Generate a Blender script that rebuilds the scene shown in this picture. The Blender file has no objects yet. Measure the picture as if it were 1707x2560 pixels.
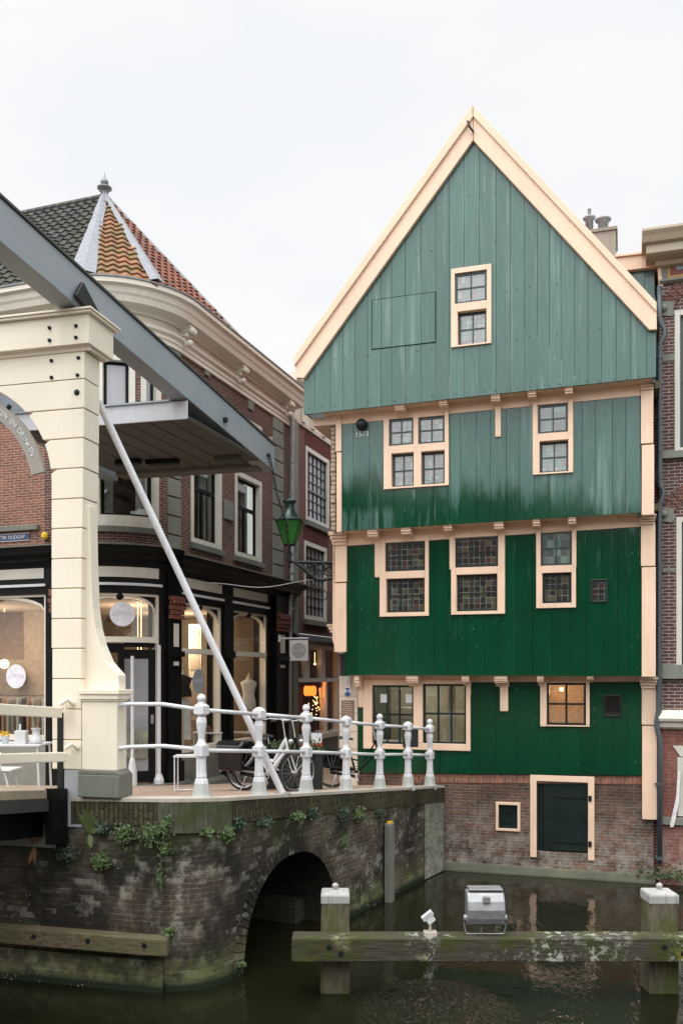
import bpy, math, random
from mathutils import Vector, Matrix
R = math.radians
random.seed(7)
scene = bpy.context.scene
col = scene.collection
# ---------------------------------------------------------------- camera
EYE = 4.05; FPX = 2240.0; CX = 853.5; HY = 1690.0
cam = bpy.data.cameras.new('camera'); camo = bpy.data.objects.new('camera', cam); col.objects.link(camo)
camo.location = (0, 0, EYE); camo.rotation_euler = (R(90), 0, 0)
cam.sensor_fit = 'VERTICAL'; cam.sensor_height = 36; cam.sensor_width = 24
cam.lens = 36 * FPX / 2560
cam.shift_y = (HY - 1280) / 2560; cam.shift_x = 0
cam.clip_end = 600; cam.clip_start = .1
scene.camera = camo
# ---------------------------------------------------------------- world, sun, exposure
SUN_EL, SUN_AZ = 68, 212     # azimuth of the sun measured clockwise from +Y
world = bpy.data.worlds.new('World'); scene.world = world; world.use_nodes = True
wn, wl = world.node_tree.nodes, world.node_tree.links
wn.clear()
wo = wn.new('ShaderNodeOutputWorld')
sky = wn.new('ShaderNodeTexSky'); sky.sky_type = 'NISHITA'; sky.sun_disc = False
sky.sun_elevation = R(SUN_EL); sky.sun_rotation = R(SUN_AZ); sky.air_density = 1; sky.dust_density = 3
b1 = wn.new('ShaderNodeBackground'); b1.inputs[1].default_value = .012; wl.new(sky.outputs[0], b1.inputs[0])
tc = wn.new('ShaderNodeTexCoord')
mp = wn.new('ShaderNodeMapping'); mp.inputs['Scale'].default_value = (1.2, 1.2, 2.6); wl.new(tc.outputs['Generated'], mp.inputs[0])
nz = wn.new('ShaderNodeTexNoise'); nz.inputs['Scale'].default_value = 1.6; nz.inputs['Detail'].default_value = 6; nz.inputs['Roughness'].default_value = .55
wl.new(mp.outputs[0], nz.inputs['Vector'])
cr = wn.new('ShaderNodeValToRGB'); wl.new(nz.outputs[0], cr.inputs[0])
cr.color_ramp.elements[0].position = .40; cr.color_ramp.elements[0].color = (.735, .745, .76, 1)
cr.color_ramp.elements[1].position = .60; cr.color_ramp.elements[1].color = (.80, .792, .778, 1)
sd = Vector((math.sin(R(SUN_AZ)) * math.cos(R(SUN_EL)), math.cos(R(SUN_AZ)) * math.cos(R(SUN_EL)), math.sin(R(SUN_EL))))
dt = wn.new('ShaderNodeVectorMath'); dt.operation = 'DOT_PRODUCT'; dt.inputs[1].default_value = sd; wl.new(tc.outputs['Generated'], dt.inputs[0])
mr = wn.new('ShaderNodeMapRange'); mr.inputs['From Min'].default_value = .34; mr.inputs['From Max'].default_value = 1
mr.inputs['To Min'].default_value = .97; mr.inputs['To Max'].default_value = 4.2; wl.new(dt.outputs['Value'], mr.inputs['Value'])
b2 = wn.new('ShaderNodeBackground'); wl.new(cr.outputs[0], b2.inputs[0]); wl.new(mr.outputs[0], b2.inputs[1])
ad = wn.new('ShaderNodeAddShader'); wl.new(b1.outputs[0], ad.inputs[0]); wl.new(b2.outputs[0], ad.inputs[1]); wl.new(ad.outputs[0], wo.inputs[0])
sl = bpy.data.lights.new('sun', 'SUN'); sl.energy = 0.8; sl.angle = R(14); sl.color = (1, .95, .88)
so = bpy.data.objects.new('sun', sl); col.objects.link(so); so.rotation_euler = (-sd).to_track_quat('-Z', 'Y').to_euler()
so.location = (0, 0, 40)
vs = scene.view_settings; vs.view_transform = 'Standard'; vs.look = 'None'; vs.gamma = 1; vs.exposure = 0.30
scene.render.engine = 'CYCLES'
scene.cycles.max_bounces = 8; scene.cycles.transparent_max_bounces = 12
try: scene.cycles.use_denoising = True
except Exception: pass

# ---------------------------------------------------------------- helpers
GS = 1.0                                      # size of the corner block, see below
def GP(p): return Vector((p[0] * GS, p[1] * GS, EYE + (p[2] - EYE) * GS))
def empty(name, loc=(0, 0, 0), rz=0):
    loc = GP(loc)
    o = bpy.data.objects.new(name, None); col.objects.link(o)
    o.location = loc; o.rotation_euler = (0, 0, rz); o.empty_display_size = .2
    return o
def tag(o, label=None, cat=None, group=None, kind=None):
    if label: o['label'] = label
    if cat: o['category'] = cat
    if group: o['group'] = group
    if kind: o['kind'] = kind
    return o
def rootmat(o):
    m = Matrix.Identity(4)
    chain = []
    while o: chain.append(o); o = o.parent
    for c in reversed(chain): m = m @ Matrix.Translation(c.location) @ c.rotation_euler.to_matrix().to_4x4()
    return m
def kids(o): return [c for c in bpy.data.objects if c.parent == o]
def copy_tree(o, parent=None):
    c = o.copy(); col.objects.link(c); c.parent = parent
    for ch in kids(o): copy_tree(ch, c)
    return c

class Frame:
    """vertical plane: origin (x,y), direction a to the right as seen, n outwards"""
    def __init__(s, ox, oy, ax, ay):
        l = math.hypot(ax, ay); s.o = (ox, oy); s.a = (ax / l, ay / l); s.n = (s.a[1], -s.a[0])
        s.rz = math.atan2(s.a[1], s.a[0])
    def W(s, t, d, z):
        return Vector((s.o[0] + t * s.a[0] + d * s.n[0], s.o[1] + t * s.a[1] + d * s.n[1], z))
    def pix(s, px, py, d=0):
        dx, dz = (px - CX) / FPX, (HY - py) / FPX
        k = (d + s.o[0] * s.n[0] + s.o[1] * s.n[1]) / (dx * s.n[0] + s.n[1])
        p = (k * dx - s.o[0], k - s.o[1])
        return p[0] * s.a[0] + p[1] * s.a[1], EYE + k * dz
    def side(s, px, py, s0):
        dx, dz = (px - CX) / FPX, (HY - py) / FPX
        k = (s0 + s.o[0] * s.a[0] + s.o[1] * s.a[1]) / (dx * s.a[0] + s.a[1])
        p = (k * dx - s.o[0], k - s.o[1])
        return p[0] * s.n[0] + p[1] * s.n[1], EYE + k * dz
    def T(s, x, d=0): return s.pix(x, HY, d)[0]
class PathF:
    """wall following a polyline in plan; q is arc length"""
    def __init__(s, pts, q0=0):
        s.p = [Vector((a, b)) for a, b in pts]; s.q = [q0]
        for i in range(1, len(s.p)): s.q.append(s.q[-1] + (s.p[i] - s.p[i - 1]).length)
        s.nn = []
        for i in range(len(s.p)):
            a = s.p[min(i + 1, len(s.p) - 1)] - s.p[max(i - 1, 0)]
            if 0 < i < len(s.p) - 1:
                a = (s.p[i + 1] - s.p[i]).normalized() + (s.p[i] - s.p[i - 1]).normalized()
            a.normalize(); s.nn.append(Vector((a.y, -a.x)))
    def W(s, q, d, z):
        i = 0
        while i < len(s.q) - 2 and q > s.q[i + 1]: i += 1
        f = (q - s.q[i]) / (s.q[i + 1] - s.q[i]); g = min(1, max(0, f))
        p = s.p[i].lerp(s.p[i + 1], f) if 0 <= f <= 1 else s.p[i] + (s.p[i + 1] - s.p[i]) * f
        n = s.nn[i].lerp(s.nn[i + 1], g).normalized()
        return Vector((p.x + n.x * d, p.y + n.y * d, z))
    def px(s, q, d=0):
        w = s.W(q, d, 0); return CX + FPX * w.x / w.y
    def Q(s, px, d=0):
        lo, hi = s.q[0], s.q[-1]
        for _ in range(40):
            m = (lo + hi) / 2
            if s.px(m, d) < px: lo = m
            else: hi = m
        return (lo + hi) / 2
    def Z(s, px, py, d=0):
        return EYE + (HY - py) / FPX * s.W(s.Q(px, d), d, 0).y
    def cuts(s, a, b):
        return [a] + [q for q in s.q if a + .01 < q < b - .01] + [b]

class MB:
    def __init__(s): s.v = []; s.f = []; s.uv = {}
    def add(s, vs_, fs):
        o = len(s.v); s.v += [Vector(v) for v in vs_]; s.f += [tuple(i + o for i in f) for f in fs]
    def box8(s, v): s.add(v, [(0, 3, 2, 1), (4, 5, 6, 7), (0, 1, 5, 4), (1, 2, 6, 5), (2, 3, 7, 6), (3, 0, 4, 7)])
    def fb(s, F, s0, s1, d0, d1, z0, z1):      # box in a frame, d1 outermost
        if s1 < s0: s0, s1 = s1, s0
        if z1 < z0: z0, z1 = z1, z0
        if d1 < d0: d0, d1 = d1, d0
        W = F.W
        s.box8([W(s0, d1, z0), W(s1, d1, z0), W(s1, d0, z0), W(s0, d0, z0), W(s0, d1, z1), W(s1, d1, z1), W(s1, d0, z1), W(s0, d0, z1)])
        return s
    def wb(s, x0, x1, y0, y1, z0, z1):
        s.box8([(x0, y0, z0), (x1, y0, z0), (x1, y1, z0), (x0, y1, z0), (x0, y0, z1), (x1, y0, z1), (x1, y1, z1), (x0, y1, z1)]); return s
    def pb(s, P, q0, q1, d0, d1, z0, z1):      # curved box on a path
        for a, b in zip(P.cuts(q0, q1)[:-1], P.cuts(q0, q1)[1:]): pass
        c = P.cuts(q0, q1); vs_ = []; fs = []
        for q in c:
            vs_ += [P.W(q, d1, z0), P.W(q, d1, z1), P.W(q, d0, z1), P.W(q, d0, z0)]
        for i in range(len(c) - 1):
            o = 4 * i
            for k in range(4): fs.append((o + k, o + (k + 1) % 4, o + 4 + (k + 1) % 4, o + 4 + k)[::-1])
        o = 4 * (len(c) - 1)
        fs += [(0, 1, 2, 3)[::1], (o, o + 3, o + 2, o + 1)]
        s.add(vs_, fs); return s
    def fp(s, F, poly, d0, d1):                # polygon (s,z) counter-clockwise seen from outside, extruded
        A = sum(poly[i][0] * poly[(i + 1) % len(poly)][1] - poly[(i + 1) % len(poly)][0] * poly[i][1] for i in range(len(poly)))
        if A < 0: poly = poly[::-1]
        n = len(poly); v = [F.W(a, d1, b) for a, b in poly] + [F.W(a, d0, b) for a, b in poly]
        s.add(v, [tuple(range(n)), tuple(range(2 * n - 1, n - 1, -1))] + [(i, i + n, (i + 1) % n + n, (i + 1) % n) for i in range(n)])
        return s
    def prof(s, F, s0, s1, pr):                # profile (d,z) extruded along s
        n = len(pr); v = [F.W(s0, d, z) for d, z in pr] + [F.W(s1, d, z) for d, z in pr]
        A = sum(pr[i][0] * pr[(i + 1) % n][1] - pr[(i + 1) % n][0] * pr[i][1] for i in range(n))
        fs = [tuple(range(n)), tuple(range(2 * n - 1, n - 1, -1))] + [(i, i + n, (i + 1) % n + n, (i + 1) % n) for i in range(n)]
        if A > 0: fs = [f[::-1] for f in fs]
        s.add(v, fs); return s
    def pprof(s, P, q0, q1, pr):               # profile swept along a path
        c = P.cuts(q0, q1); n = len(pr); v = []; fs = []
        for q in c: v += [P.W(q, d, z) for d, z in pr]
        for i in range(len(c) - 1):
            for k in range(n): fs.append((i * n + k, i * n + (k + 1) % n, (i + 1) * n + (k + 1) % n, (i + 1) * n + k))
        fs += [tuple(range(n))[::-1], tuple(range((len(c) - 1) * n, len(c) * n))]
        s.add(v, fs); return s
    def tube(s, pts, r, n=8, caps=True):
        pts = [Vector(p) for p in pts]; rs = r if isinstance(r, (list, tuple)) else [r] * len(pts)
        v = []; fs = []; up = None
        for i, p in enumerate(pts):
            t = (pts[min(i + 1, len(pts) - 1)] - pts[max(i - 1, 0)]).normalized()
            if up is None:
                up = Vector((0, 0, 1)) if abs(t.z) < .9 else Vector((1, 0, 0))
            x = t.cross(up); x.normalize(); y = x.cross(t).normalized(); up = y
            v += [p + (x * math.cos(a) + y * math.sin(a)) * rs[i] for a in [2 * math.pi * k / n for k in range(n)]]
        for i in range(len(pts) - 1):
            for k in range(n): fs.append((i * n + k, i * n + (k + 1) % n, (i + 1) * n + (k + 1) % n, (i + 1) * n + k)[::-1])
        if caps: fs += [tuple(range(n)), tuple(range(len(v) - n, len(v)))[::-1]]
        s.add(v, fs); return s
    def lathe(s, c, pr, n=16, rot=0, sx=1, sy=1, M=None):     # profile (r,z) about vertical through c
        v = []; c = Vector(c)
        for r, z in pr:
            for k in range(n):
                a = rot + 2 * math.pi * k / n; q = Vector((r * math.cos(a) * sx, r * math.sin(a) * sy, z))
                v.append(c + (M @ q if M else q))
        fs = [(i * n + k, i * n + (k + 1) % n, (i + 1) * n + (k + 1) % n, (i + 1) * n + k) for i in range(len(pr) - 1) for k in range(n)]
        fs += [tuple(range(n))[::-1], tuple(range(len(v) - n, len(v)))]
        s.add(v, fs); return s
    def ball(s, c, r, n=14, sz=1):
        s.lathe(c, [(max(.001, r * math.sin(math.pi * i / 8)), -r * sz * math.cos(math.pi * i / 8)) for i in range(9)], n); return s
    def torus(s, c, Rr, r, ax, ay, n=28, m=6):
        c = Vector(c); ax = Vector(ax); ay = Vector(ay); az = ax.cross(ay); v = []; fs = []
        for i in range(n):
            a = 2 * math.pi * i / n; e = ax * math.cos(a) + ay * math.sin(a)
            for k in range(m):
                b = 2 * math.pi * k / m; v.append(c + e * (Rr + r * math.cos(b)) + az * (r * math.sin(b)))
        for i in range(n):
            for k in range(m): fs.append((i * m + k, ((i + 1) % n) * m + k, ((i + 1) % n) * m + (k + 1) % m, i * m + (k + 1) % m))
        s.add(v, fs); return s
    def beam(s, p0, p1, w, h, up=(0, 0, 1)):
        p0, p1 = Vector(p0), Vector(p1); t = (p1 - p0).normalized(); x = t.cross(Vector(up)).normalized(); y = x.cross(t)
        v = []
        for p in (p0, p1): v += [p - x * w / 2 - y * h / 2, p + x * w / 2 - y * h / 2, p + x * w / 2 + y * h / 2, p - x * w / 2 + y * h / 2]
        s.add(v, [(0, 1, 2, 3), (7, 6, 5, 4), (0, 4, 5, 1), (1, 5, 6, 2), (2, 6, 7, 3), (3, 7, 4, 0)]); return s
    def build(s, name, mat, parent=None, bevel=0, smooth=False, uv=True, loc=None):
        if GS != 1:
            s.v = [GP(v) for v in s.v]; s.uv = {k: [(a * GS, b * GS) for a, b in v] for k, v in s.uv.items()}; loc = GP(loc) if loc is not None else None
        M = rootmat(parent) if parent else (Matrix.Translation(Vector(loc)) if loc is not None else Matrix.Identity(4))
        Mi = M.inverted(); me = bpy.data.meshes.new(name)
        me.from_pydata([Mi @ v for v in s.v], [], s.f)
        if uv:
            L = me.uv_layers.new(name='UVMap'); k = 0; data = []
            for f in s.f:
                p = [s.v[i] for i in f]; nn = Vector((0, 0, 0))
                for i in range(len(p)):
                    a, b = p[i], p[(i + 1) % len(p)]
                    nn += Vector(((a.y - b.y) * (a.z + b.z), (a.z - b.z) * (a.x + b.x), (a.x - b.x) * (a.y + b.y)))
                nn = nn.normalized() if nn.length > 1e-9 else Vector((0, 0, 1))
                if abs(nn.z) > .85: data += [c for q in p for c in (q.x, q.y)]
                else:
                    t = Vector((-nn.y, nn.x)).normalized(); sl_ = 1 / max(.2, math.hypot(nn.x, nn.y))
                    us = s.uv.get(f)
                    if us: data += [c for q in us for c in q]
                    else: data += [c for q in p for c in (q.x * t.x + q.y * t.y, q.z * sl_)]
            L.data.foreach_set('uv', data)
        if smooth: me.polygons.foreach_set('use_smooth', [True] * len(me.polygons))
        me.materials.append(mat); me.update()
        o = bpy.data.objects.new(name, me); col.objects.link(o)
        if parent: o.parent = parent
        elif loc is not None: o.location = loc
        if bevel:
            b = o.modifiers.new('bevel', 'BEVEL'); b.width = bevel; b.segments = 2; b.limit_method = 'ANGLE'; b.angle_limit = R(40)
        if smooth:
            try: me.shade_smooth_by_angle(R(40)) if hasattr(me, 'shade_smooth_by_angle') else None
            except Exception: pass
        return o

def build_split(mb, name, mat, parent=None, tol=.02, **kw):
    """one object for every separate piece of the mesh builder"""
    par = list(range(len(mb.v)))
    def find(i):
        while par[i] != i: par[i] = par[par[i]]; i = par[i]
        return i
    for f in mb.f:
        for i in f[1:]: par[find(i)] = find(f[0])
    comp = {}
    for f in mb.f: comp.setdefault(find(f[0]), []).append(f)
    bx_ = []
    for fs in comp.values():
        vs_ = [mb.v[i] for f in fs for i in f]; bx_.append([[min(v[k] for v in vs_) - tol for k in range(3)], [max(v[k] for v in vs_) + tol for k in range(3)], fs])
    merged = True
    while merged:
        merged = False
        for i in range(len(bx_)):
            for j in range(i + 1, len(bx_)):
                a, b = bx_[i], bx_[j]
                if all(a[0][k] < b[1][k] and b[0][k] < a[1][k] for k in range(3)):
                    bx_[i] = [[min(a[0][k], b[0][k]) for k in range(3)], [max(a[1][k], b[1][k]) for k in range(3)], a[2] + b[2]]; bx_.pop(j); merged = True; break
            if merged: break
    res = []
    for lo, hi, fs in bx_:
        m2 = MB(); mp_ = {}
        for f in fs:
            g_ = []
            for i in f:
                if i not in mp_: mp_[i] = len(m2.v); m2.v.append(mb.v[i])
                g_.append(mp_[i])
            m2.f.append(tuple(g_))
            if f in mb.uv: m2.uv[tuple(g_)] = mb.uv[f]
        res.append(m2.build(name, mat, parent, **kw))
    return res[0]
MB.build_split = build_split
def clip(poly, ax, v, keep_less):              # half-plane clip of convex polygon
    out = []; n = len(poly)
    ins = lambda p: (p[ax] <= v + 1e-9) if keep_less else (p[ax] >= v - 1e-9)
    for i in range(n):
        a, b = poly[i], poly[(i + 1) % n]; ia, ib = ins(a), ins(b)
        if ia: out.append(a)
        if ia != ib:
            t = (v - a[ax]) / (b[ax] - a[ax]); out.append((a[0] + t * (b[0] - a[0]), a[1] + t * (b[1] - a[1])))
    return out if len(out) > 2 else None
def subtract(polys, rect):
    s0, s1, z0, z1 = rect; res = []
    for p in polys:
        for ax, v, l in ((0, s0, True),):
            q = clip(p, 0, s0, True)
            if q: res.append(q)
        q = clip(p, 0, s1, False)
        if q: res.append(q)
        m = clip(p, 0, s0, False); m = clip(m, 0, s1, True) if m else None
        if m:
            q = clip(m, 1, z0, True)
            if q: res.append(q)
            q = clip(m, 1, z1, False)
            if q: res.append(q)
    def area(p): return abs(sum(p[i][0] * p[(i + 1) % len(p)][1] - p[(i + 1) % len(p)][0] * p[i][1] for i in range(len(p)))) / 2
    return [p for p in res if area(p) > 1e-4]
def boards(mb, F, poly, seams, holes, d0, d1, gap=.007, jit=.004, rnd=random.Random(3)):
    xs = sorted([min(p[0] for p in poly)] + list(seams) + [max(p[0] for p in poly)])
    for a, b in zip(xs[:-1], xs[1:]):
        if b - a < .02: continue
        p = clip(poly, 0, a + gap / 2, False); p = clip(p, 0, b - gap / 2, True) if p else None
        if not p: continue
        ps = [p]
        for h in holes: ps = subtract(ps, h)
        j = rnd.uniform(-jit, jit)
        for q in ps: mb.fp(F, q, d0, d1 + j)

def text_mesh(txt, size, name, mat, M, parent=None, ext=.004):
    c = bpy.data.curves.new(name, 'FONT'); c.body = txt; c.size = size; c.extrude = ext; c.align_x = 'CENTER'; c.align_y = 'CENTER'; c.resolution_u = 3
    t = bpy.data.objects.new(name, c); col.objects.link(t)
    dg = bpy.context.evaluated_depsgraph_get(); me = bpy.data.meshes.new_from_object(t.evaluated_get(dg))
    bpy.data.objects.remove(t); bpy.data.curves.remove(c)
    mi = rootmat(parent).inverted() if parent else Matrix.Identity(4)
    if GS != 1: t_ = GP(M.translation); M = M @ Matrix.Scale(GS, 4); M.translation = t_
    me.transform(mi @ M); me.materials.clear(); me.materials.append(mat)
    o = bpy.data.objects.new(name, me); col.objects.link(o)
    if parent: o.parent = parent
    return o
def text_M(F, s_, d, z, roll=0):
    x = Vector((F.a[0], F.a[1], 0)); n = Vector((F.n[0], F.n[1], 0)); y = Vector((0, 0, 1))
    M = Matrix((x, y, n)).transposed().to_4x4(); M.translation = F.W(s_, d, z)
    return M @ Matrix.Rotation(roll, 4, 'Z')

# ---------------------------------------------------------------- materials
class NT:
    def __init__(s, name):
        s.m = bpy.data.materials.new(name); s.m.use_nodes = True; s.t = s.m.node_tree; s.t.nodes.clear()
        s.out = s.t.nodes.new('ShaderNodeOutputMaterial'); s.b = s.t.nodes.new('ShaderNodeBsdfPrincipled'); s.t.links.new(s.b.outputs[0], s.out.inputs[0])
        s.tc = s.t.nodes.new('ShaderNodeTexCoord')
    def N(s, k, **kw):
        n = s.t.nodes.new(k)
        for a, v in kw.items():
            if hasattr(n, a): setattr(n, a, v)
        return n
    def L(s, a, b): s.t.links.new(a, b)
    def mapv(s, sc, src='UV', rot=(0, 0, 0), loc=(0, 0, 0)):
        n = s.N('ShaderNodeMapping'); n.inputs['Scale'].default_value = sc; n.inputs['Rotation'].default_value = rot; n.inputs['Location'].default_value = loc
        s.L(s.tc.outputs[src], n.inputs[0]); return n.outputs[0]
    def noise(s, sc=(1, 1, 1), scale=5, det=4, src='Object', rough=.55, dist=0):
        n = s.N('ShaderNodeTexNoise'); n.inputs['Scale'].default_value = scale; n.inputs['Detail'].default_value = det; n.inputs['Roughness'].default_value = rough; n.inputs['Distortion'].default_value = dist
        s.L(s.mapv(sc, src), n.inputs['Vector']); return n.outputs[0]
    def ramp(s, fac, stops):
        n = s.N('ShaderNodeValToRGB'); e = n.color_ramp.elements
        while len(e) < len(stops): e.new(.5)
        for i, (p, c) in enumerate(stops):
            e[i].position = p; e[i].color = (c, c, c, 1) if isinstance(c, (int, float)) else tuple(c) + (1,)
        s.L(fac, n.inputs[0]); return n.outputs[0]
    def mix(s, fac, a, b, mode='MIX'):
        n = s.N('ShaderNodeMix', data_type='RGBA', blend_type=mode)
        for k, v in ((0, fac), (6, a), (7, b)):
            if isinstance(v, (int, float)): n.inputs[k].default_value = v
            elif isinstance(v, (tuple, list)): n.inputs[k].default_value = tuple(v) + (1,)
            else: s.L(v, n.inputs[k])
        return n.outputs[2]
    def math(s, op, a, b=None, c=None):
        n = s.N('ShaderNodeMath', operation=op)
        for i, v in enumerate((a, b, c)):
            if v is None: continue
            if isinstance(v, (int, float)): n.inputs[i].default_value = v
            else: s.L(v, n.inputs[i])
        return n.outputs[0]
    def bump(s, h, st=.3, dist=.01, prev=None):
        n = s.N('ShaderNodeBump'); n.inputs['Strength'].default_value = st; n.inputs['Distance'].default_value = dist
        s.L(h, n.inputs['Height'])
        if prev is not None: s.L(prev, n.inputs['Normal'])
        return n.outputs[0]
    def set(s, **kw):
        for k, v in kw.items():
            i = s.b.inputs[k.replace('_', ' ')]
            if isinstance(v, (int, float)): i.default_value = v
            elif isinstance(v, (tuple, list)): i.default_value = tuple(v) + ((1,) if len(v) == 3 else ())
            else: s.L(v, i)
        return s
    def z(s, src='Object'):
        n = s.N('ShaderNodeSeparateXYZ'); s.L(s.tc.outputs[src], n.inputs[0]); return n.outputs[2]
    def v(s):
        n = s.N('ShaderNodeSeparateXYZ'); s.L(s.tc.outputs['UV'], n.inputs[0]); return n.outputs[1]
    def zr(s, z0, z1, src='V'):
        n = s.N('ShaderNodeMapRange'); n.inputs['From Min'].default_value = z0; n.inputs['From Max'].default_value = z1
        s.L(s.v() if src == 'V' else s.z(), n.inputs['Value']); return n.outputs[0]

def scl(c, k): return tuple(min(1, x * k) for x in c)
def paint(name, c, rough=.45, var=.12, streak=True, spec=.5, bump=.15, dirt=.25):
    t = NT(name)
    n1 = t.noise(scale=1.3, det=5); n2 = t.noise(sc=(14, 14, 1.2), scale=1.5, det=4)
    colr = t.mix(t.ramp(n1, [(.3, 0), (.7, 1)]), scl(c, 1 - var), scl(c, 1 + var * .6))
    colr = t.mix(t.math('MULTIPLY', t.ramp(n2, [(.52, 0), (.75, 1)]), dirt), colr, scl(c, .5), 'MIX')
    n3 = t.noise(scale=26, det=3)
    t.set(Base_Color=colr, Roughness=t.ramp(n1, [(.3, rough * .8), (.7, min(1, rough * 1.25))]), Normal=t.bump(t.math('ADD', n3, n2), bump, .004))
    t.set(Specular_IOR_Level=spec)
    return t.m
def plain(name, c, rough=.5, metal=0, emis=0, spec=.5):
    t = NT(name); n = t.noise(scale=9, det=4)
    t.set(Base_Color=t.mix(t.ramp(n, [(.3, 0), (.7, 1)]), scl(c, .82), scl(c, 1.12)), Roughness=rough, Metallic=metal, Specular_IOR_Level=spec)
    if emis: t.set(Emission_Color=c, Emission_Strength=emis)
    return t.m
def brick(name, c1, c2, mortar, bw=.215, bh=.064, ms=.009, big=.35, quay=False, vert=False, white=0, wz=(0, 1.2), tint=None):
    t = NT(name); b = t.N('ShaderNodeTexBrick')
    b.inputs['Scale'].default_value = 1; b.inputs['Brick Width'].default_value = bw; b.inputs['Row Height'].default_value = bh
    b.inputs['Mortar Size'].default_value = ms; b.inputs['Mortar Smooth'].default_value = .3; b.inputs['Bias'].default_value = 0
    b.inputs['Color1'].default_value = (*c1, 1); b.inputs['Color2'].default_value = (*c2, 1); b.inputs['Mortar'].default_value = (*mortar, 1)
    wob = t.noise(scale=2.2, det=3, src='Object'); vm = t.N('ShaderNodeVectorMath', operation='MULTIPLY_ADD')
    t.L(wob, vm.inputs[0]); vm.inputs[1].default_value = (.03, .03, .03) if quay else (.012, .012, .012)
    t.L(t.mapv((1, 1, 1), 'UV', rot=(0, 0, R(90)) if vert else (0, 0, 0)), vm.inputs[2]); t.L(vm.outputs[0], b.inputs['Vector'])
    c = b.outputs['Color']
    n1 = t.noise(scale=.9, det=6); n2 = t.noise(scale=14, det=4); n3 = t.noise(scale=3.5, det=8, rough=.7)
    c = t.mix(1.0, c, t.ramp(n2, [(.25, .62), (.5, 1.0), (.8, 1.35)]), 'MULTIPLY')
    c = t.mix(big, c, t.ramp(n1, [(.3, .35), (.5, .9), (.7, 1.3)]), 'MULTIPLY')
    h = t.math('MULTIPLY', b.outputs['Fac'], -1)
    if white:
        lo = t.zr(wz[1], wz[0]); w = t.math('MULTIPLY', t.math('MULTIPLY', t.ramp(n3, [(.42, 0), (.62, 1)]), lo), white)
        c = t.mix(w, c, (.37, .355, .32))
    if quay:
        # soot, moss below the coping and at the water line, lime bloom, pale specks
        c = t.mix(t.math('MULTIPLY', t.ramp(n1, [(.42, 1), (.56, 0)]), .82), c, (.012, .011, .010))
        pb_ = t.N('ShaderNodeTexBrick'); [pb_.inputs[k].__setattr__('default_value', v) for k, v in (('Scale', 1), ('Brick Width', bw), ('Row Height', bh), ('Mortar Size', 0), ('Color1', (0, 0, 0, 1)), ('Color2', (1, 1, 1, 1)))]; t.L(vm.outputs[0], pb_.inputs['Vector'])
        c = t.mix(t.math('MULTIPLY', t.ramp(pb_.outputs['Color'], [(.72, 0), (.8, 1)]), t.math('MULTIPLY', t.ramp(n3, [(.46, 0), (.6, 1)]), .6)), c, (.26, .25, .22))
        bloom = t.math('MULTIPLY', t.ramp(n3, [(.50, 0), (.66, 1)]), t.ramp(t.noise(scale=.7, det=3), [(.44, 0), (.58, 1)]))
        c = t.mix(t.math('MULTIPLY', bloom, .75), c, (.34, .33, .28))
        m1 = t.math('MULTIPLY', t.zr(1.35, 2.3), t.ramp(t.noise(scale=2.4, det=6, sc=(1, 1, .5)), [(.40, 0), (.62, 1)]))
        c = t.mix(t.math('MULTIPLY', m1, .85), c, (.045, .055, .014))
        m2 = t.math('MULTIPLY', t.zr(.62, .10), t.ramp(n3, [(.38, .15), (.58, 1)]))
        c = t.mix(t.math('MULTIPLY', m2, .8), c, (.17, .185, .075))
        wet = t.zr(.17, .06); c = t.mix(wet, c, (.012, .022, .012))
        vo = t.N('ShaderNodeTexVoronoi'); vo.inputs['Scale'].default_value = 17; t.L(t.mapv((1, 1, 1), 'UV'), vo.inputs['Vector'])
        sp = t.math('MULTIPLY', t.math('LESS_THAN', vo.outputs['Distance'], .17), t.ramp(t.noise(scale=1.1, det=5, sc=(1, 1, .4)), [(.52, 0), (.62, 1)]))
        c = t.mix(t.math('MULTIPLY', sp, .8), c, (.48, .47, .42))
    if tint: c = t.mix(.5, c, tint, 'MULTIPLY')
    h = t.math('ADD', h, t.math('MULTIPLY', n2, .5))
    t.set(Base_Color=c, Roughness=.88, Normal=t.bump(h, .55, .012), Specular_IOR_Level=.25)
    return t.m
def tiles(name, c1, c2, moss, mossk):
    t = NT(name); s = t.N('ShaderNodeSeparateXYZ'); t.L(t.tc.outputs['UV'], s.inputs[0])
    wv = t.math('SINE', t.math('MULTIPLY', s.outputs[0], 2 * math.pi / .24)); row = t.math('FRACT', t.math('MULTIPLY', t.math('ADD', s.outputs[1], t.math('MULTIPLY', wv, .02)), 1 / .24))
    cell = t.N('ShaderNodeTexWhiteNoise', noise_dimensions='2D'); cm = t.N('ShaderNodeCombineXYZ')
    t.L(t.math('FLOOR', t.math('MULTIPLY', s.outputs[0], 1 / .24)), cm.inputs[0]); t.L(t.math('FLOOR', t.math('MULTIPLY', s.outputs[1], 1 / .24)), cm.inputs[1]); t.L(cm.outputs[0], cell.inputs['Vector'])
    c = t.mix(cell.outputs['Value'], c1, c2)
    c = t.mix(t.math('MULTIPLY', t.ramp(t.noise(scale=1.8, det=6), [(.40, 0), (.62, 1)]), mossk), c, moss)
    c = t.mix(t.ramp(row, [(.0, .9), (.1, .25), (.22, 0)]), c, scl(c1, .12))
    c = t.mix(t.ramp(wv, [(.0, .55), (.35, 0)]), c, scl(c1, .25))
    h = t.math('ADD', t.math('MULTIPLY', wv, .5), t.math('MULTIPLY', row, -1.0))
    t.set(Base_Color=c, Roughness=.75, Normal=t.bump(h, 1, .05), Specular_IOR_Level=.4)
    return t.m
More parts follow.
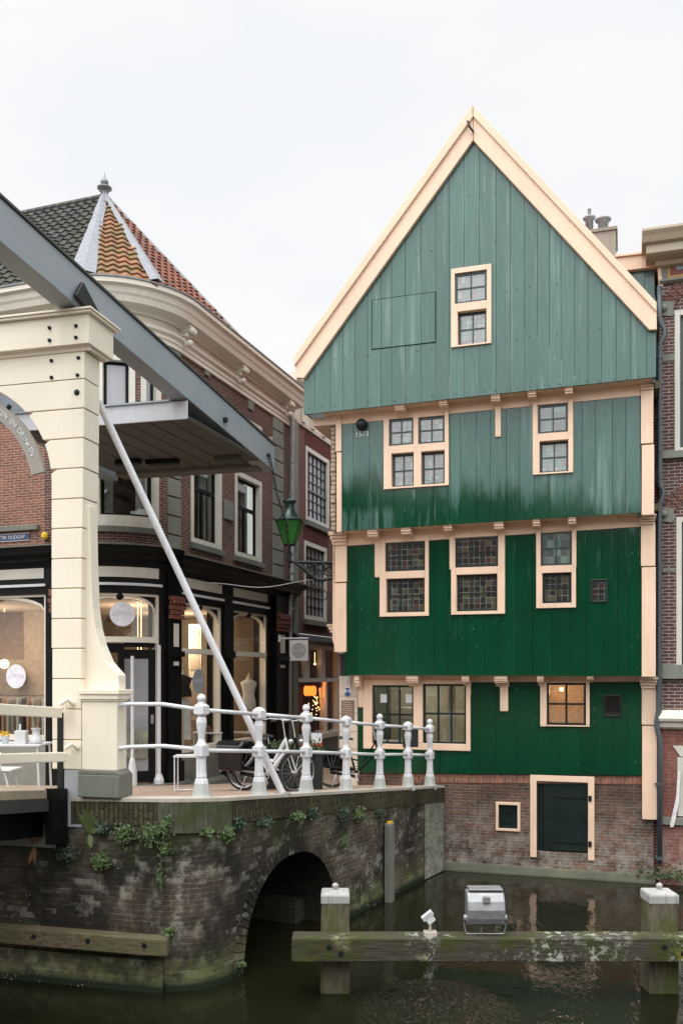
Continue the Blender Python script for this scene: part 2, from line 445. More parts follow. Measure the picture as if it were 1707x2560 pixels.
def gloss_green():
    t = NT('old_green_gloss_paint')
    n1 = t.noise(scale=.8, det=5); st = t.noise(sc=(9, 9, .55), scale=1.6, det=6, rough=.65); st2 = t.noise(sc=(26, 26, 1.1), scale=1.2, det=5)
    c = t.mix(t.ramp(n1, [(.3, 0), (.7, 1)]), (.0003, .037, .0150), (.0005, .052, .022))
    # sky reflection painted into the colour: upper storeys paler, ragged towards the bottom of the third storey, thin runs below it
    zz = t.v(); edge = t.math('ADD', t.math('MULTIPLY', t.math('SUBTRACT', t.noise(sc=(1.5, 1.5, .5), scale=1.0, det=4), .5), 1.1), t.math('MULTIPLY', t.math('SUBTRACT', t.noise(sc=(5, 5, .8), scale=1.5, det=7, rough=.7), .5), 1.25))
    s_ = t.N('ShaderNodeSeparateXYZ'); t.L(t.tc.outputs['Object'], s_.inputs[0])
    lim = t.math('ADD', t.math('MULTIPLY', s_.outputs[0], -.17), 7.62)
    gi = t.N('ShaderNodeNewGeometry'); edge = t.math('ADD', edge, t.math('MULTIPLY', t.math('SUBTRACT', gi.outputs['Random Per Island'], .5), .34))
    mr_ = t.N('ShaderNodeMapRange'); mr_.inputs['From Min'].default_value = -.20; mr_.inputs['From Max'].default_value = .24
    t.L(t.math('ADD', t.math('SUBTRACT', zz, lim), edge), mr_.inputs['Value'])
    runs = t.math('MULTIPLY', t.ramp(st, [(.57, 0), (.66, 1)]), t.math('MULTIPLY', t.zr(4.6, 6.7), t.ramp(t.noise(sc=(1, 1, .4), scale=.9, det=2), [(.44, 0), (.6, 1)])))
    # a pale patch low on the left of the third storey
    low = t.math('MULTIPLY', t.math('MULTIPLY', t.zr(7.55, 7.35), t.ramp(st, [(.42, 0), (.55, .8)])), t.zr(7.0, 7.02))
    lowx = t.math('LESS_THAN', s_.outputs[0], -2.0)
    sky_sheen = t.math('MAXIMUM', t.math('MAXIMUM', mr_.outputs[0], t.math('MULTIPLY', runs, .75)), t.math('MULTIPLY', low, lowx))
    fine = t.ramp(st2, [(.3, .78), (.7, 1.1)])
    c = t.mix(t.math('MULTIPLY', t.math('MULTIPLY', sky_sheen, fine), .88), c, (.070, .150, .132))
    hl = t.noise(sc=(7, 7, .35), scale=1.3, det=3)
    c = t.mix(t.math('MULTIPLY', t.math('MULTIPLY', t.ramp(hl, [(.57, 0), (.70, 1)]), sky_sheen), .34), c, (.25, .34, .30))  # pale vertical gloss highlights painted into the colour
    sc_ = t.noise(sc=(3, 3, 2), scale=7, det=2)
    c = t.mix(t.math('MULTIPLY', t.ramp(sc_, [(.70, 0), (.73, 1)]), .4), c, (.01, .03, .02))
    c = t.mix(t.math('MULTIPLY', t.ramp(t.noise(sc=(4, 4, 1.1), scale=9, det=1), [(.76, 0), (.78, 1)]), .35), c, (.30, .36, .33))
    gi = t.N('ShaderNodeNewGeometry'); c = t.mix(1.0, c, t.ramp(gi.outputs['Random Per Island'], [(0, .88), (1, 1.12)]), 'MULTIPLY')
    h = t.math('ADD', t.math('MULTIPLY', st, 1.0), t.math('MULTIPLY', st2, .35))
    t.set(Base_Color=c, Roughness=t.ramp(sky_sheen, [(0, .10), (1, .24)]), Normal=t.bump(h, .22, .012), IOR=1.5)
    return t.m
def glass_leaded(name, base, c1, c2, c3, cw=.075, ch=.10, lead=(.25, .25, .25), k=1.0):
    t = NT(name); s = t.N('ShaderNodeSeparateXYZ'); t.L(t.tc.outputs['UV'], s.inputs[0])
    u = t.math('MULTIPLY', s.outputs[0], 1 / cw); v = t.math('MULTIPLY', s.outputs[1], 1 / ch)
    cm = t.N('ShaderNodeCombineXYZ'); t.L(t.math('FLOOR', u), cm.inputs[0]); t.L(t.math('FLOOR', v), cm.inputs[1])
    wn_ = t.N('ShaderNodeTexWhiteNoise', noise_dimensions='2D'); t.L(cm.outputs[0], wn_.inputs['Vector'])
    c = t.ramp(wn_.outputs['Value'], [(0, base), (.45, scl(base, .7)), (.55, c1), (.72, c2), (.86, c3), (1, scl(base, 1.4))])
    fu, fv = t.math('FRACT', u), t.math('FRACT', v)
    ln = t.math('MAXIMUM', t.math('LESS_THAN', fu, .09), t.math('LESS_THAN', fv, .07))
    c = t.mix(ln, c, lead)
    t.set(Base_Color=c, Roughness=.07, Specular_IOR_Level=.9, IOR=1.7, Normal=t.bump(t.math('ADD', wn_.outputs['Value'], t.noise(scale=6, det=2)), .25, .01))
    return t.m
def window_glass(name, refl=.14, tint=(.93, .95, .94)):
    t = NT(name); t.t.nodes.remove(t.b)
    tr = t.N('ShaderNodeBsdfTransparent'); tr.inputs[0].default_value = (*tint, 1)
    g = t.N('ShaderNodeBsdfGlossy'); g.inputs['Roughness'].default_value = .0
    lw = t.N('ShaderNodeLayerWeight'); lw.inputs[0].default_value = .5; mx = t.N('ShaderNodeMixShader')
    fr = t.math('ADD', t.math('MULTIPLY', t.math('POWER', lw.outputs['Facing'], 5.0), .5), refl)
    t.L(t.bump(t.noise(scale=1.5, det=2), .08, .02), g.inputs['Normal'])
    t.L(fr, mx.inputs[0]); t.L(tr.outputs[0], mx.inputs[1]); t.L(g.outputs[0], mx.inputs[2]); t.L(mx.outputs[0], t.out.inputs[0])
    return t.m
def oldwood(name, c, moss, mk, lichen=0):
    t = NT(name); g = t.noise(sc=(14, 14, 1.2) if not lichen else (1.0, 12, 12), scale=3, det=6); n = t.noise(scale=2.3, det=6); n2 = t.noise(scale=13, det=5, rough=.65)
    col_ = t.mix(t.ramp(g, [(.3, 0), (.7, 1)]), scl(c, .4), scl(c, 1.25))
    col_ = t.mix(t.math('MULTIPLY', t.ramp(n, [(.42, 0), (.60, 1)]), mk), col_, moss)
    if lichen:
        cl = t.ramp(t.noise(scale=.8, det=3), [(.50, 0), (.62, 1)])
        la = t.ramp(t.noise(scale=9, det=8, rough=.72, dist=.4), [(.53, 0), (.58, 1)]); lb = t.ramp(t.noise(scale=30, det=4, rough=.6), [(.60, 0), (.66, 1)])
        m = t.math('MULTIPLY', t.math('MAXIMUM', la, lb), cl)
        col_ = t.mix(t.math('MULTIPLY', m, lichen), col_, (.40, .42, .36))
        y = t.math('MULTIPLY', t.ramp(t.noise(scale=1.7, det=4), [(.58, 0), (.68, 1)]), t.ramp(n2, [(.4, 0), (.6, 1)]))
        if lichen > .5: col_ = t.mix(t.math('MULTIPLY', y, .8), col_, (.20, .20, .02))
    t.set(Base_Color=col_, Roughness=.85, Normal=t.bump(t.math('ADD', g, n2), .6, .012), Specular_IOR_Level=.25)
    return t.m

CREAM = (.79, .572, .42)
M = {}
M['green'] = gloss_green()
M['cream'] = paint('cream_trim_paint', CREAM, .45, .09, dirt=.22)
M['stonecream'] = paint('pale_stone', (.60, .50, .40), .7, .12, dirt=.2)
M['bridge'] = paint('cream_white_bridge_paint', (.80, .735, .61), .42, .05, dirt=.10, bump=.06)
M['joint'] = plain('ochre_joint', (.36, .27, .12), .8)
M['white'] = paint('white_paint', (.64, .65, .67), .38, .08, dirt=.3)
M['offwhite'] = paint('off_white_paint', (.62, .60, .53), .5, .08, dirt=.25)
M['cornice'] = paint('cornice_cream_paint', (.70, .66, .57), .5, .08, dirt=.22)
M['black'] = paint('black_gloss_paint', (.006, .006, .006), .45, .2, dirt=.05, spec=.15)
M['dark'] = paint('dark_green_black_paint', (.012, .022, .020), .3, .2, dirt=.05)
M['sash'] = paint('grey_green_sash_paint', (.028, .045, .045), .35, .2, dirt=.1)
M['steel'] = paint('blue_grey_steel_paint', (.28, .32, .35), .38, .08, dirt=.12)
M['steel_dark'] = paint('dark_grey_steel_paint', (.05, .055, .05), .55, .15)
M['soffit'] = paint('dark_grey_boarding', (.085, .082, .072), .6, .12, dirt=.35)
M['iron'] = plain('black_iron', (.012, .016, .016), .45, .3)
M['lead'] = plain('lead_flashing', (.21, .22, .245), .65, .1)
M['zinc'] = plain('zinc_grey', (.20, .215, .22), .5, .35)
M['pipe'] = plain('blue_grey_downpipe', (.085, .105, .12), .45, .2)
M['pipe_light'] = plain('pale_downpipe', (.34, .35, .37), .5, .1)
M['stone'] = paint('grey_green_sandstone', (.22, .23, .20), .85, .2, dirt=.4, spec=.2)
M['bluestone'] = paint('bluestone_plinth', (.15, .155, .13), .7, .3, dirt=.6)
M['brick_base'] = brick('worn_basement_brick', (.18, .088, .058), (.095, .062, .044), (.17, .155, .13), white=.75, wz=(.1, 1.7), big=.95)
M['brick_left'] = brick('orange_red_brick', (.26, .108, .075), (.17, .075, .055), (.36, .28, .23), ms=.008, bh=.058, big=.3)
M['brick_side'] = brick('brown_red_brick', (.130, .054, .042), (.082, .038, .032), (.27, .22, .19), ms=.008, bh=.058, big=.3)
M['brick_alley'] = brick('deep_red_brick', (.155, .052, .038), (.10, .035, .028), (.27, .20, .18), ms=.009, bh=.06)
M['brick_right'] = brick('purple_brown_brick', (.125, .062, .055), (.085, .048, .045), (.36, .33, .30), ms=.009, bh=.066, big=.3)
M['brick_right_low'] = brick('soft_red_brick', (.27, .10, .075), (.19, .075, .06), (.22, .16, .14), ms=.007, bh=.066, white=.7, wz=(.3, 1.2))
M['brick_lintel'] = brick('rubbed_brick_lintel', (.12, .035, .026), (.10, .03, .024), (.12, .04, .03), vert=True, ms=.003)
M['quay'] = brick('mossy_quay_brick', (.098, .076, .056), (.058, .046, .036), (.115, .107, .08), quay=True, bw=.22, bh=.07, big=.5)
M['coping'] = brick('mossy_soldier_course', (.10, .085, .055), (.05, .045, .032), (.03, .028, .018), vert=True, bw=.22, bh=.07, ms=.012, big=.7, tint=(.75, .85, .5))
M['pavement'] = brick('clinker_paving', (.42, .30, .22), (.33, .235, .18), (.30, .25, .20), bw=.2, bh=.09, ms=.006, big=.25)
M['kerb'] = paint('pale_kerb_stone', (.44, .40, .34), .8, .2, dirt=.3)
M['tile_dark'] = tiles('dark_mossy_pantiles', (.060, .065, .060), (.035, .04, .036), (.11, .12, .05), .6)
M['tile_moss'] = tiles('mossy_orange_pantiles', (.36, .15, .075), (.24, .105, .055), (.14, .155, .045), .85)
M['tile_red'] = tiles('red_pantiles', (.33, .105, .058), (.21, .07, .045), (.10, .10, .06), .45)
M['leadA'] = glass_leaded('leaded_glass_light', (.20, .21, .22), (.10, .24, .20), (.22, .11, .15), (.16, .30, .24), lead=(.10, .11, .11))
M['leadB'] = glass_leaded('leaded_glass_dark', (.022, .026, .024), (.07, .025, .025), (.035, .055, .035), (.10, .09, .05), lead=(.16, .17, .16), cw=.115, ch=.115)
M['leadC'] = glass_leaded('leaded_glass_green_tint', (.10, .12, .115), (.10, .24, .19), (.12, .07, .09), (.16, .26, .21), lead=(.12, .13, .13), cw=.13, ch=.16)
M['glass'] = window_glass('window_glass', .065)
M['glass_dim'] = window_glass('window_glass_dim', .12, (.80, .82, .80))
M['dkglass'] = NT('dark_window_glass').set(Base_Color=(.010, .012, .013), Roughness=.03, IOR=1.6, Specular_IOR_Level=.7).m
M['curtain_glass'] = NT('window_with_pale_blind').set(Base_Color=(.30, .31, .33), Roughness=.05, IOR=1.6, Specular_IOR_Level=.8).m
M['room'] = plain('room_plaster', (.42, .36, .29), .9)
M['room_dark'] = plain('room_dark_red', (.16, .04, .02), .9)
M['roomfloor'] = plain('room_floor', (.25, .18, .12), .6)
M['copper'] = plain('carved_red_brown_capital', (.16, .055, .035), .6)
M['leaf'] = plain('wall_plant_leaf', (.046, .078, .018), .6)
M['leaf2'] = plain('dark_ivy_leaf', (.014, .034, .014), .55)
M['fern'] = plain('fern_frond', (.11, .15, .05), .7)
M['dryleaf'] = plain('dry_brown_frond', (.30, .17, .08), .8)
M['wood_post'] = oldwood('weathered_mooring_oak', (.135, .12, .085), (.065, .075, .02), .85)
M['wood_beam'] = oldwood('lichened_beam_oak', (.062, .056, .042), (.045, .052, .010), .8, lichen=.95)
M['fender'] = oldwood('old_fender_oak', (.17, .13, .085), (.085, .09, .04), .7, lichen=.01)
M['galv'] = plain('grey_aluminium', (.30, .31, .32), .42, .5)
M['rubber'] = plain('black_rubber', (.015, .015, .016), .7)
M['chrome'] = plain('chrome', (.55, .55, .56), .2, .9)
M['red'] = plain('red_plastic', (.45, .02, .015), .4)
M['yellow'] = plain('yellow_paint', (.75, .48, .02), .5)
M['navy'] = plain('navy_enamel', (.02, .035, .10), .3)
M['sticker'] = plain('pale_lilac_sticker', (.78, .78, .85), .6)
M['stickertext'] = plain('sticker_lettering', (.62, .62, .72), .6)
M['greysign'] = plain('grey_sign_disc', (.34, .37, .40), .6)
M['brownsign'] = plain('brown_plaque', (.17, .10, .075), .5)
M['signgrey'] = paint('warm_grey_sign_board', (.29, .275, .245), .5, .08)
M['lampglass'] = NT('green_lantern_glass').set(Base_Color=(.035, .23, .05), Roughness=.12, Transmission_Weight=.55, IOR=1.45).m
M['fabric_white'] = plain('white_fabric', (.72, .71, .70), .9)
M['fabric_dark'] = plain('dark_fabric', (.02, .02, .022), .9)
M['planter'] = plain('anthracite_planter', (.014, .017, .018), .5)
M['lit_warm'] = NT('warm_lamp_glow').set(Base_Color=(1, .6, .3), Emission_Color=(1, .55, .22), Emission_Strength=6).m
M['lit_orange'] = NT('orange_lantern_glow').set(Base_Color=(1, .25, .05), Emission_Color=(1, .16, .02), Emission_Strength=3).m
M['canvas'] = plain('orange_brown_canvas', (.62, .34, .19), .8)

# ================================================================ SETTING
E = EYE
def deck_z(Y): return 2.445 - .0987 * (min(Y, 23) - 11.75)
# quay wall plan (top edge), from behind the bridge round the corner to the green house
wallpts = [(-9.5, 13.4), (-4.75, 12.12), (-2.45, 11.52)]
for k in range(1, 9):       # rounded corner
    t = k / 8; a, b, c_ = Vector((-2.45, 11.52)), Vector((-1.70, 11.34)), Vector((-1.36, 12.15)); p = a * (1 - t) ** 2 + b * 2 * t * (1 - t) + c_ * t * t; wallpts.append((p.x, p.y))
wallpts += [(-.62, 13.58), (.28, 15.25), (1.20, 16.95), (2.12, 18.62)]
QW = PathF(wallpts)
# water
def water_mat():
    t = NT('dark_canal_water')
    n = t.noise(sc=(1, .55, 1), scale=2.2, det=4, dist=.6); n2 = t.noise(sc=(1, .45, 1), scale=9, det=3, dist=.4)
    patch = t.ramp(t.noise(sc=(1, .7, 1), scale=.45, det=2), [(.42, .12), (.60, 1)])
    vd = t.N('ShaderNodeVectorMath', operation='DISTANCE'); t.L(t.mapv((1, .8, 1), 'Object'), vd.inputs[0]); vd.inputs[1].default_value = (1.15, 8.6, 0)
    rp = t.ramp(vd.outputs['Value'], [(.25, 1), (1.0, 0)]); n3_ = t.noise(sc=(1, .5, 1), scale=15, det=3, dist=.8)
    h = t.math('ADD', t.math('ADD', t.math('MULTIPLY', n, .5), t.math('MULTIPLY', t.math('MULTIPLY', n2, patch), .55)), t.math('MULTIPLY', t.math('MULTIPLY', t.ramp(n3_, [(.42, 0), (.62, 1)]), rp), 3.2))
    t.set(Base_Color=(.0095, .0100, .0046), Roughness=.02, IOR=1.34, Specular_IOR_Level=.5, Normal=t.bump(h, .22, .065))
    return t.m
w = MB(); w.add([(-60, -60, 0), (60, -60, 0), (60, 40, 0), (-60, 40, 0)], [(0, 1, 2, 3)])
tag(w.build('water', water_mat()), kind='structure')
g = MB(); g.add([(-60, -60, -1.4), (60, -60, -1.4), (60, 70, -1.4), (-60, 70, -1.4)], [(0, 1, 2, 3)])
tag(g.build('ground', M['fender']), kind='structure')
# pavement sheet on the quay
pv = MB()
top = [QW.W(q, -.06, 0) for q in QW.cuts(0, QW.q[-1])]
vv = []; ff = []
for p in top:
    dirv = Vector((-.51, .86, 0))
    for k, dist in enumerate((0, .7, 1.6, 3, 5, 8, 13, 30)):
        far = p + Vector((-.36, .93, 0)) * dist
        vv.append((far.x, far.y, deck_z(far.y)))
n = 8
for i in range(len(top) - 1):
    for k in range(n - 1): ff.append((i * n + k, i * n + k + 1, (i + 1) * n + k + 1, (i + 1) * n + k)[::-1])
pv.add(vv, ff)
# alley and ground beyond, left of the green house
tag(pv.build('pavement', M['pavement']), kind='structure')
al = MB(); al.add([(12, 23, 1.33), (12, 60, 1.33), (-40, 60, 1.33), (-40, 23, 1.33)], [(0, 1, 2, 3)])
tag(al.build('street', M['pavement']), kind='structure')

# ---- quay wall with arch
qw = empty('quay_wall', (-2.45, 11.52, 0))
tag(qw, 'mossy dark brick canal wall with a rounded corner and a low arched tunnel', 'quay wall')
qa0, qa1 = QW.Q(607), QW.Q(842)
qm = (qa0 + qa1) / 2; hw = (qa1 - qa0) / 2; AH = QW.Z(752, 2127)
def arch_h(q, off=0):
    t = abs(q - qm) / (hw + off)
    return (AH + off) * max(0, 1 - t ** 2.25) ** .5 if t < 1 else None
def topz(q):
    p = QW.W(q, 0, 0)
    if p.x < -3.78: return 2.06
    return deck_z(p.y) - .035
body = MB(); cops = MB()
qs = QW.cuts(0, QW.q[-1]); qq = []
for a, b in zip(qs[:-1], qs[1:]):
    k = max(1, int((b - a) / .1)); qq += [a + (b - a) * i / k for i in range(k)]
qq.append(qs[-1])
qq = sorted(set(qq + [QW.Q(398), QW.Q(575), QW.Q(1060), QW.q[-1] - .03, qa0 + .0005, qa1 - .0005, qa0 - .0005, qa1 + .0005]))
COP = .30
def wallrow(mb, lo, hi, dd, q0=None, q1=None):
    for a, b in zip(qq[:-1], qq[1:]):
        if q0 is not None and (a < q0 - 1e-6 or b > q1 + 1e-6): continue
        za0, za1, zb0, zb1 = lo(a), hi(a), lo(b), hi(b)
        o = len(mb.v); mb.v += [QW.W(a, dd, za0), QW.W(b, dd, zb0), QW.W(b, dd, zb1), QW.W(a, dd, za1)]
        f = (o, o + 1, o + 2, o + 3); mb.f.append(f); mb.uv[f] = [(a, za0), (b, zb0), (b, zb1), (a, za1)]
def lo_(q):
    h = arch_h(q); return h if h is not None else -1.2
wallrow(body, lo_, lambda q: topz(q) - COP, 0)
# tunnel vault
vault = MB()
vts = []
for i in range(25):
    th = math.pi * i / 24; q = qm - hw * math.cos(th); h = arch_h(min(max(q, qa0 + 1e-4), qa1 - 1e-4)) or 0
    vts.append((q, h))
vts = [(qa0, -1.2)] + vts + [(qa1, -1.2)]
for (a, ha), (b, hb) in zip(vts[:-1], vts[1:]):
    A, B = QW.W(a, 0, ha), QW.W(b, 0, hb); D = Vector((-.88, .47, 0)) * 9
    vault.add([A, B, B + D, A + D], [(0, 1, 2, 3)[::-1]])
A, B = QW.W(qa0 - .5, 0, -1.2), QW.W(qa1 + .5, 0, -1.2); D = Vector((-.88, .47, 0)) * 9
vault.add([A + D, B + D, B + D + Vector((0, 0, 3)), A + D + Vector((0, 0, 3))], [(0, 1, 2, 3)])
body.build('masonry', M['quay'], qw); vault.build('vault', brick('shaded_vault_brick', (.035, .028, .022), (.02, .017, .014), (.045, .042, .034), bw=.22, bh=.07, big=.6), qw)  # shade inside the tunnel painted in as much darker brick
led = MB()                                       # ledge inside the tunnel
for (a, z_) in ((qa1, .38),):
    A = QW.W(a, -.35, 0); D = Vector((-.88, .47, 0))
    led.beam(A + D * .2 + Vector((-.12, -.10, z_ - .25)), A + D * 8.5 + Vector((-.12, -.10, z_ - .25)), .3, .5)
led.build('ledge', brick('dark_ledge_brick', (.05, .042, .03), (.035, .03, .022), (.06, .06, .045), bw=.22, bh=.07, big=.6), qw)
# arch ring of voussoirs
ring = MB()
N = 46
for i in range(N):
    t0, t1 = math.pi * i / N, math.pi * (i + .86) / N
    def rp(t, off):
        q = qm - (hw + off) * math.cos(t); c = abs(math.cos(t)); return q, (AH + off) * max(0, 1 - c ** 2.25) ** .5
    pts = [rp(t0, 0), rp(t1, 0), rp(t1, .24), rp(t0, .24)]
    f_ = [QW.W(q, .018, z) for q, z in pts]; b_ = [QW.W(q, -.05, z) for q, z in pts]
    ring.add(f_ + b_, [(3, 2, 1, 0), (4, 5, 6, 7), (0, 1, 5, 4), (1, 2, 6, 5), (2, 3, 7, 6), (3, 0, 4, 7)])
ring.build('arch_ring', M['quay'], qw)
# coping course
for a, b in zip(qq[:-1], qq[1:]):
    pass
def strip(mb, lo, hi, d1, d0, q0, q1):
    c = [q for q in qq if q0 - 1e-6 <= q <= q1 + 1e-6]
    for a, b in zip(c[:-1], c[1:]):
        v = [QW.W(a, d1, lo(a)), QW.W(b, d1, lo(b)), QW.W(b, d1, hi(b)), QW.W(a, d1, hi(a)), QW.W(a, d0, lo(a)), QW.W(b, d0, lo(b)), QW.W(b, d0, hi(b)), QW.W(a, d0, hi(a))]
        o = len(mb.v); mb.add(v, [(0, 1, 2, 3), (3, 2, 6, 7), (0, 4, 5, 1)])
        f = (o, o + 1, o + 2, o + 3); mb.uv[f] = [(a, lo(a)), (b, lo(b)), (b, hi(b)), (a, hi(a))]
q_c0 = min(q for q in qq if QW.W(q, 0, 0).x > -3.6)
q_s0, q_s1 = QW.Q(398), QW.Q(575)
strip(cops, lambda q: topz(q) - COP, lambda q: topz(q), .02, -.10, q_c0, q_s0)
strip(cops, lambda q: topz(q) - COP, lambda q: topz(q), .02, -.10, q_s1, QW.q[-1])
cops.build('coping_course', M['coping'], qw)
cs = MB(); strip(cs, lambda q: topz(q) - .40, lambda q: topz(q), .035, -.10, q_s0, q_s1)
cs.build('corner_stone', oldwood('mossy_corner_stone', (.10, .10, .075), (.045, .055, .018), .85), qw)
kb = MB(); strip(kb, lambda q: topz(q), lambda q: topz(q) + .045, .03, -.22, q_c0, QW.q[-1])
kb.build('kerb_edge', M['kerb'], qw)
bs = MB(); strip(bs, lambda q: 1.78, lambda q: 2.11, .05, -.12, QW.Q(-40), QW.Q(150)); bs.build('bearing_stone', M['stone'], qw)
pl = MB(); strip(pl, lambda q: -.5, lambda q: .42, .07, -.02, QW.Q(-200), QW.Q(440)); pl.build('footing', M['quay'], qw)
# end return (light limewashed strip where wall meets house)
er = MB(); strip(er, lambda q: .02, lambda q: topz(q) - .02, .012, -.02, QW.Q(1060), QW.q[-1] - .03)
er.build('limewashed_end', brick('limewashed_brick', (.20, .22, .16), (.13, .145, .10), (.24, .25, .20), white=.9, wz=(0, 2.4), big=.95, quay=False), qw)

# ================================================================ GREEN HOUSE
H = Frame(6.074, 17.5, .954, -.299)
D0, DG, D2, D3, DT = 0.0, .05, .42, .80, 1.16
hs = empty('green_house', H.W(H.T(1250), 0, 0), H.rz)
tag(hs, 'tall green boarded timber house with cream trim and steep gable, rising out of the canal', 'house')
def rect(F, d, x0, x1, yT, yB):
    xc = (x0 + x1) / 2
    return [F.T(x0, d), F.T(x1, d), F.pix(xc, yB, d)[1], F.pix(xc, yT, d)[1]]
def P(x, y, d): return H.pix(x, y, d)
# --- window builder
def house_window(d, outer, sashes, dark=False, name='window', proud=.045, mat=None, F=H, par=hs, sashmat=None):
    """outer / sash: (x0,x1,yT,yB); sash extra: (cols,rows,glass,recess)"""
    ro = rect(F, d, *outer); fr = MB(); ps = [[(ro[0], ro[2]), (ro[1], ro[2]), (ro[1], ro[3]), (ro[0], ro[3])]]
    rs = [rect(F, d, *s_[:4]) for s_ in sashes]
    for r_ in rs: ps = subtract(ps, r_)
    for p in ps: fr.fp(F, p, d - .14, d + proud)
    fo = fr.build(name, mat or (M['dark'] if dark else M['cream']), par, bevel=.006)
    for s_, r_ in zip(sashes, rs):
        cols, rows, gl, rec = s_[4:8]; dd = d - rec; w_ = s_[8] if len(s_) > 8 else .045; mw = s_[9] if len(s_) > 9 else (.042 if gl == 'glass' else .026)
        sm = MB(); a, b, c, e = r_
        sm.fb(F, a, b, dd - .04, dd, c, c + w_).fb(F, a, b, dd - .04, dd, e - w_, e).fb(F, a, a + w_, dd - .041, dd + .001, c + w_, e - w_).fb(F, b - w_, b, dd - .041, dd + .001, c + w_, e - w_)
        for k in range(1, cols): x = a + w_ + (b - a - 2 * w_) * k / cols; sm.fb(F, x - mw / 2, x + mw / 2, dd - .036, dd - .004, c + w_, e - w_)
        for k in range(1, rows): z = c + w_ + (e - c - 2 * w_) * k / rows; sm.fb(F, a + w_, b - w_, dd - .034, dd - .006, z - mw / 2, z + mw / 2)
        sm.build('sash', sashmat or (M['dark'] if gl in ('leadB', 'glass', 'dkglass') else M['sash']), fo)
        gm = MB(); gm.fb(F, a, b, dd - .028, dd - .020, c, e); gm.build('pane', M[gl], fo)
    return fo, ro
holes_by = {}
# gable
gw, g_r = house_window(DT, (1128, 1228, 668, 865), [(1137, 1217, 681, 757, 2, 2, 'leadA', .0), (1144, 1216, 777, 861, 2, 2, 'leadA', .075)])
w3a, r3a = house_window(D3, (960, 1122, 1043, 1219), [(973, 1034, 1047, 1114, 2, 2, 'leadA', .0), (1046, 1112, 1042, 1109, 2, 2, 'leadA', .0), (979, 1035, 1133, 1217, 2, 2, 'leadA', .075), (1053, 1112, 1128, 1211, 2, 2, 'leadA', .075)])
w3b, r3b = house_window(D3, (1331, 1432, 1004, 1185), [(1344, 1419, 1011, 1083, 2, 2, 'leadC', .0), (1348, 1420, 1102, 1181, 2, 2, 'leadA', .075)])
w2c, r2c = house_window(D2, (950, 1072, 1347, 1541), [(964, 1063, 1355, 1428, 3, 2, 'leadB', .0), (966, 1062, 1446, 1531, 3, 2, 'leadB', .07)])
w2d, r2d = house_window(D2, (1128, 1262, 1337, 1536), [(1138, 1245, 1343, 1418, 3, 2, 'leadB', .0), (1141, 1243, 1436, 1528, 3, 2, 'leadB', .07)])
w2e, r2e = house_window(D2, (1340, 1439, 1324, 1520), [(1350, 1429, 1327, 1414, 2, 2, 'leadC', .0), (1355, 1428, 1432, 1508, 2, 2, 'leadB', .07)])
w2f, r2f = house_window(D2, (1475, 1518, 1448, 1506), [(1479, 1514, 1452, 1502, 2, 2, 'leadB', .0, .02, .014)], dark=True, proud=.02)
w1g, r1g = house_window(DG, (909, 1176, 1699, 1874), [(931, 1034, 1713, 1860, 3, 2, 'glass', .03), (1057, 1165, 1710, 1859, 3, 2, 'glass', .03)])
w1h, r1h = house_window(DG, (1358, 1473, 1704, 1816), [(1366, 1464, 1707, 1813, 2, 2, 'glass', .01)])
w1i, r1i = house_window(DG, (1506, 1553, 1737, 1792), [(1511, 1548, 1741, 1788, 1, 1, 'dkglass', .0, .025)], dark=True, proud=.03)
# --- green boarding
wallm = MB(); hm = MB()
def px_seams(xs, y, d): return [P(x, y, d)[0] for x in xs]
G = [P(759, 1036, DT), P(1639, 942, DT), P(1639, 800, DT), P(1182, 330, DT), P(759, 945, DT)]
seams_top = [.6422 * x + 700 for x in (136, 196, 245, 292, 340, 392, 435, 487, 548, 605, 657, 716, 775, 840, 895, 950, 1000, 1047, 1092, 1145, 1197, 1250, 1307, 1362, 1425)]
hz = P(1009, 800, DT); hatch = rect(H, DT, 928, 1090, 739, 866)
inner = (hatch[0] + .018, hatch[1] - .018, hatch[2] + .018, hatch[3] - .018)
boards(wallm, H, G, px_seams(seams_top, 1000, DT), [g_r, tuple(hatch)], DT - .06, DT)
hp = MB(); boards(hp, H, [(inner[0], inner[2]), (inner[1], inner[2]), (inner[1], inner[3]), (inner[0], inner[3])], px_seams([953, 979, 1014, 1052], 800, DT), [], DT - .05, DT + .012)
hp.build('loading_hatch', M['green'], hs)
F3 = [P(850, 1328, D3), P(1602, 1281, D3), P(1597, 985, D3), P(852, 1058, D3)]
boards(wallm, H, F3, px_seams([883, 923, 985, 1040, 1082, 1124, 1150, 1190, 1225, 1265, 1298, 1335, 1374, 1411, 1454, 1488, 1530, 1563], 1200, D3), [r3a, r3b], D3 - .06, D3)
F2 = [P(861, 1688, D2), P(1603, 1690, D2), P(1599, 1313, D2), P(865, 1362, D2)]
boards(wallm, H, F2, px_seams([892, 935, 985, 1030, 1085, 1120, 1165, 1210, 1245, 1290, 1330, 1380, 1425, 1465, 1505, 1545, 1570], 1500, D2), [r2c, r2d, r2e, r2f], D2 - .06, D2, gap=.004)
F1 = [P(893, 1931, DG), P(1603, 1939, DG), P(1603, 1700, DG), P(893, 1697, DG)]
boards(wallm, H, F1, px_seams([940, 990, 1045, 1100, 1150, 1198, 1240, 1290, 1345, 1400, 1450, 1490, 1530, 1570], 1800, DG), [r1g, r1h, r1i], DG - .06, DG, gap=.003)
nl = MB(); rn_ = random.Random(12)
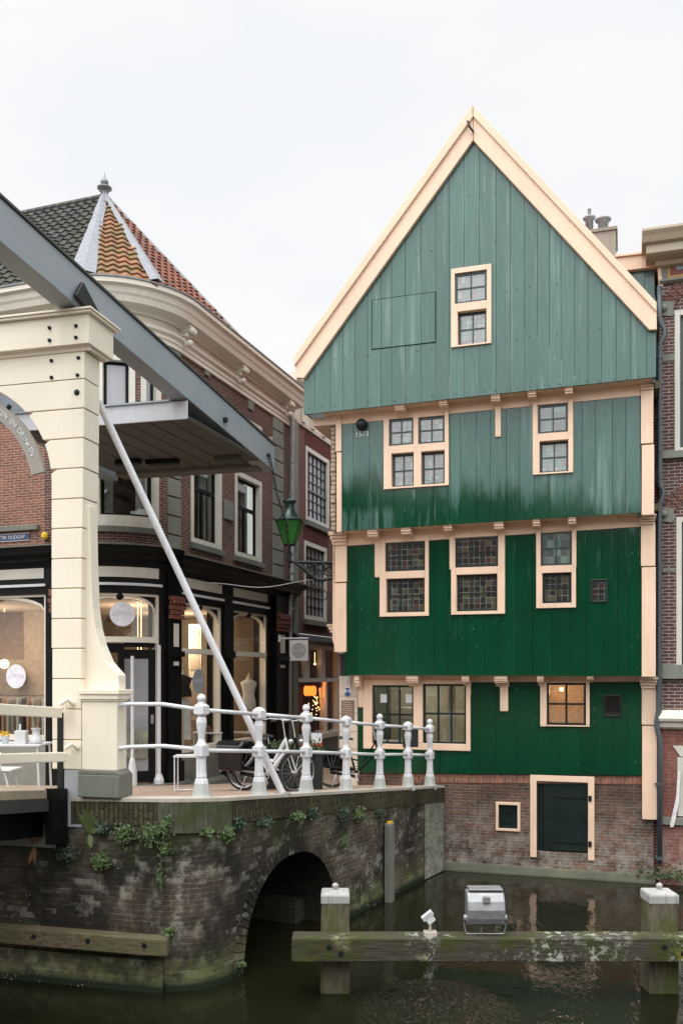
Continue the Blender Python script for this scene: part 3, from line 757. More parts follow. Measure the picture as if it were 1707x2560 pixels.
for (poly_, d_, zs_) in ((G, DT, 6), (F3, D3, 3), (F2, D2, 3), (F1, DG, 3)):
    z0_, z1_ = min(p[1] for p in poly_) + .12, max(p[1] for p in poly_)
    s_ = min(p[0] for p in poly_) + .12
    while s_ < max(p[0] for p in poly_) - .1:
        for k in range(7):
            z_ = z0_ + k * .95 + rn_.uniform(-.02, .02)
            if d_ == DT and z_ > P(759, 945, DT)[1] - .1 + 1.25 * min(s_ - P(759, 945, DT)[0], P(1639, 800, DT)[0] - s_) - .3: continue
            if z_ > z1_ - .1 or any(h[0] - .1 < s_ < h[1] + .1 and h[2] - .1 < z_ < h[3] + .1 for h in (g_r, r3a, r3b, r2c, r2d, r2e, r2f, r1g, r1h, r1i, hatch)): continue
            if rn_.random() < .75: nl.fb(H, s_ - .009, s_ + .009, d_ - .01, d_ + .007, z_ - .009, z_ + .009)
        s_ += rn_.uniform(.2, .3)
nl.build('nail_heads', M['iron'], hs)['kind'] = 'stuff'
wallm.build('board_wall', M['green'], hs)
# dark structural core behind boards (side walls and back), walls of the long side in the alley
sL, sR = H.T(880, 0) - .02, H.T(1604, 0)
core = MB()
bk_ = MB(); ps_ = [F1]
for h_ in (r1g, r1h, r1i): ps_ = subtract(ps_, h_)
for p in ps_: bk_.fp(H, p, DG - .12, DG - .066)
bk_.build('added_light_blocker', M['steel_dark'], hs)  # unseen backing added to stop lamp light leaking through the board gaps
zb, ze = 1.2, P(1639, 942, DT)[1]
core.fb(H, sL, sL + .12, -9, -.08, .3, ze); core.fb(H, sR + .2, sR + .32, -9, -.1, -1, ze); core.fb(H, sL, sR + .3, -9.1, -8.98, .3, ze)
core.build('side_wall', M['brick_alley'], hs)
fl = MB()      # floors between storeys keep the rooms dark
for (y, d) in ((1690, D2), (1300, D3), (1000, DT)):
    z = P(1300, y, d)[1]; fl.fb(H, sL, sR + .3, -9, d - .42, z + .12, z + .26)
fl.build('floor_deck', M['fender'], hs)
# side walls of the jettied storeys and the soffit over the alley
swm = MB()
for (pL_, pR_, d, zlo, zhi) in (((759, 1000), (1639, 942), DT, P(759, 1033, DT)[1], P(759, 946, DT)[1]), ((850, 1300), (1602, 1281), D3, P(850, 1326, D3)[1], P(850, 1010, D3)[1]), ((861, 1600), (1603, 1690), D2, P(861, 1686, D2)[1], P(861, 1340, D2)[1]), ((893, 1800), (1603, 1800), DG, P(893, 1931, DG)[1], P(893, 1690, DG)[1])):
    a = P(pL_[0], pL_[1], d)[0]; b = P(pR_[0], pR_[1], d)[0]
    zr_ = P(1639, 805, DT)[1] if d == DT else zhi
    for k in range(24):
        e0, e1 = -9 + (d + 8.93) * k / 24, -9 + (d + 8.93) * (k + 1) / 24 - .006
        swm.fb(H, a + .012, a + .05, e0, e1, zlo, zhi); swm.fb(H, b - .05, b - .012, e0, e1, zlo, zr_)
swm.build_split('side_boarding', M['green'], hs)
sfm = MB(); sfm.fb(H, P(759, 1000, DT)[0] + .06, P(856, 1000, DT)[0], -9, D3 - .3, P(759, 1033, DT)[1] + .01, P(759, 1033, DT)[1] + .05); sfm.build('alley_soffit', M['cream'], hs)
# soffits + beams of the jetties
sof = MB()
def band(xl, yl, xr, yr, h, d0, d1, dref):
    a, b = P(xl, yl, dref), P(xr, yr, dref); sof.fp(H, [(a[0], a[1]), (b[0], b[1]), (b[0], b[1] + h), (a[0], a[1] + h)], d0, d1)
band(800, 1032, 1632, 943, .10, D3 - .05, DT - .065, DT)         # underside of the gable
band(845, 1062, 1600, 990, .26, D3 - .05, D3 + .02, D3)         # beam under gable
band(852, 1328, 1605, 1281, .10, D2 - .05, D3 - .065, D3)
band(865, 1365, 1600, 1317, .30, D2 - .05, D2 + .02, D2)
band(870, 1689, 1605, 1690, .10, DG - .05, D2 - .065, D2)
band(893, 1706, 1603, 1704, .16, DG - .05, DG + .015, DG)
sof.build('jetty_beam', M['cream'], hs, bevel=.008)
# rail end return at left below the gable
re_ = MB(); a, b = P(742, 1045, DT - .1), P(858, 1030, DT - .1)
re_.fb(H, P(800, 1040, D3)[0] - .15, P(850, 1040, D3)[0], D3 - 1.2, D3 + .05, P(800, 1066, D3)[1], P(800, 1046, D3)[1]); re_.build('corner_soffit', M['cream'], hs, bevel=.01)
# consoles
def console(x0, x1, yT, yB, d, dout, strip_to=None, sx=None):
    m = MB(); a, b = P(x0, yT, d + .1)[0], P(x1, yT, d + .1)[0]; z1 = P((x0 + x1) / 2, yT, d + .15)[1]; z0 = P((x0 + x1) / 2, yB, d + .05)[1]; h = z1 - z0
    pr = [(d - .02, z1 + .04), (dout, z1 + .04), (dout, z1 - h * .22), (dout - .025, z1 - h * .25), (dout - .02, z1 - h * .42), (dout - .05, z1 - h * .45), (dout - .055, z1 - h * .62), (d + .07, z1 - h * .75), (d + .055, z0), (d - .02, z0)]
    m.prof(H, a, b, pr)
    if strip_to:
        sa, sb = (P(sx[0], strip_to, d)[0], P(sx[1], strip_to, d)[0]) if sx else (a + .02, b)
        zb_ = P((x0 + x1) / 2, strip_to, d)[1]
        m.prof(H, sa, sb, [(d - .02, z0 + .02), (d + .07, z0 + .02), (d + .05, z0 - .2), (d + .05, zb_ + .05), (d + .045, zb_), (d - .02, zb_)])
    m.build('console', M['cream'], hs, bevel=.006)
for c in ((992, 1016, 1015, 1041), (1101, 1122, 1004, 1030, 1106, (1112, 1122)), (1230, 1252, 992, 1020, 1094, (1238, 1252)), (1321, 1341, 981, 1010, 1092, (1331, 1343)), (1412, 1432, 970, 1003, 1087, (1420, 1432))):
    console(*c[:4], D3, DT - .03, *(c[4:] if len(c) > 4 else ()))
for c in ((925, 950, 1326, 1357, 1444, (938, 950)), (1008, 1032, 1319, 1351), (1113, 1134, 1314, 1340, 1425, (1124, 1134)), (1238, 1261, 1306, 1338, 1425, (1247, 1261)), (1333, 1351, 1300, 1331, 1420, (1340, 1351)), (1421, 1440, 1294, 1325, 1420, (1430, 1440))):
    console(*c[:4], D2, D3 - .03, *(c[4:] if len(c) > 4 else ()))
for c in ((893, 905, 1692, 1730, 1768, (896, 910)), (1021, 1050, 1692, 1716, 1860, (1034, 1056)), (1158, 1176, 1692, 1714, 1735, (1166, 1177)), (1238, 1271, 1692, 1716, 1778, (1250, 1270)), (1344, 1360, 1692, 1714, 1816, (1350, 1365)), (1467, 1483, 1692, 1706, 1816, (1465, 1473))):
    console(*c[:4], DG, D2 - .03, *(c[4:] if len(c) > 4 else ()))
# corner posts
def corner_post(pts, d, w, caps, mat=None, name='corner_post', depth=.18):
    m = MB()      # pts: [(xl,xr,yT,yB)]
    for (xl, xr, yT, yB) in pts:
        a, b = P(xl, yT, d)[0], P(xr, yT, d)[0]; z1, z0 = P((xl + xr) / 2, yT, d)[1], P((xl + xr) / 2, yB, d)[1]
        m.fb(H, a, b, d - depth, d, z0, z1)
    for (xl, xr, yT, yB) in caps:      # stacked mouldings
        a, b = P(xl, yT, d)[0], P(xr, yT, d)[0]; z1, z0 = P((xl + xr) / 2, yT, d)[1], P((xl + xr) / 2, yB, d)[1]
        h = (z1 - z0) / 4
        for k in range(4): m.fb(H, a - .035 + .012 * k, b + .035 - .012 * k, d - depth, d + .12 - .026 * k, z1 - h * (k + 1) + .008, z1 - h * k)
    return m.build(name, mat or M['cream'], hs, bevel=.006)
corner_post([(1601, 1632, 968, 1108), (1603, 1634, 1112, 1287)], D3 + .05, 0, [(1600, 1631, 950, 976)])
corner_post([(1601, 1637, 1307, 1415), (1603, 1638, 1418, 1692)], D2 + .05, 0, [(1600, 1634, 1288, 1312)])
corner_post([(1603, 1639, 1719, 1812), (1604, 1641, 1815, 2049)], DG + .05, 0, [(1601, 1638, 1693, 1722)])
corner_post([(839, 853, 1048, 1128), (841, 853, 1131, 1330)], D3 + .05, 0, [(836, 852, 1030, 1050)])
corner_post([(837, 866, 1362, 1455), (835, 865, 1458, 1630)], D2 + .05, 0, [(833, 866, 1332, 1364)])
corner_post([(848, 893, 1690, 1970)], DG + .03, 0, [], mat=M['stonecream'], name='stone_corner_pier', depth=.6)
jl = MB()
for y in (1740, 1783, 1828, 1872, 1915): z = P(870, y, DG)[1]; jl.fb(H, P(848, y, DG + .03)[0] - .003, P(893, y, DG + .03)[0] + .002, DG - .5, DG + .034, z - .005, z + .005)
jl.build('pier_joint', M['bluestone'], hs)
# carved side strip of left post (old stonework seen at the corner) and side consoles
cv = MB(); a = P(836, 1100, D3)[0]; 
for k in range(26):
    z0 = P(838, 1325, D3)[1] + k * .094; cv.fb(H, P(824, 1200, D3)[0] + random.uniform(0, .02), a + .01, D3 - .34, D3 - .02 + random.uniform(-.03, .02), z0, z0 + .088)
cv.build('carved_stone_strip', paint('carved_old_stone', (.42, .34, .26), .85, .35, dirt=.6), hs, bevel=.02)
sc = MB()
for (x0, x1, y0, y1) in ((820, 836, 1560, 1582), (824, 836, 1330, 1362)):
    a, b = P(x0, y0, 0)[0], P(x1, y0, 0)[0]; z1, z0 = P(828, y0, 0)[1], P(828, y1, 0)[1]; h = (z1 - z0) / 3
    for k in range(3): sc.fb(H, a + .04 * k, b + .05, -.35, .12, z1 - h * (k + 1), z1 - h * k - .01)
sc.build_split('side_console', M['cream'], hs, bevel=.01)
# side brackets of floor 2 post: curved cheek hanging to the left of the post
ck = MB(); ck.fp(H, [P(833, 1365, D2), P(836, 1365, D2), P(838, 1630, D2), P(858, 1634, D2), P(836, 1612, D2), P(832, 1600, D2)], D2 - .25, D2 + .03)
ck.build('cheek_board', M['cream'], hs)
# bargeboards
def barge(name, pts, d0, d1, bev=.01):
    m = MB(); m.fp(H, [P(x, y, DT + .1) for x, y in pts], d0, d1); return m.build(name, M['cream'], hs, bevel=bev)
barge('bargeboard', [(1181, 266), (1181, 350), (759, 945), (738, 944), (736, 912)], DT + .0, DT + .09)
barge('bargeboard', [(1182, 266), (1640, 765), (1641, 823), (1622, 824), (1182, 350)], DT + .0, DT + .09)
barge('barge_moulding', [(1181, 263), (1181, 296), (737, 916), (735, 893)], DT - .15, DT + .14)
barge('barge_moulding', [(1182, 263), (1640, 757), (1640, 780), (1182, 292)], DT - .15, DT + .125)
hk = MB(); p = H.W(*[*(P(1176, 300, DT)[0:1])], DT + .15, P(1176, 318, DT)[1]); a = P(1171, 315, DT + .1)
hk.tube([H.W(a[0], DT + .10, a[1] + .06), H.W(a[0], DT + .22, a[1] + .02), H.W(a[0] + .03, DT + .22, a[1] - .08), H.W(a[0] + .08, DT + .17, a[1] - .14), H.W(a[0] + .09, DT + .1, a[1] - .12)], .02, 7)
hk.build('hoist_hook', M['iron'], hs)
# roof slopes
rf = MB()
ap, lft, rgt = P(1181, 275, DT + .1), P(735, 905, DT + .1), P(1641, 770, DT + .1)
for q in (lft, rgt):
    dx = .22; rf.fp(H, [ap, q, (q[0], q[1] - .16), (ap[0], ap[1] - .2)], -9.2, DT - .16)
rf.build('roof', M['tile_red'], hs)
# eave dormer + gutter at the right-hand side, chimney
ed = MB(); boards(ed, H, [P(1560, 780, -.1), P(1636, 790, -.1), P(1634, 668, -.1), P(1560, 676, -.1)], [P(1610, 700, -.1)[0]], [], -1.6, -.1)
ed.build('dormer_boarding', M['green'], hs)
er_ = MB(); a, b = P(1535, 646, 0), P(1642, 634, 0); c1, c2 = P(1540, 680, 0), P(1643, 667, 0)
er_.fp(H, [a, b, c2, c1], -1.5, 0.02); er_.fp(H, [(a[0], a[1]), (b[0] + .02, b[1]), (b[0] + .02, b[1] + .05), (a[0], a[1] + .05)], -1.6, .06)
e1, e2 = P(1646, 640, 0), P(1656, 716, 0); er_.fp(H, [(e1[0] - .05, e1[1]), e1, e2, (e2[0] - .07, e2[1] - .03)], -1.2, .03)
er_.build('dormer_eave', M['cream'], hs, bevel=.008)
ch = MB(); DC = -3.0; a, b = P(1477, 600, DC)[0], P(1539, 600, DC)[0]; zc = P(1500, 573, DC)[1]
ch.fb(H, a, b, DC - 1.1, DC, zc - 1.6, zc); ch.fb(H, a - .03, b + .03, DC - 1.13, DC + .03, zc - .06, zc + .02)
co = ch.build('chimney', paint('rendered_chimney', (.33, .29, .235), .9, .3, dirt=.5), hs, bevel=.01)
for (x, rr, hgt) in ((1506, .145, .27), (1471, .115, .36)):
    pt = MB(); s_ = P(x, 560, DC)[0]; c = H.W(s_, DC - .28, zc + .02)
    pt.lathe(c, [(rr * .8, 0), (rr * .8, hgt), (rr * 1.25, hgt + .03), (rr * 1.3, hgt + .06), (rr, hgt + .08)], 14); pt.build('chimney_pot', M['pipe_light'], co, smooth=True)
st = MB(); c = H.W(P(1471, 560, DC)[0], DC - .28, zc + .44); st.tube([c, c + Vector((0, 0, .2))], [.03, .045], 8); st.build('flue_cowl', M['zinc'], co)
rear = empty('sky_blocker', H.W(H.T(1100), -15, 1.4), H.rz); tag(rear, 'unseen plain brick block added behind the green house to hide sky from the alley glass', 'house')  # added, unseen: keeps the sky out of the alley shop's glass
m = MB(); m.fb(H, sL + .05, sL + 7, -22, -9.3, .8, 9.5); m.build('wall', M['brick_alley'], rear)
m = MB(); m.fp(Frame(*H.W(sL + .05, -9.3, 0)[:2], -H.n[0], -H.n[1]), [(0, 9.5), (12.7, 9.5), (12.7, 9.9), (0, 9.9)], -.1, .2); m.build('sky_blocker_eave', M['stone'], rear)
# cannonball and date
cb = MB(); s_, z_ = P(904, 1062, D3 + .05); cb.ball(H.W(s_, D3 + .07, z_), .118, 20)
tag(cb.build('cannonball', M['iron'], None, smooth=True, loc=H.W(s_, D3 + .07, z_)), 'black iron cannonball fixed above the date 1573 on the green boards', 'cannonball')
s_, z_ = P(905, 1086, D3)
text_mesh('1573', .15, 'date_numerals', M['white'], text_M(H, s_, D3 + .008, z_), hs, .006)
# brick basement
bb = MB(); hatchr = rect(H, 0, 1341, 1469, 1953, 2131); smr = rect(H, 0, 1246, 1293, 2012, 2071)
bx0 = H.T(886); bx1 = H.T(1633)
ps = [[(bx0, -1.2), (bx1, -1.2), (bx1, P(1633, 1939, 0)[1] + .1), (bx0, P(893, 1928, 0)[1] + .1)]]
for r_ in (hatchr, smr): ps = subtract(ps, r_)
for p in ps: bb.fp(H, p, -.35, 0)
bb.fb(H, bx0, bx0 + .3, -8, -.36, -1.2, 2.0); bb.fb(H, bx1 - .3, bx1, -8, -.36, -1.2, 2.0)
bb.build('brick_basement', M['brick_base'], hs)
rl = MB(); rl.fp(H, [P(1003, 1934, 0), P(1603, 1941, 0), P(1603, 1960, 0), P(1003, 1956, 0)], -.02, .012)
rl.build('brick_on_edge_course', brick('brick_on_edge', (.30, .12, .075), (.20, .09, .06), (.25, .20, .16), vert=True, bw=.2, bh=.075), hs)
pls = MB(); pls.prof(H, bx0 + .1, bx1 + .03, [(0, .17), (.03, .14), (.08, .03), (.12, -1), (0, -1)]); pls.build('rendered_footing', paint('mossy_render', (.10, .105, .07), .9, .4, dirt=.6), hs)
cd = MB(); ro = rect(H, 0, 1325, 1485, 1939, 2146); rI = rect(H, 0, 1341, 1469, 1954, 2150)
ps = subtract([[(ro[0], ro[2]), (ro[1], ro[2]), (ro[1], ro[3]), (ro[0], ro[3])]], rI)
for p in ps: cd.fp(H, p, -.1, .055)
cf = cd.build('cellar_door_frame', M['cream'], hs, bevel=.006)
dd = MB(); dr = rect(H, 0, 1342, 1355, 1955, 2131); dd.fb(H, hatchr[0] + .005, hatchr[1] - .005, -.12, -.08, hatchr[2], hatchr[3]); 
xm = H.T(1358); dd.fb(H, xm, hatchr[1] - .01, -.08, -.02, hatchr[2] + .03, hatchr[3] - .02)
dob = dd.build('cellar_door', M['dark'], hs, bevel=.006)
hg = MB()
for y in (1994, 2107):
    z = P(1440, y, 0)[1]; hg.fb(H, H.T(1385), H.T(1470), -.02, -.005, z - .018, z + .018); hg.fb(H, H.T(1470), H.T(1478), -.02, .075, z - .055, z + .055)
hg.build_split('strap_hinge', M['iron'], dob)
sh = MB(); ro = rect(H, 0, 1239, 1300, 2005, 2077)
for p in subtract([[(ro[0], ro[2]), (ro[1], ro[2]), (ro[1], ro[3]), (ro[0], ro[3])]], smr): sh.fp(H, p, -.1, .04)
shf = sh.build('hatch_frame', M['cream'], hs, bevel=.005)
s2 = MB(); s2.fb(H, smr[0], smr[1], -.09, -.04, smr[2], smr[3])
for y in (2028, 2055): z = P(1260, y, 0)[1]; s2.fb(H, smr[0] - .01, smr[0] + .26, -.04, -.02, z - .015, z + .015)
s2.build('hatch_shutter', M['dark'], shf)
# rooms behind the ground-floor windows
def room(F, x0, x1, d, z0, z1, depth, mat, par, name='room_lining', floor=None):
    m = MB(); a, b = x0, x1; dn = d - depth
    W = F.W; m.add([W(a, d, z0), W(b, d, z0), W(b, dn, z0), W(a, dn, z0), W(a, d, z1), W(b, d, z1), W(b, dn, z1), W(a, dn, z1)], [(0, 1, 2, 3), (4, 7, 6, 5), (3, 2, 6, 7), (0, 3, 7, 4), (1, 5, 6, 2)])
    return m.build(name, mat, par)
zf, zt = 1.9, P(1000, 1692, DG)[1]
room(H, H.T(896), H.T(1225), -.08, zf, zt - .02, 2.6, plain('cream_room_wall', (.55, .50, .38), .9), hs)
room(H, H.T(1335), H.T(1495), -.08, zf, zt - .02, 1.7, plain('warm_room_wall', (.75, .64, .52), .9), hs)
bl = MB()          # shelves and blinds seen inside the left window
for k in range(7): bl.fb(H, H.T(950), H.T(1010), -1.6, -1.3, 2.75 + k * .09, 2.79 + k * .09)
bl.fb(H, H.T(1003), H.T(1018), -1.0, -.95, 2.5, 3.9); bl.fb(H, H.T(1095), H.T(1112), -1.2, -1.1, 2.5, 3.9); bl.fb(H, H.T(926), H.T(1166), -.25, -.12, P(1000, 1863, DG)[1] - .05, P(1000, 1852, DG)[1])
bl.build_split('window_shelf', M['offwhite'], hs)
lt = bpy.data.lights.new('lamp', 'POINT'); lt.energy = 9; lt.color = (1, .62, .38); lt.shadow_soft_size = .08
lo = bpy.data.objects.new('room_lamp', lt); col.objects.link(lo); lo.location = H.W(H.T(1403), -.75, 3.75); 
lo.parent = hs; lo.location = (rootmat(hs).inverted() @ H.W(H.T(1403), -.75, 3.75))
lg_ = bpy.data.lights.new('indoor_light', 'POINT'); lg_.energy = 20; lg_.color = (1, .93, .82); lg_.shadow_soft_size = .1  # fill light added to brighten the left room, no fitting there
lgo = bpy.data.objects.new('room_fill_light', lg_); col.objects.link(lgo); lgo.parent = hs; lgo.location = rootmat(hs).inverted() @ H.W(H.T(1020), -1.3, 3.85)
lb = MB(); lb.lathe(H.W(H.T(1390), -1.55, 3.72), [(.03, 0), (.045, .02), (.04, .07), (.02, .08)], 12); lb.build('wall_lamp', M['lit_warm'], hs)
kt = MB(); kt.fb(H, H.T(1366), H.T(1410), -1.6, -1.2, 2.9, 3.08); kt.tube([H.W(H.T(1440), -.9, 2.9), H.W(H.T(1440), -.9, 3.15), H.W(H.T(1437), -.9, 3.22), H.W(H.T(1430), -.9, 3.2), H.W(H.T(1430), -.9, 3.12)], .015); kt.build_split('kitchen_counter', M['offwhite'], hs)
# papers stuck on ground floor panes, without codes
pp = MB()
for x in (958, 1021):
    s_, z_ = P(x, 1746, DG); pp.fb(H, s_ - .07, s_ + .07, DG - .028, DG - .018, z_ - .09, z_ + .09)
pp.build_split('window_notice', M['white'], hs)
# plaques on the stone pier
def plate(name, F, par, x0, x1, yT, yB, d, th, mat, label=None, cat=None, rr=None, bevel=.004):
    r_ = rect(F, d, x0, x1, yT, yB); m = MB(); m.fb(F, r_[0], r_[1], d, d + th, r_[2], r_[3])
    o = m.build(name, mat, par, bevel=bevel, loc=None if par else F.W((r_[0] + r_[1]) / 2, d, r_[2]))
    if label: tag(o, label, cat)
    return o, r_
DP = DG + .032
o, r_ = plate('info_plaque', H, None, 854, 885, 1751, 1800, DP, .02, M['brownsign'], 'brown text plaque on the pale stone pier at the corner of the green house', 'plaque')
tx = MB()
for k in range(9):
    z = r_[3] - .05 - k * .045; a = r_[0] + .03; 
    while a < r_[1] - .05:
        b = min(a + random.uniform(.015, .05), r_[1] - .025); tx.fb(H, a, b, DP + .02, DP + .023, z, z + .014); a = b + .012
tx.build('plaque_text', M['stonecream'], o)
o, r_ = plate('house_sign', H, None, 862, 876, 1693, 1720, DP, .03, M['white'], 'small white upright sign at the top of the stone pier', 'sign')
m = MB(); m.fb(H, r_[0] + .03, r_[1] - .03, DP + .03, DP + .034, r_[2] + .05, r_[3] - .05); m.build('sign_panel', M['stonecream'], o)
# monument shield: blue and white
sx, sz = P(869, 1731, DP); wv, hv = .075, .105
mon = empty('monument_shield', H.W(sx, DP, sz - hv)); tag(mon, 'small blue and white heritage shield on the stone pier', 'shield')
m = MB(); m.fp(H, [(sx - wv, sz + hv), (sx - wv, sz - hv * .3), (sx, sz - hv), (sx + wv, sz - hv * .3), (sx + wv, sz + hv)], DP, DP + .012); m.build('shield_plate', M['white'], mon)
m = MB(); m.fp(H, [(sx - wv, sz + hv), (sx, sz + .03), (sx + wv, sz + hv)], DP + .012, DP + .015); m.fp(H, [(sx, sz + .03), (sx - wv, sz - hv * .3), (sx, sz - hv), (sx + wv, sz - hv * .3)], DP + .012, DP + .015); m.build('shield_field', plain('heritage_blue', (.03, .10, .25), .4), mon)

# ================================================================ RIGHT-HAND BRICK HOUSE
nx0 = H.T(1647); nb = empty('brick_house', H.W(nx0 + 2.5, 0, 0), H.rz)
tag(nb, 'purple-brown brick canal house with stone bands at the right edge, beside the green house', 'house')
def nz(px, py, d=0): return H.pix(px, py, d)[1]
def ns(px, d=0): return H.T(px, d)
zt_ = nz(1650, 616, 0); zlow = nz(1690, 1789)
wins = []
x0 = ns(1685); WW = 1.45
for k in range(3):
    a = x0 + k * 2.35
    wins += [(a, a + WW, nz(1687, 1130), nz(1687, 777)), (a + .03, a + WW, nz(1690, 1675), nz(1690, 1293))]
    wins += [(a + .05, a + 1.2, nz(1693, 2040), nz(1693, 1893))]
nx1 = x0 + 7.2
ps = [[(nx0, zlow), (nx1, zlow), (nx1, zt_), (nx0, zt_)]]; pl_ = [[(nx0, -1.2), (nx1, -1.2), (nx1, zlow), (nx0, zlow)]]
for r_ in wins: ps = subtract(ps, r_); pl_ = subtract(pl_, r_)
m = MB(); [m.fp(H, p, -.3, 0) for p in ps]; m.fb(H, nx0, nx0 + .3, -9, -.31, -1, zt_); m.fb(H, nx1 - .3, nx1, -9, -.31, -1, zt_); m.build('brick_wall', M['brick_right'], nb)
m = MB(); [m.fp(H, p, -.3, 0) for p in pl_]; m.build('lower_brick_wall', M['brick_right_low'], nb)
for i, r_ in enumerate(wins):
    a, b, c, e = r_; fw = .10
    m = MB(); m.fb(H, a, a + fw, -.16, .015, c, e).fb(H, b - fw, b, -.16, .015, c, e).fb(H, a + fw, b - fw, -.16, .013, e - fw, e).fb(H, a + fw, b - fw, -.16, .013, c, c + .08)
    fo = m.build('window', M['offwhite'], nb, bevel=.006)
    m = MB(); m.fb(H, a + fw, a + fw + .05, -.14, -.06, c + .08, e - fw).fb(H, b - fw - .05, b - fw, -.14, -.06, c + .08, e - fw).fb(H, a + fw + .05, b - fw - .05, -.139, -.061, (c + e) / 2 - .03, (c + e) / 2 + .03).fb(H, a + fw + .05, b - fw - .05, -.139, -.061, e - fw - .05, e - fw).fb(H, a + fw + .05, b - fw - .05, -.139, -.061, c + .08, c + .13)
    m.build('sash', M['sash'], fo)
    m = MB(); m.fb(H, a + fw, b - fw, -.11, -.10, c + .08, e - fw); m.build('pane', M['dkglass'], fo)
st = MB()
for (y0, y1, dd) in ((777, 790, .02), (886, 903, .02), (1130, 1148, .09), (1288, 1304, .02), (1420, 1430, .015), (1662, 1697, .10), (2043, 2061, .06)):
    z1, z0 = nz(1668, y0), nz(1668, y1)
    if dd > .05: st.fb(H, nx0 - .01, nx1, -.02, dd, z0, z1)
    else:
        st.fb(H, nx0 - .003, x0, -.02, dd, z0, z1)
        for k in range(3): st.fb(H, x0 + WW + k * 2.35, x0 + (k + 1) * 2.35 if k < 2 else nx1, -.02, dd, z0, z1)
st.fb(H, nx0 - .005, nx0 + .14, -.02, .025, nz(1650, 700), nz(1650, 627))
st.build_split('stone_band', M['stone'], nb, bevel=.006)
# arches over the windows with stone springers
for (yc, ) in ((777,), (1293,)):
    ar = MB(); spn = MB(); kz = nz(1690, yc)
    for k in range(3):
        c = x0 + WW / 2 + k * 2.35; hw_ = WW / 2 + .03; rise = .42
        n_ = 18
        for i in range(n_):
            def ap_(t, off): 
                th = math.pi * (.14 + .72 * t); Rr = hw_ / math.cos(math.pi * .14) + off
                return (c - Rr * math.cos(th), kz + .0 + Rr * math.sin(th) - hw_ * math.tan(math.pi * .14) - .0)
            t0, t1 = i / n_, (i + .9) / n_
            ar.fp(H, [ap_(t0, .02), ap_(t1, .02), ap_(t1, .30), ap_(t0, .30)], -.02, .02)
        for sg in (-1, 1):
            q = ap_(0, .16) if sg < 0 else ap_(1, .16)
            spn.fp(H, [(q[0] - .17, q[1] - .12), (q[0] + .13, q[1] - .17), (q[0] + .17, q[1] + .1), (q[0] - .15, q[1] + .17)], -.02, .03)
            spn.ball(H.W(q[0] - .03, .05, q[1]), .075, 12)
    ar.build_split('brick_arch', brick('rubbed_red_arch', (.15, .055, .04), (.11, .045, .035), (.2, .17, .15)), nb); spn.build_split('arch_springer', M['stone'], nb)
# cornice
m = MB()
def cz(y, d): return nz(1640, y, d)
t_ = nz(1604, 572, .6)
m.prof(H, ns(1604, .6), nx1, [(0, t_), (.62, t_), (.62, t_ - .05), (.56, t_ - .12), (.5, t_ - .22), (.42, t_ - .24), (0, t_ - .24)])
m.prof(H, ns(1614, .4), nx1, [(0, t_ - .242), (.42, t_ - .242), (.42, t_ - .40), (.36, t_ - .43), (.18, t_ - .45), (0, t_ - .45)])
m.prof(H, ns(1637, .12), nx1, [(0, t_ - .452), (.16, t_ - .452), (.12, t_ - .53), (0, t_ - .55)])
m.build('cornice', paint('beige_cornice_paint', (.46, .40, .30), .6, .12, dirt=.4), nb, bevel=.006)
z1, z0 = nz(1668, 627), nz(1668, 699)
for k in range(3):
    a = ns(1667) + k * 1.25
    m = MB(); m.fb(H, a, a + .62, -.01, .012, z0 + .02, z1 - .02); p_ = m.build('frieze_panel', plain('yellow_glazed_border', (.45, .27, .08), .5), nb)
    m = MB(); m.fb(H, a + .05, a + .57, .012, .016, z0 + .07, z1 - .07); m.build('panel_field', plain('red_glazed_field', (.20, .05, .04), .5), p_)
    m = MB(); m.fb(H, a + .16, a + .46, .016, .03, z0 + .15, z1 - .15); m.ball(H.W(a + .31, .05, (z0 + z1) / 2), .07, 12); m.build('panel_boss', plain('blue_grey_tile', (.22, .30, .30), .4), p_)
m = MB(); m.prof(H, nx0, nx1, [(0, z0), (.06, z0), (.09, z0 - .05), (.03, z0 - .09), (0, z0 - .09)]); m.build('string_course', M['stone'], nb)
m = MB(); zc_ = nz(1690, 1789)
m.prof(H, nx0 - .02, nx1, [(0, zc_), (.20, zc_), (.22, zc_ - .05), (.20, zc_ - .10), (.14, zc_ - .14), (.12, zc_ - .22), (.06, zc_ - .26), (0, zc_ - .27)]); m.prof(H, nx0 - .02, nx1, [(0, zc_ + .11), (.1, zc_ + .10), (.2, zc_ + .004), (0, zc_ + .004)])
m.build_split('ledge_cornice', M['cornice'], nb)
m = MB(); a = ns(1680)
for k in range(3): m.fp(H, [(a + k * 2.35, nz(1690, 1864)), (a + .14 + k * 2.35, nz(1690, 1891)), (a + 1.28 + k * 2.35, nz(1690, 1891)), (a + 1.4 + k * 2.35, nz(1690, 1864))], -.02, .025)
m.build_split('lintel', M['offwhite'], nb)
m = MB(); m.fp(H, [(nx0 + .3, zt_ + .3), (nx1, zt_ + .3), (nx1 - 1, zt_ + 2.2), (nx0 + 2, zt_ + 2.2)], -3.2, -3.0); m.fb(H, nx0, nx1, -9, 0, zt_ + .0, zt_ + .06)
m.build('roof', M['tile_dark'], nb)
# white cloth strip hanging at the lower window
cl = MB(); a, zt2 = H.pix(1697, 1930, .08); cl.fp(H, [(a - .03, zt2), (a + .015, zt2), (a + .0, zt2 - .55), (a - .10, zt2 - 1.06), (a - .16, zt2 - 1.08), (a - .17, zt2 - 1.02), (a - .06, zt2 - .5)], .06, .075)
tag(cl.build('banner', M['fabric_white'], None, loc=H.W(a, .07, zt2 - 1.1)), 'white cloth pennant hanging beside the low window of the right-hand brick house', 'pennant')
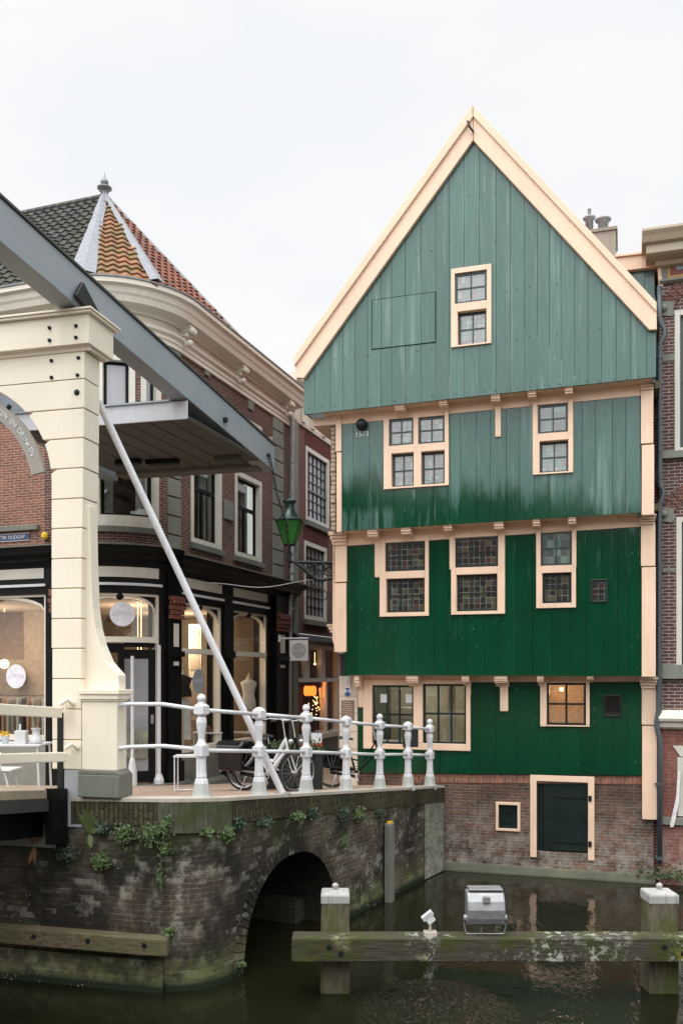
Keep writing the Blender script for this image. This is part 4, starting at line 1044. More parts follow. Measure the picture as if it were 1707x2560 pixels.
# downpipe between the houses
dp = empty('downpipe', H.W(H.T(1647), .15, .1)); tag(dp, 'blue-grey downpipe with bends between the green house and the brick house', 'downpipe')
m = MB(); path = []
for (x, y) in ((1647, 716), (1648, 790), (1650, 806), (1660, 822), (1661, 838), (1650, 856), (1648, 870), (1648, 1200), (1649, 1214), (1656, 1226), (1656, 1240), (1649, 1256), (1647, 1270), (1647, 1775), (1642, 1790), (1640, 1815), (1646, 1838), (1649, 1850), (1648, 2160)):
    s_, z_ = H.pix(x, y, .17); path.append(H.W(s_, .17, z_))
m.tube(path, .048, 10); m.build('pipe', M['pipe'], dp, smooth=True)
for y in (893, 1043, 1190, 1420, 1560, 1960, 2145):
    m = MB(); s_, z_ = H.pix(1648, y, .17); m.lathe(H.W(s_, .17, z_ - .03), [(.05, 0), (.058, 0), (.058, .06), (.05, .06)], 12); m.fb(H, s_ - .09, s_ + .02, .0, .16, z_ - .012, z_ + .012); m.build('pipe_bracket', M['pipe'], dp)

# ================================================================ CORNER SHOP BUILDING (left)
GS = 1.2
ub = Vector((.943, -.334)).normalized(); vb = Vector((-ub.y, ub.x))
A_ = Vector((-3.016, 16.5)); RC = 1.3; Cc = A_ - ub * RC; B_ = Cc - vb * RC
pts = [tuple(B_ - ub * 10), tuple(B_)]
for k in range(1, 14):
    th = math.pi / 2 * k / 14; p = Cc - vb * RC * math.cos(th) + ub * RC * math.sin(th); pts.append((p.x, p.y))
pts += [tuple(A_), tuple(A_ + vb * 14)]
L = PathF(pts); qA = L.q[-2]; L.q = [q - qA for q in L.q]; qB = -RC * math.pi / 2
cb_ = empty('corner_building', (Cc.x, Cc.y, deck_z(16.5)), math.atan2(ub.y, ub.x))
tag(cb_, 'red brick corner building with rounded corner, pantile roof, white cornice and black shopfront', 'building')
qE = L.Q(730); q_l = -11.5
def zz_(q): return .08 if q < -.25 else 0
holes = []     # q0,q1,z0,z1
def pw(px0, px1, py_t, py_b, pref): return [L.Q(px0), L.Q(px1), L.Z(pref, py_b), L.Z(pref, py_t)]
W2 = pw(477, 553, 1166, 1366, 515); W3 = pw(587, 653, 1190, 1398, 620)
zt1 = W3[3]; W2[3] = W3[3] + .02
W1 = [L.Q(236), L.Q(397), L.Z(300, 1302), W2[3] + .05]
z2b, z2t = L.Z(620, 1096), L.Z(620, 1008)
U1 = [L.Q(243), L.Q(338), 8.3, L.Z(290, 886)]; U2 = [L.Q(352), L.Q(402), 8.3, U1[3]]
U3 = [W3[0], W3[1], z2b, z2t - .35]; U2b = [W2[0], W2[1], z2b, z2t - .35]
WL = [L.Q(-170), L.Q(-70), L.Z(-120, 1315), L.Z(-120, 1080)]
WL0 = [L.Q(0) - .1, L.Q(96), L.Z(50, 1316), L.Z(50, 1316) + .001]
wl_ = [W1, W2, W3, U1, U2, U3, U2b, WL]
def pathwall(P, q0, q1, z0, z1, holes, d=0):
    mb = MB(); br = sorted(set([q for q in P.cuts(q0, q1)] + [h[i] for h in holes for i in (0, 1) if q0 < h[i] < q1]))
    for a, b in zip(br[:-1], br[1:]):
        m_ = (a + b) / 2; iv = [(z0, z1)]
        for h in holes:
            if h[0] < m_ < h[1]:
                nv = []
                for (c, e) in iv:
                    if h[2] > c: nv.append((c, min(e, h[2])))
                    if h[3] < e: nv.append((max(c, h[3]), e))
                iv = [x for x in nv if x[1] - x[0] > .002]
        for (c, e) in iv:
            o = len(mb.v); mb.v += [P.W(a, d, c), P.W(b, d, c), P.W(b, d, e), P.W(a, d, e)]; f = (o, o + 1, o + 2, o + 3); mb.f.append(f)
            mb.uv[f] = [(a, c), (b, c), (b, e), (a, e)]
    return mb
zled = 6.28
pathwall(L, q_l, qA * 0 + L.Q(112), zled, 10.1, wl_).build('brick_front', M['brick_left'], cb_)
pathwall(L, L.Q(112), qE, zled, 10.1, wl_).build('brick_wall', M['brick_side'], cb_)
def pwindow(P, r_, par, cols=2, tr=.62, frame=None, glass='glass_dim', sash=None, nf=.10, mull=True, name='window', rows=1, sd=.10, rec=0):
    a, b, c, e = r_; fr = frame or M['offwhite']; sa = sash or M['black']; m = MB()
    m.pb(P, a, a + nf, -sd - .06, .02 - rec, c, e).pb(P, b - nf, b, -sd - .06, .02 - rec, c, e).pb(P, a + nf, b - nf, -sd - .06, .018 - rec, e - nf, e).pb(P, a + nf, b - nf, -sd - .06, .018 - rec, c, c + nf)
    fo = m.build(name, fr, par)
    a += nf; b -= nf; c += nf; e -= nf; m = MB(); w_ = .05
    m.pb(P, a, a + w_, -sd - .04, -sd + .01, c, e).pb(P, b - w_, b, -sd - .04, -sd + .01, c, e).pb(P, a + w_, b - w_, -sd - .039, -sd + .009, e - w_, e).pb(P, a + w_, b - w_, -sd - .039, -sd + .009, c, c + w_)
    if tr: zt = c + (e - c) * tr; m.pb(P, a + w_, b - w_, -sd - .038, -sd + .02, zt - .035, zt + .035)
    if mull: qm_ = (a + b) / 2; m.pb(P, qm_ - .035, qm_ + .035, -sd - .037, -sd + .008, c + w_, (c + (e - c) * tr) if tr else e - w_)
    m.build('sash', sa, fo)
    m = MB(); m.pb(P, a, b, -sd - .02, -sd - .012, c, e); m.build('pane', M[glass], fo)
    return fo
pwindow(L, W1, cb_, tr=0, mull=False); pwindow(L, W2, cb_); pwindow(L, W3, cb_)
for u in (U1, U2, U3, U2b): pwindow(L, u, cb_, tr=0, mull=False, glass='curtain_glass')
pwindow(L, WL, cb_)
m = MB()
for r_ in (W2, W3): m.pb(L, r_[0] - .06, r_[1] + .06, -.02, .07, r_[2] - .11, r_[2] - .005)
m.pb(L, W1[0] - .1, W1[1] + .05, -.02, .07, W1[2] - .20, W1[2] - .10); m.pb(L, L.Q(-200), L.Q(100), -.02, .08, L.Z(60, 1327), L.Z(60, 1315))
m.build_split('window_sill', M['bluestone'], cb_)
m = MB(); m.pb(L, W1[0] - .05, W1[1] + .02, -.05, .05, W1[2] - .10, W1[2] - .002); m.build('curved_sill', M['offwhite'], cb_)
# quoin strips
for (x0_, x1_) in ((418, 449), (681, 706)):
    m = MB(); z = zled
    while z < 10.0: m.pb(L, L.Q(x0_), L.Q(x1_), -.02, .035, z + .012, min(z + .33, 10.08)); z += .345
    m.build('stone_quoins', M['stone'], cb_, bevel=.008)
m = MB()
for (x0_, x1_, y0, y1) in ((559, 581, 1253, 1300), (510, 522, 915, 940), (618, 631, 990, 1025)): a, b = L.Q(x0_), L.Q(x1_); m.pb(L, a, b, 0, .04, L.Z((x0_ + x1_) / 2, y1), L.Z((x0_ + x1_) / 2, y0))
m.build_split('carved_tablet', M['stone'], cb_, bevel=.01)
# rooms behind upper windows
def lroom(q0, q1, z0, z1, depth, mat):
    m = MB(); m.pb(L, q0, q1, -depth - .05, -depth, z0, z1); m.pb(L, q0, q1, -depth, -.3, z0 - .04, z0).pb(L, q0, q1, -depth, -.3, z1, z1 + .04); return m
m = lroom(qB - 1.5, qE - .2, 6.45, 8.9, 1.2, None); m.build('upper_room', plain('upper_room_wall', (.24, .20, .15), .9), cb_)
cu = MB()
for r_ in (W2, W3, W1):
    for (f0, f1) in ((.10, .26), (.72, .9)): cu.pb(L, r_[0] + (r_[1] - r_[0]) * f0, r_[0] + (r_[1] - r_[0]) * f1, -.34, -.28, r_[2] + .1, r_[3] - .1)
cu.build_split('curtain', M['fabric_white'], cb_)
# main cornice
zt0 = L.Z(444, 729, .45)
m = MB(); m.pprof(L, q_l, qE, [(-.05, zt0), (-.05, zt0 - .42), (.08, zt0 - .42), (.10, zt0 - .36), (.30, zt0 - .33), (.33, zt0 - .24), (.36, zt0 - .20), (.38, zt0 - .11), (.45, zt0 - .08), (.45, zt0)])
m.build('gutter_cornice', M['cornice'], cb_)
m = MB(); m.pprof(L, q_l, qE, [(-.05, zt0 - .425), (-.05, 10.26), (.03, 10.26), (.03, zt0 - .425)]); m.build('frieze', M['cornice'], cb_)
m = MB(); m.pprof(L, q_l, qE, [(-.05, 10.257), (-.05, 10.02), (.05, 10.02), (.05, 10.10), (.07, 10.11), (.07, 10.17), (.12, 10.21), (.13, 10.257)]); m.build('architrave', M['cornice'], cb_)
m = MB(); m.pprof(L, q_l, qE, [(-.3, zt0 + .03), (-.3, zt0 + .004), (.40, zt0 + .004), (.47, zt0 + .004), (.47, zt0 + .03)]); m.build('gutter_lip', M['zinc'], cb_)
for x in (452, 587, 705, -60):
    q = L.Q(x); m = MB()
    zb_ = 10.22; zt__ = zt0 - .34
    for k, (dd, w_, f0, f1) in enumerate(((.27, .11, .80, 1.0), (.24, .09, .58, .80), (.17, .075, .34, .58), (.12, .06, .12, .34), (.16, .05, 0, .12))):
        m.pb(L, q - w_, q + w_, .02, dd, zb_ + (zt__ - zb_) * f0, zb_ + (zt__ - zb_) * f1)
    for sg in (-.05, .05): m.ball(L.W(q + sg, .26, zt__ - .1), .06, 8); m.ball(L.W(q + sg * .8, .16, zb_ + .12), .05, 8)
    m.ball(L.W(q, .2, zt__ - .3), .06, 8); m.ball(L.W(q, .13, zb_ - .03), .05, 8)
    m.build('carved_bracket', M['cornice'], cb_, bevel=.012)
# roof
ze0 = zt0 + .03
apex = Vector(((262 - CX) / FPX * 18.3, 18.3, EYE + (HY - 492) / FPX * 18.3))
def roofface(mb, pts):
    o = len(mb.v); pts = [Vector(p) for p in pts]; mb.v += pts
    n = (pts[1] - pts[0]).cross(pts[-1] - pts[0]).normalized(); u = Vector((0, 0, 1)).cross(n).normalized(); v = n.cross(u)
    f = tuple(range(o, o + len(pts))); mb.f.append(f); mb.uv[f] = [(p.dot(u), p.dot(v)) for p in pts]
qh1, qh2, qh3 = L.Q(208, .4), L.Q(392, .4), L.Q(604, .4)
lr = apex - Vector((ub.x, ub.y, 0)) * 9
def tiled(name, mat, base, bulge=0):
    """pantile relief on the plane through base[0], base[1] (eave) and base[-1]; base is convex"""
    pts = [Vector(p) for p in base]; o = pts[0]; u = (pts[1] - pts[0]).normalized(); n = u.cross(pts[-1] - o).normalized(); v = n.cross(u)
    poly = [((p - o).dot(u), (p - o).dot(v)) for p in pts]; TW, TH = .205, .235; mb = MB()
    W_ = poly[1][0]; Ht = max(p[1] for p in poly)
    def inside(x, y):
        c = False
        for i in range(len(poly)):
            a, b = poly[i], poly[(i + 1) % len(poly)]
            if (a[1] > y) != (b[1] > y) and x < (b[0] - a[0]) * (y - a[1]) / (b[1] - a[1]) + a[0]: c = not c
        return c
    def bz_(x, y): return bulge * max(0, 1 - (2 * x / W_ - 1) ** 2) * (1 - y / Ht) if bulge else 0
    rnd_ = random.Random(2); hs_ = (0, .020, .034, .020, -.004, 0)
    y = -.12 if bulge else 0
    while y < Ht:
        x = min(p[0] for p in poly) - TW
        while x < max(p[0] for p in poly) + TW:
            cx_, cy_ = x + TW / 2, max(.01, y + TH / 2)
            if inside(cx_, cy_):
                j_ = rnd_.uniform(-.008, .008); vs_ = []; K = 5
                lo_, hi_ = y + j_, y + TH + .03
                for (yy, lift) in ((lo_, -.012), (lo_, .042), (hi_, .006)):
                    for k in range(K + 1):
                        xx = x + TW * k / K; xq = xx; pv = o + u * xq + v * yy + n * (lift + hs_[k] + bz_(xx, max(0, yy)))
                        vs_.append(pv)
                ob = len(mb.v); mb.v += vs_
                for k in range(K):
                    for r_ in (0, 1):
                        f = tuple(ob + q for q in (r_ * (K + 1) + k, r_ * (K + 1) + k + 1, (r_ + 1) * (K + 1) + k + 1, (r_ + 1) * (K + 1) + k)); mb.f.append(f)
                        mb.uv[f] = [(x + TW / 2 + .001 * q, y + TH / 2) for q in range(4)]
            x += TW
        y += TH
    return mb.build(name, mat, cb_)
def tilemat(name, c1, c2, moss, mk):
    t = NT(name); cell = t.N('ShaderNodeTexWhiteNoise', noise_dimensions='2D'); vm = t.N('ShaderNodeVectorMath', operation='SNAP'); vm.inputs[1].default_value = (.05, .05, .05); t.L(t.tc.outputs['UV'], vm.inputs[0]); t.L(vm.outputs[0], cell.inputs['Vector'])
    c = t.mix(cell.outputs['Value'], c1, c2); n1 = t.noise(scale=1.6, det=6); n2 = t.noise(scale=16, det=4)
    c = t.mix(t.math('MULTIPLY', t.math('MULTIPLY', t.ramp(n1, [(.40, .15), (.60, 1)]), t.ramp(n2, [(.35, .4), (.6, 1)])), mk), c, moss)
    t.set(Base_Color=c, Roughness=.8, Specular_IOR_Level=.3, Normal=t.bump(n2, .3, .01)); return t.m
pf = [L.W(q_l, .36, ze0), L.W(qh1, .36, ze0), apex, lr]
tiled('dark_roof_slope', tilemat('dark_mossy_tile', (.052, .054, .054), (.024, .026, .028), (.085, .09, .045), .45), pf)
ea, eb = L.W(qh1, .36, ze0), L.W(qh2, .36, ze0); em = L.W((qh1 + qh2) / 2, .36, ze0)
nrm_ = (eb - ea).cross(apex - ea).normalized(); bul = (em - ea).dot(nrm_)
tiled('corner_roof_slope', tilemat('mossy_orange_tile', (.30, .125, .065), (.17, .075, .045), (.095, .105, .03), .95), [ea, eb, apex], bulge=bul)
e3 = L.W(qh3, .36, ze0)
tiled('red_roof_slope', tilemat('red_tile', (.25, .085, .055), (.13, .05, .038), (.085, .08, .05), .5), [L.W(qh2, .36, ze0), e3, apex])
rU = MB(); roofface(rU, [p - Vector((0, 0, .03)) for p in pf]); cc = L.cuts(qh1, qh2)
for a, b in zip(cc[:-1], cc[1:]): roofface(rU, [L.W(a, .34, ze0 - .02), L.W(b, .34, ze0 - .02), apex - Vector((0, 0, .05))])
roofface(rU, [L.W(qh2, .36, ze0 - .03), e3 - Vector((0, 0, .03)), apex - Vector((0, 0, .03))]); rU.build('roof_boarding', M['steel_dark'], cb_)
rB = MB(); e4 = e3 - Vector((ub.x, ub.y, 0)) * 6; roofface(rB, [e3, e4, lr, apex]); rB.build('rear_roof_slope', M['tile_dark'], cb_)
def hip(p, w0, w1, name='lead_hip', mat=None, lift=.05, wav=0):
    m = MB(); d_ = (p - apex); sidev = d_.cross(Vector((0, 0, 1))).normalized(); up = sidev.cross(d_).normalized(); up = up if up.z > 0 else -up
    K = 14; a = []
    for i in range(K + 1):
        t = i / K; c = apex + d_ * t + up * lift; w_ = w0 + (w1 - w0) * t + (random.uniform(-wav, wav) if i % 2 else 0)
        a += [c + sidev * w_ / 2, c + up * .05, c - sidev * w_ / 2]
    fs = []
    for i in range(K): fs += [(3 * i, 3 * i + 1, 3 * i + 4, 3 * i + 3), (3 * i + 1, 3 * i + 2, 3 * i + 5, 3 * i + 4)]
    m.add(a, fs); return m.build(name, mat or M['lead'], cb_)
hip(L.W(qh1, .40, ze0), .12, .44, wav=.025); hip(L.W(qh2, .40, ze0), .10, .26); hip(e3, .09, .14, name='ridge_cap', mat=M['zinc'], lift=.02)
m = MB(); m.tube([apex + Vector((0, 0, -.02)), lr], .08, 8); m.build('ridge_tiles', M['tile_dark'], cb_)
m = MB(); m.lathe(apex + Vector((0, 0, -.06)), [(.11, 0), (.08, .08), (.075, .20), (.15, .22), (.15, .245), (.06, .26), (.045, .29), (.08, .32), (.082, .37), (.06, .41), (.02, .45), (.006, .56)], 12); m.build('finial', M['zinc'], cb_, smooth=True)
rwl = MB(); rwl.fp(Frame(0, 0, 1, 0), [(0, 0)] * 0 or [(-.2, 0), (0, 0), (0, .1), (-.2, .1)], 0, .01)
m = MB(); q = L.Q(50, 0); m.pb(L, -4.3, -3.9, -1.35, -1.1, 0, .01)
# shopfront
def lev(q, z): return z + zz_(q)
m = MB()
for (a, b) in ((q_l, -.25), (-.25, qE + .12)):
    k = zz_((a + b) / 2)
    m.pprof(L, a, b, [(-.05, 5.90 + k), (.06, 5.90 + k), (.08, 5.97 + k), (.2, 6.02 + k), (.24, 6.10 + k), (.34, 6.14 + k), (.36, 6.22 + k), (-.05, 6.24 + k)])
m.build('shop_cornice', M['black'], cb_)
m = MB()
for (a, b) in ((q_l, -.25), (-.25, qE + .14)):
    k = zz_((a + b) / 2); m.pprof(L, a, b, [(-.05, 6.24 + k), (.38, 6.225 + k), (.38, 6.25 + k), (.02, 6.31 + k), (-.05, 6.31 + k)])
m.build('lead_ledge', M['bluestone'], cb_)
bays = [(L.Q(-130), L.Q(119), 2.9, 'L'), (L.Q(200), L.Q(396), 2.12, 'D'), (L.Q(446), L.Q(550), 2.62, 'S'), (L.Q(577), L.Q(664), 2.62, 'S')]
blk = MB(); crm = MB(); trm = MB()
edges = [q_l] + [e for b in bays for e in b[:2]] + [qE]
for i in range(0, len(edges), 2):
    a, b = edges[i], edges[i + 1]; blk.pb(L, a, b, -.30, .05, 2.0, 5.92)
for (a, b, zb_, kd) in bays:
    k = zz_((a + b) / 2); zo = 5.42 + k
    blk.pb(L, a, b, -.12, .05, zo, 5.90 + k)
    crm.pb(L, a + .03, b - .03, .05, .065, 5.70 + k, 5.88 + k)
    trm.pb(L, a - .02, b + .02, .05, .10, 5.555 + k, 5.60 + k)
blk.pb(L, q_l, qE, -.02, .045, 5.885, 5.99)
blk.build('shopfront', M['black'], cb_); crm.build_split('fascia_panel', M['offwhite'], cb_); trm.build_split('fascia_trim', M['white'], cb_)
def arch_head(a, b, zs, zt, d, par):
    bl_, cr_ = MB(), MB(); N_ = 22
    def zz(q): t = (q - (a + b) / 2) / ((b - a) / 2); return zs + (zt - zs) * math.sqrt(max(0, 1 - abs(t) ** 2.2))
    for i in range(N_):
        q0, q1 = a + (b - a) * i / N_, a + (b - a) * (i + 1) / N_; y0, y1 = zz(q0), zz(q1)
        v = [L.W(q0, d, y0), L.W(q1, d, y1), L.W(q1, d, zt + .03), L.W(q0, d, zt + .03), L.W(q0, d - .05, y0), L.W(q1, d - .05, y1)]
        bl_.add(v, [(0, 1, 2, 3), (0, 4, 5, 1)])
        v = [L.W(q0, d + .015, y0 - .035), L.W(q1, d + .015, y1 - .035), L.W(q1, d + .015, y1 + .012), L.W(q0, d + .015, y0 + .012), L.W(q0, d - .04, y0 - .035), L.W(q1, d - .04, y1 - .035), L.W(q1, d - .02, y1 + .012), L.W(q0, d - .02, y0 + .012)]
        cr_.add(v, [(0, 1, 2, 3), (0, 4, 5, 1), (3, 2, 6, 7)])
    bl_.ball(L.W((a + b) / 2, d + .01, zt - .02), .07, 10)
    bl_.build('arch_spandrel', M['black'], par); cr_.build('arch_trim', M['cornice'], par)
for (a, b, zb_, kd) in bays:
    k = zz_((a + b) / 2); zo = 5.42 + k; ztr = 4.52 if kd == 'S' else 4.69
    m = MB(); m.pb(L, a, a + .05, -.12, .02, zb_, zo).pb(L, b - .05, b, -.12, .02, zb_, zo).pb(L, a + .05, b - .05, -.12, .018, zo - .04, zo)
    if kd != 'L': m.pb(L, a + .05, b - .05, -.12, .05, ztr - .05, ztr + .05)
    if kd != 'D': m.pb(L, a + .05, b - .05, -.12, .03, zb_, zb_ + .09)
    fo = m.build('shop_window', M['cornice'], cb_)
    m = MB(); m.pb(L, a + .05, b - .05, -.07, -.062, (ztr if kd == 'D' else zb_), zo); m.build('shop_pane', M['glass'], fo)
    arch_head(a + .05, b - .05, zo - .30, zo - .03, -.03, fo)
    if kd != 'D':
        m = MB(); m.pb(L, a, b, -.12, .02, 2.0, zb_); m.build('stall_riser', M['bluestone'] if kd == 'S' else M['stone'], cb_)
# pilasters with inset panels and carved capitals
for (x0_, x1_, yc0, yc1) in ((412, 441, 1463, 1513), (680, 709, 1522, 1560), (140, 175, 1463, 1513)):
    a, b = L.Q(x0_), L.Q(x1_); k = zz_((a + b) / 2); m = MB()
    m.pb(L, a, b, .04, .12, 2.0, 5.9 + k); m.pb(L, a - .03, b + .03, .04, .16, 2.0, 2.5); m.pb(L, a - .03, b + .03, .04, .17, 4.40, 4.50)
    po = m.build('pilaster', M['black'], cb_, bevel=.006)
    m = MB(); zc0 = 5.50 + k
    for j in range(5): m.pb(L, a - .02 + (j % 2) * .02, b + .02 - (j % 2) * .02, .12, .17 + .018 * (j % 3), zc0 - .42 + j * .084, zc0 - .42 + j * .084 + .075)
    for j in range(4): m.ball(L.W(a + (b - a) * (j + .5) / 4, .2, zc0 - .12), .04, 6)
    m.build('carved_capital', M['copper'], po, bevel=.01)
    m = MB(); w_ = (b - a); m.pb(L, a + w_ * .3, b - w_ * .3, .12, .128, 4.58, 5.0); m.pb(L, a + w_ * .3, b - w_ * .3, .12, .128, 4.24, 4.31); m.build_split('inset_panel', M['offwhite'], po)
m = MB(); a, b = L.Q(552), L.Q(575); m.pb(L, a, b, .05, .09, 2.0, 5.5); m.pb(L, a - .02, b + .02, .05, .13, 4.42, 4.56)
m.tube([L.W((a + b) / 2, .14, z) for z in (2.2, 4.4)], .045, 10); m.build('slender_column', M['black'], cb_)
# house number tile
# door: fixed leaf, opening and open leaf
a, b, zb_, _ = bays[1]
m = MB(); x0_, x1_ = L.Q(256), L.Q(312)
m.pb(L, a, x1_, -.10, -.04, 4.46, 4.62); m.pb(L, x1_ - .09, x1_, -.10, -.04, 2.12, 4.46); m.pb(L, a, x0_, -.10, -.04, 2.12, 4.46); m.pb(L, x0_, x1_ - .09, -.10, -.04, 2.12, 2.9)
fl_ = m.build('fixed_door_leaf', M['black'], cb_); m = MB(); m.pb(L, x0_, x1_ - .09, -.08, -.07, 2.9, 4.46); m.build('door_pane', M['glass'], fl_)
m = MB(); m.pb(L, x1_, b - .05, -.10, -.04, 4.56, 4.64); m.build('door_head', M['black'], cb_)
hingeq = L.Q(390); hp_ = L.W(hingeq, .0, 0); DF = Frame(hp_.x - .62, hp_.y - .25, .62, .25)     # leaf swung outwards
do = empty('shop_door', hp_); do['label'] = 'open black glazed shop door leaf'; do.parent = None
bpy.data.objects.remove(do)
m = MB(); wd = .66; m.fb(DF, 0, .11, -.05, 0, 2.16, 4.52); m.fb(DF, wd - .12, wd, -.05, 0, 2.16, 4.52); m.fb(DF, .11, wd - .12, -.049, -.001, 4.36, 4.52); m.fb(DF, .11, wd - .12, -.049, -.001, 2.16, 2.36); m.fb(DF, .11, wd - .12, -.049, -.001, 2.72, 2.86)
lf = m.build('open_door_leaf', M['black'], cb_, bevel=.006)
m = MB(); m.fb(DF, .11, wd - .12, -.03, -.022, 2.86, 4.36); m.fb(DF, .11, wd - .12, -.03, -.022, 2.36, 2.72); m.build('door_pane', M['curtain_glass'], lf)
m = MB(); m.fb(DF, wd - .085, wd - .03, 0, .02, 3.2, 3.36); m.build('door_handle', M['chrome'], lf)
m = MB()
rnd = random.Random(5)
for i in range(260):
    s_, z_ = rnd.uniform(.12, wd - .14), rnd.uniform(2.62, 3.12); c = DF.W(s_, .02 + rnd.uniform(0, .09), z_); r_ = .022
    v = [c + Vector((rnd.uniform(-r_, r_), rnd.uniform(-r_, r_), rnd.uniform(-r_, r_))) for _ in range(3)]; m.add(v, [(0, 1, 2)])
m.fb(DF, .12, wd - .14, 0, .05, 2.60, 3.08)
tag(m.build('flower_basket', paint('dried_flower_green_white', (.30, .31, .24), .9, .6, dirt=.9), None, loc=DF.W(.3, 0, 2.6)), 'pale dried-flower basket hanging low on the open shop door', 'basket')
m = MB(); p = L.W(L.Q(393), .06, 0); m.tube([(p.x, p.y, 2.1), (p.x, p.y, 4.6)], .035, 10); m.lathe((p.x, p.y, 2.0), [(.09, 0), (.09, .2), (.05, .3)], 12); m.build('door_post', M['white'], cb_)
p = L.W(L.Q(330), .05, 0); m = MB(); m.tube([(p.x, p.y, 2.1), (p.x, p.y, 4.4)], .03, 10); m.lathe((p.x, p.y, 2.12), [(.085, 0), (.08, .25), (.05, .45), (.03, .5)], 12); m.build('door_post', M['white'], cb_)
m = MB(); m.pb(L, q_l, qE, -.35, .38, 1.6, 2.06); m.pb(L, L.Q(250), L.Q(455), -.35, .2, 2.06, 2.13); m.build('doorstep', M['bluestone'], cb_, bevel=.01)
# shop interior
inn = MB()
c0 = Cc - ub * 7 - vb * .9; c1 = Cc + vb * 5.3 - ub * 7; c2 = Cc + vb * 5.3 + ub * 1.1; c3 = Cc + ub * 1.1; c4 = Cc - vb * 1.1
def v3(p, z): return Vector((p.x, p.y, z))
ring_ = [c0, c4, c3, c2, c1]
inn.add([v3(p, 2.1) for p in ring_], [(0, 1, 2, 3, 4)]); flo = inn.build('shop_floor', M['roomfloor'], cb_)
inn = MB(); inn.add([v3(p, 5.46) for p in ring_], [(4, 3, 2, 1, 0)]); inn.add([v3(c2, 2.1), v3(c1, 2.1), v3(c1, 5.46), v3(c2, 5.46)], [(0, 1, 2, 3)])
c5 = Cc - ub * 3.6 + vb * 1.8; c6 = Cc - ub * 3.6 + vb * 5.3
inn.add([v3(Cc - ub * 6.9 - vb * .9, 2.1), v3(c1, 2.1), v3(c1, 5.46), v3(Cc - ub * 6.9 - vb * .9, 5.46)], [(0, 1, 2, 3)])
inn.add([v3(Cc - ub * 6.5 + vb * 1.6, 2.1), v3(Cc - ub * 1.9 + vb * 1.6, 2.1), v3(Cc - ub * 1.9 + vb * 1.6, 5.46), v3(Cc - ub * 6.5 + vb * 1.6, 5.46)], [(0, 1, 2, 3)])
inn.build('shop_room', M['room'], cb_)
for (p, en, z) in ((Cc - ub * .6 + vb * 3.2, 110, 4.9), (Cc - ub * 3.2 + vb * .3, 90, 4.6), (Cc - ub * .3 + vb * .9, 70, 4.9)):
    l_ = bpy.data.lights.new('indoor_light', 'POINT'); l_.energy = en * 1.05; l_.color = (1, .72, .50); l_.shadow_soft_size = .12
    o_ = bpy.data.objects.new('indoor_light', l_); col.objects.link(o_); o_.parent = cb_; o_.location = rootmat(cb_).inverted() @ GP(v3(p, z))
for i, (px_, py_, dep, rr) in enumerate(((532, 1735, 3.0, .07), (345, 1708, 1.2, .045), (353, 1706, 1.3, .045), (2, 1660, 2.6, .10))):
    q = L.Q(px_ if px_ > 10 else 12); w_ = L.W(q, 0, 0); k_ = 1 + dep / w_.y; pos = Vector((w_.x * k_, w_.y * k_, EYE + (HY - py_) / FPX * w_.y * k_))
    m = MB(); m.ball(pos, rr, 10); m.tube([pos, (pos.x, pos.y, 5.46)], .006, 5)
    tag(m.build('shop_light', M['lit_warm'], None, loc=pos), ['glowing warm lamp behind the side shop window beside the poster', 'left small glowing bulb of the pair seen in the doorway', 'right small glowing bulb of the pair seen in the doorway', 'glowing lamp behind the left-hand shop window at the photo edge'][i], 'lamp')
def behind(px_, py_, dep):
    q = L.Q(px_); w_ = L.W(q, 0, 0); k_ = 1 + dep / w_.y; return Vector((w_.x * k_, w_.y * k_, EYE + (HY - py_) / FPX * w_.y * k_))
FI = Frame(0, 0, ub.x, ub.y)
def panel(name, x0_, x1_, y0, y1, dep, mat, label, cat, th=.03):
    p = behind((x0_ + x1_) / 2, (y0 + y1) / 2, dep); k_ = p.y / FPX; w_, h_ = (x1_ - x0_) * k_, (y1 - y0) * k_
    F_ = Frame(p.x, p.y, ub.x, ub.y); m = MB(); m.fb(F_, -w_ / 2, w_ / 2, -th, 0, p.z - h_ / 2, p.z + h_ / 2)
    return tag(m.build(name, mat, None, bevel=.004, loc=(p.x, p.y, p.z - h_ / 2)), label, cat), F_, p, w_, h_
panel('wall_picture', -60, 70, 1530, 1648, .9, M['canvas'], 'large orange-brown picture inside the left-hand shop window', 'picture')
o, F_, p, w_, h_ = panel('letter_board', 534, 546, 1660, 1812, 1.2, M['fabric_dark'], 'tall narrow dark letter board with wooden frame in the side shop window', 'board')
m = MB()
for k in range(24): m.fb(F_, -w_ / 2 + .015, w_ / 2 - .01 - random.uniform(0, .04), 0, .004, p.z - h_ / 2 + .06 + k * (h_ - .1) / 24, p.z - h_ / 2 + .06 + k * (h_ - .1) / 24 + .022)
m.build('board_lettering', M['canvas'], o)
m = MB(); m.fb(F_, -w_ / 2 - .05, -w_ / 2, -.03, .02, p.z - h_ / 2 - .05, p.z + h_ / 2 + .05); m.fb(F_, -w_ / 2, w_ / 2, -.03, .02, p.z + h_ / 2, p.z + h_ / 2 + .05); m.build('board_frame', M['room'], o)
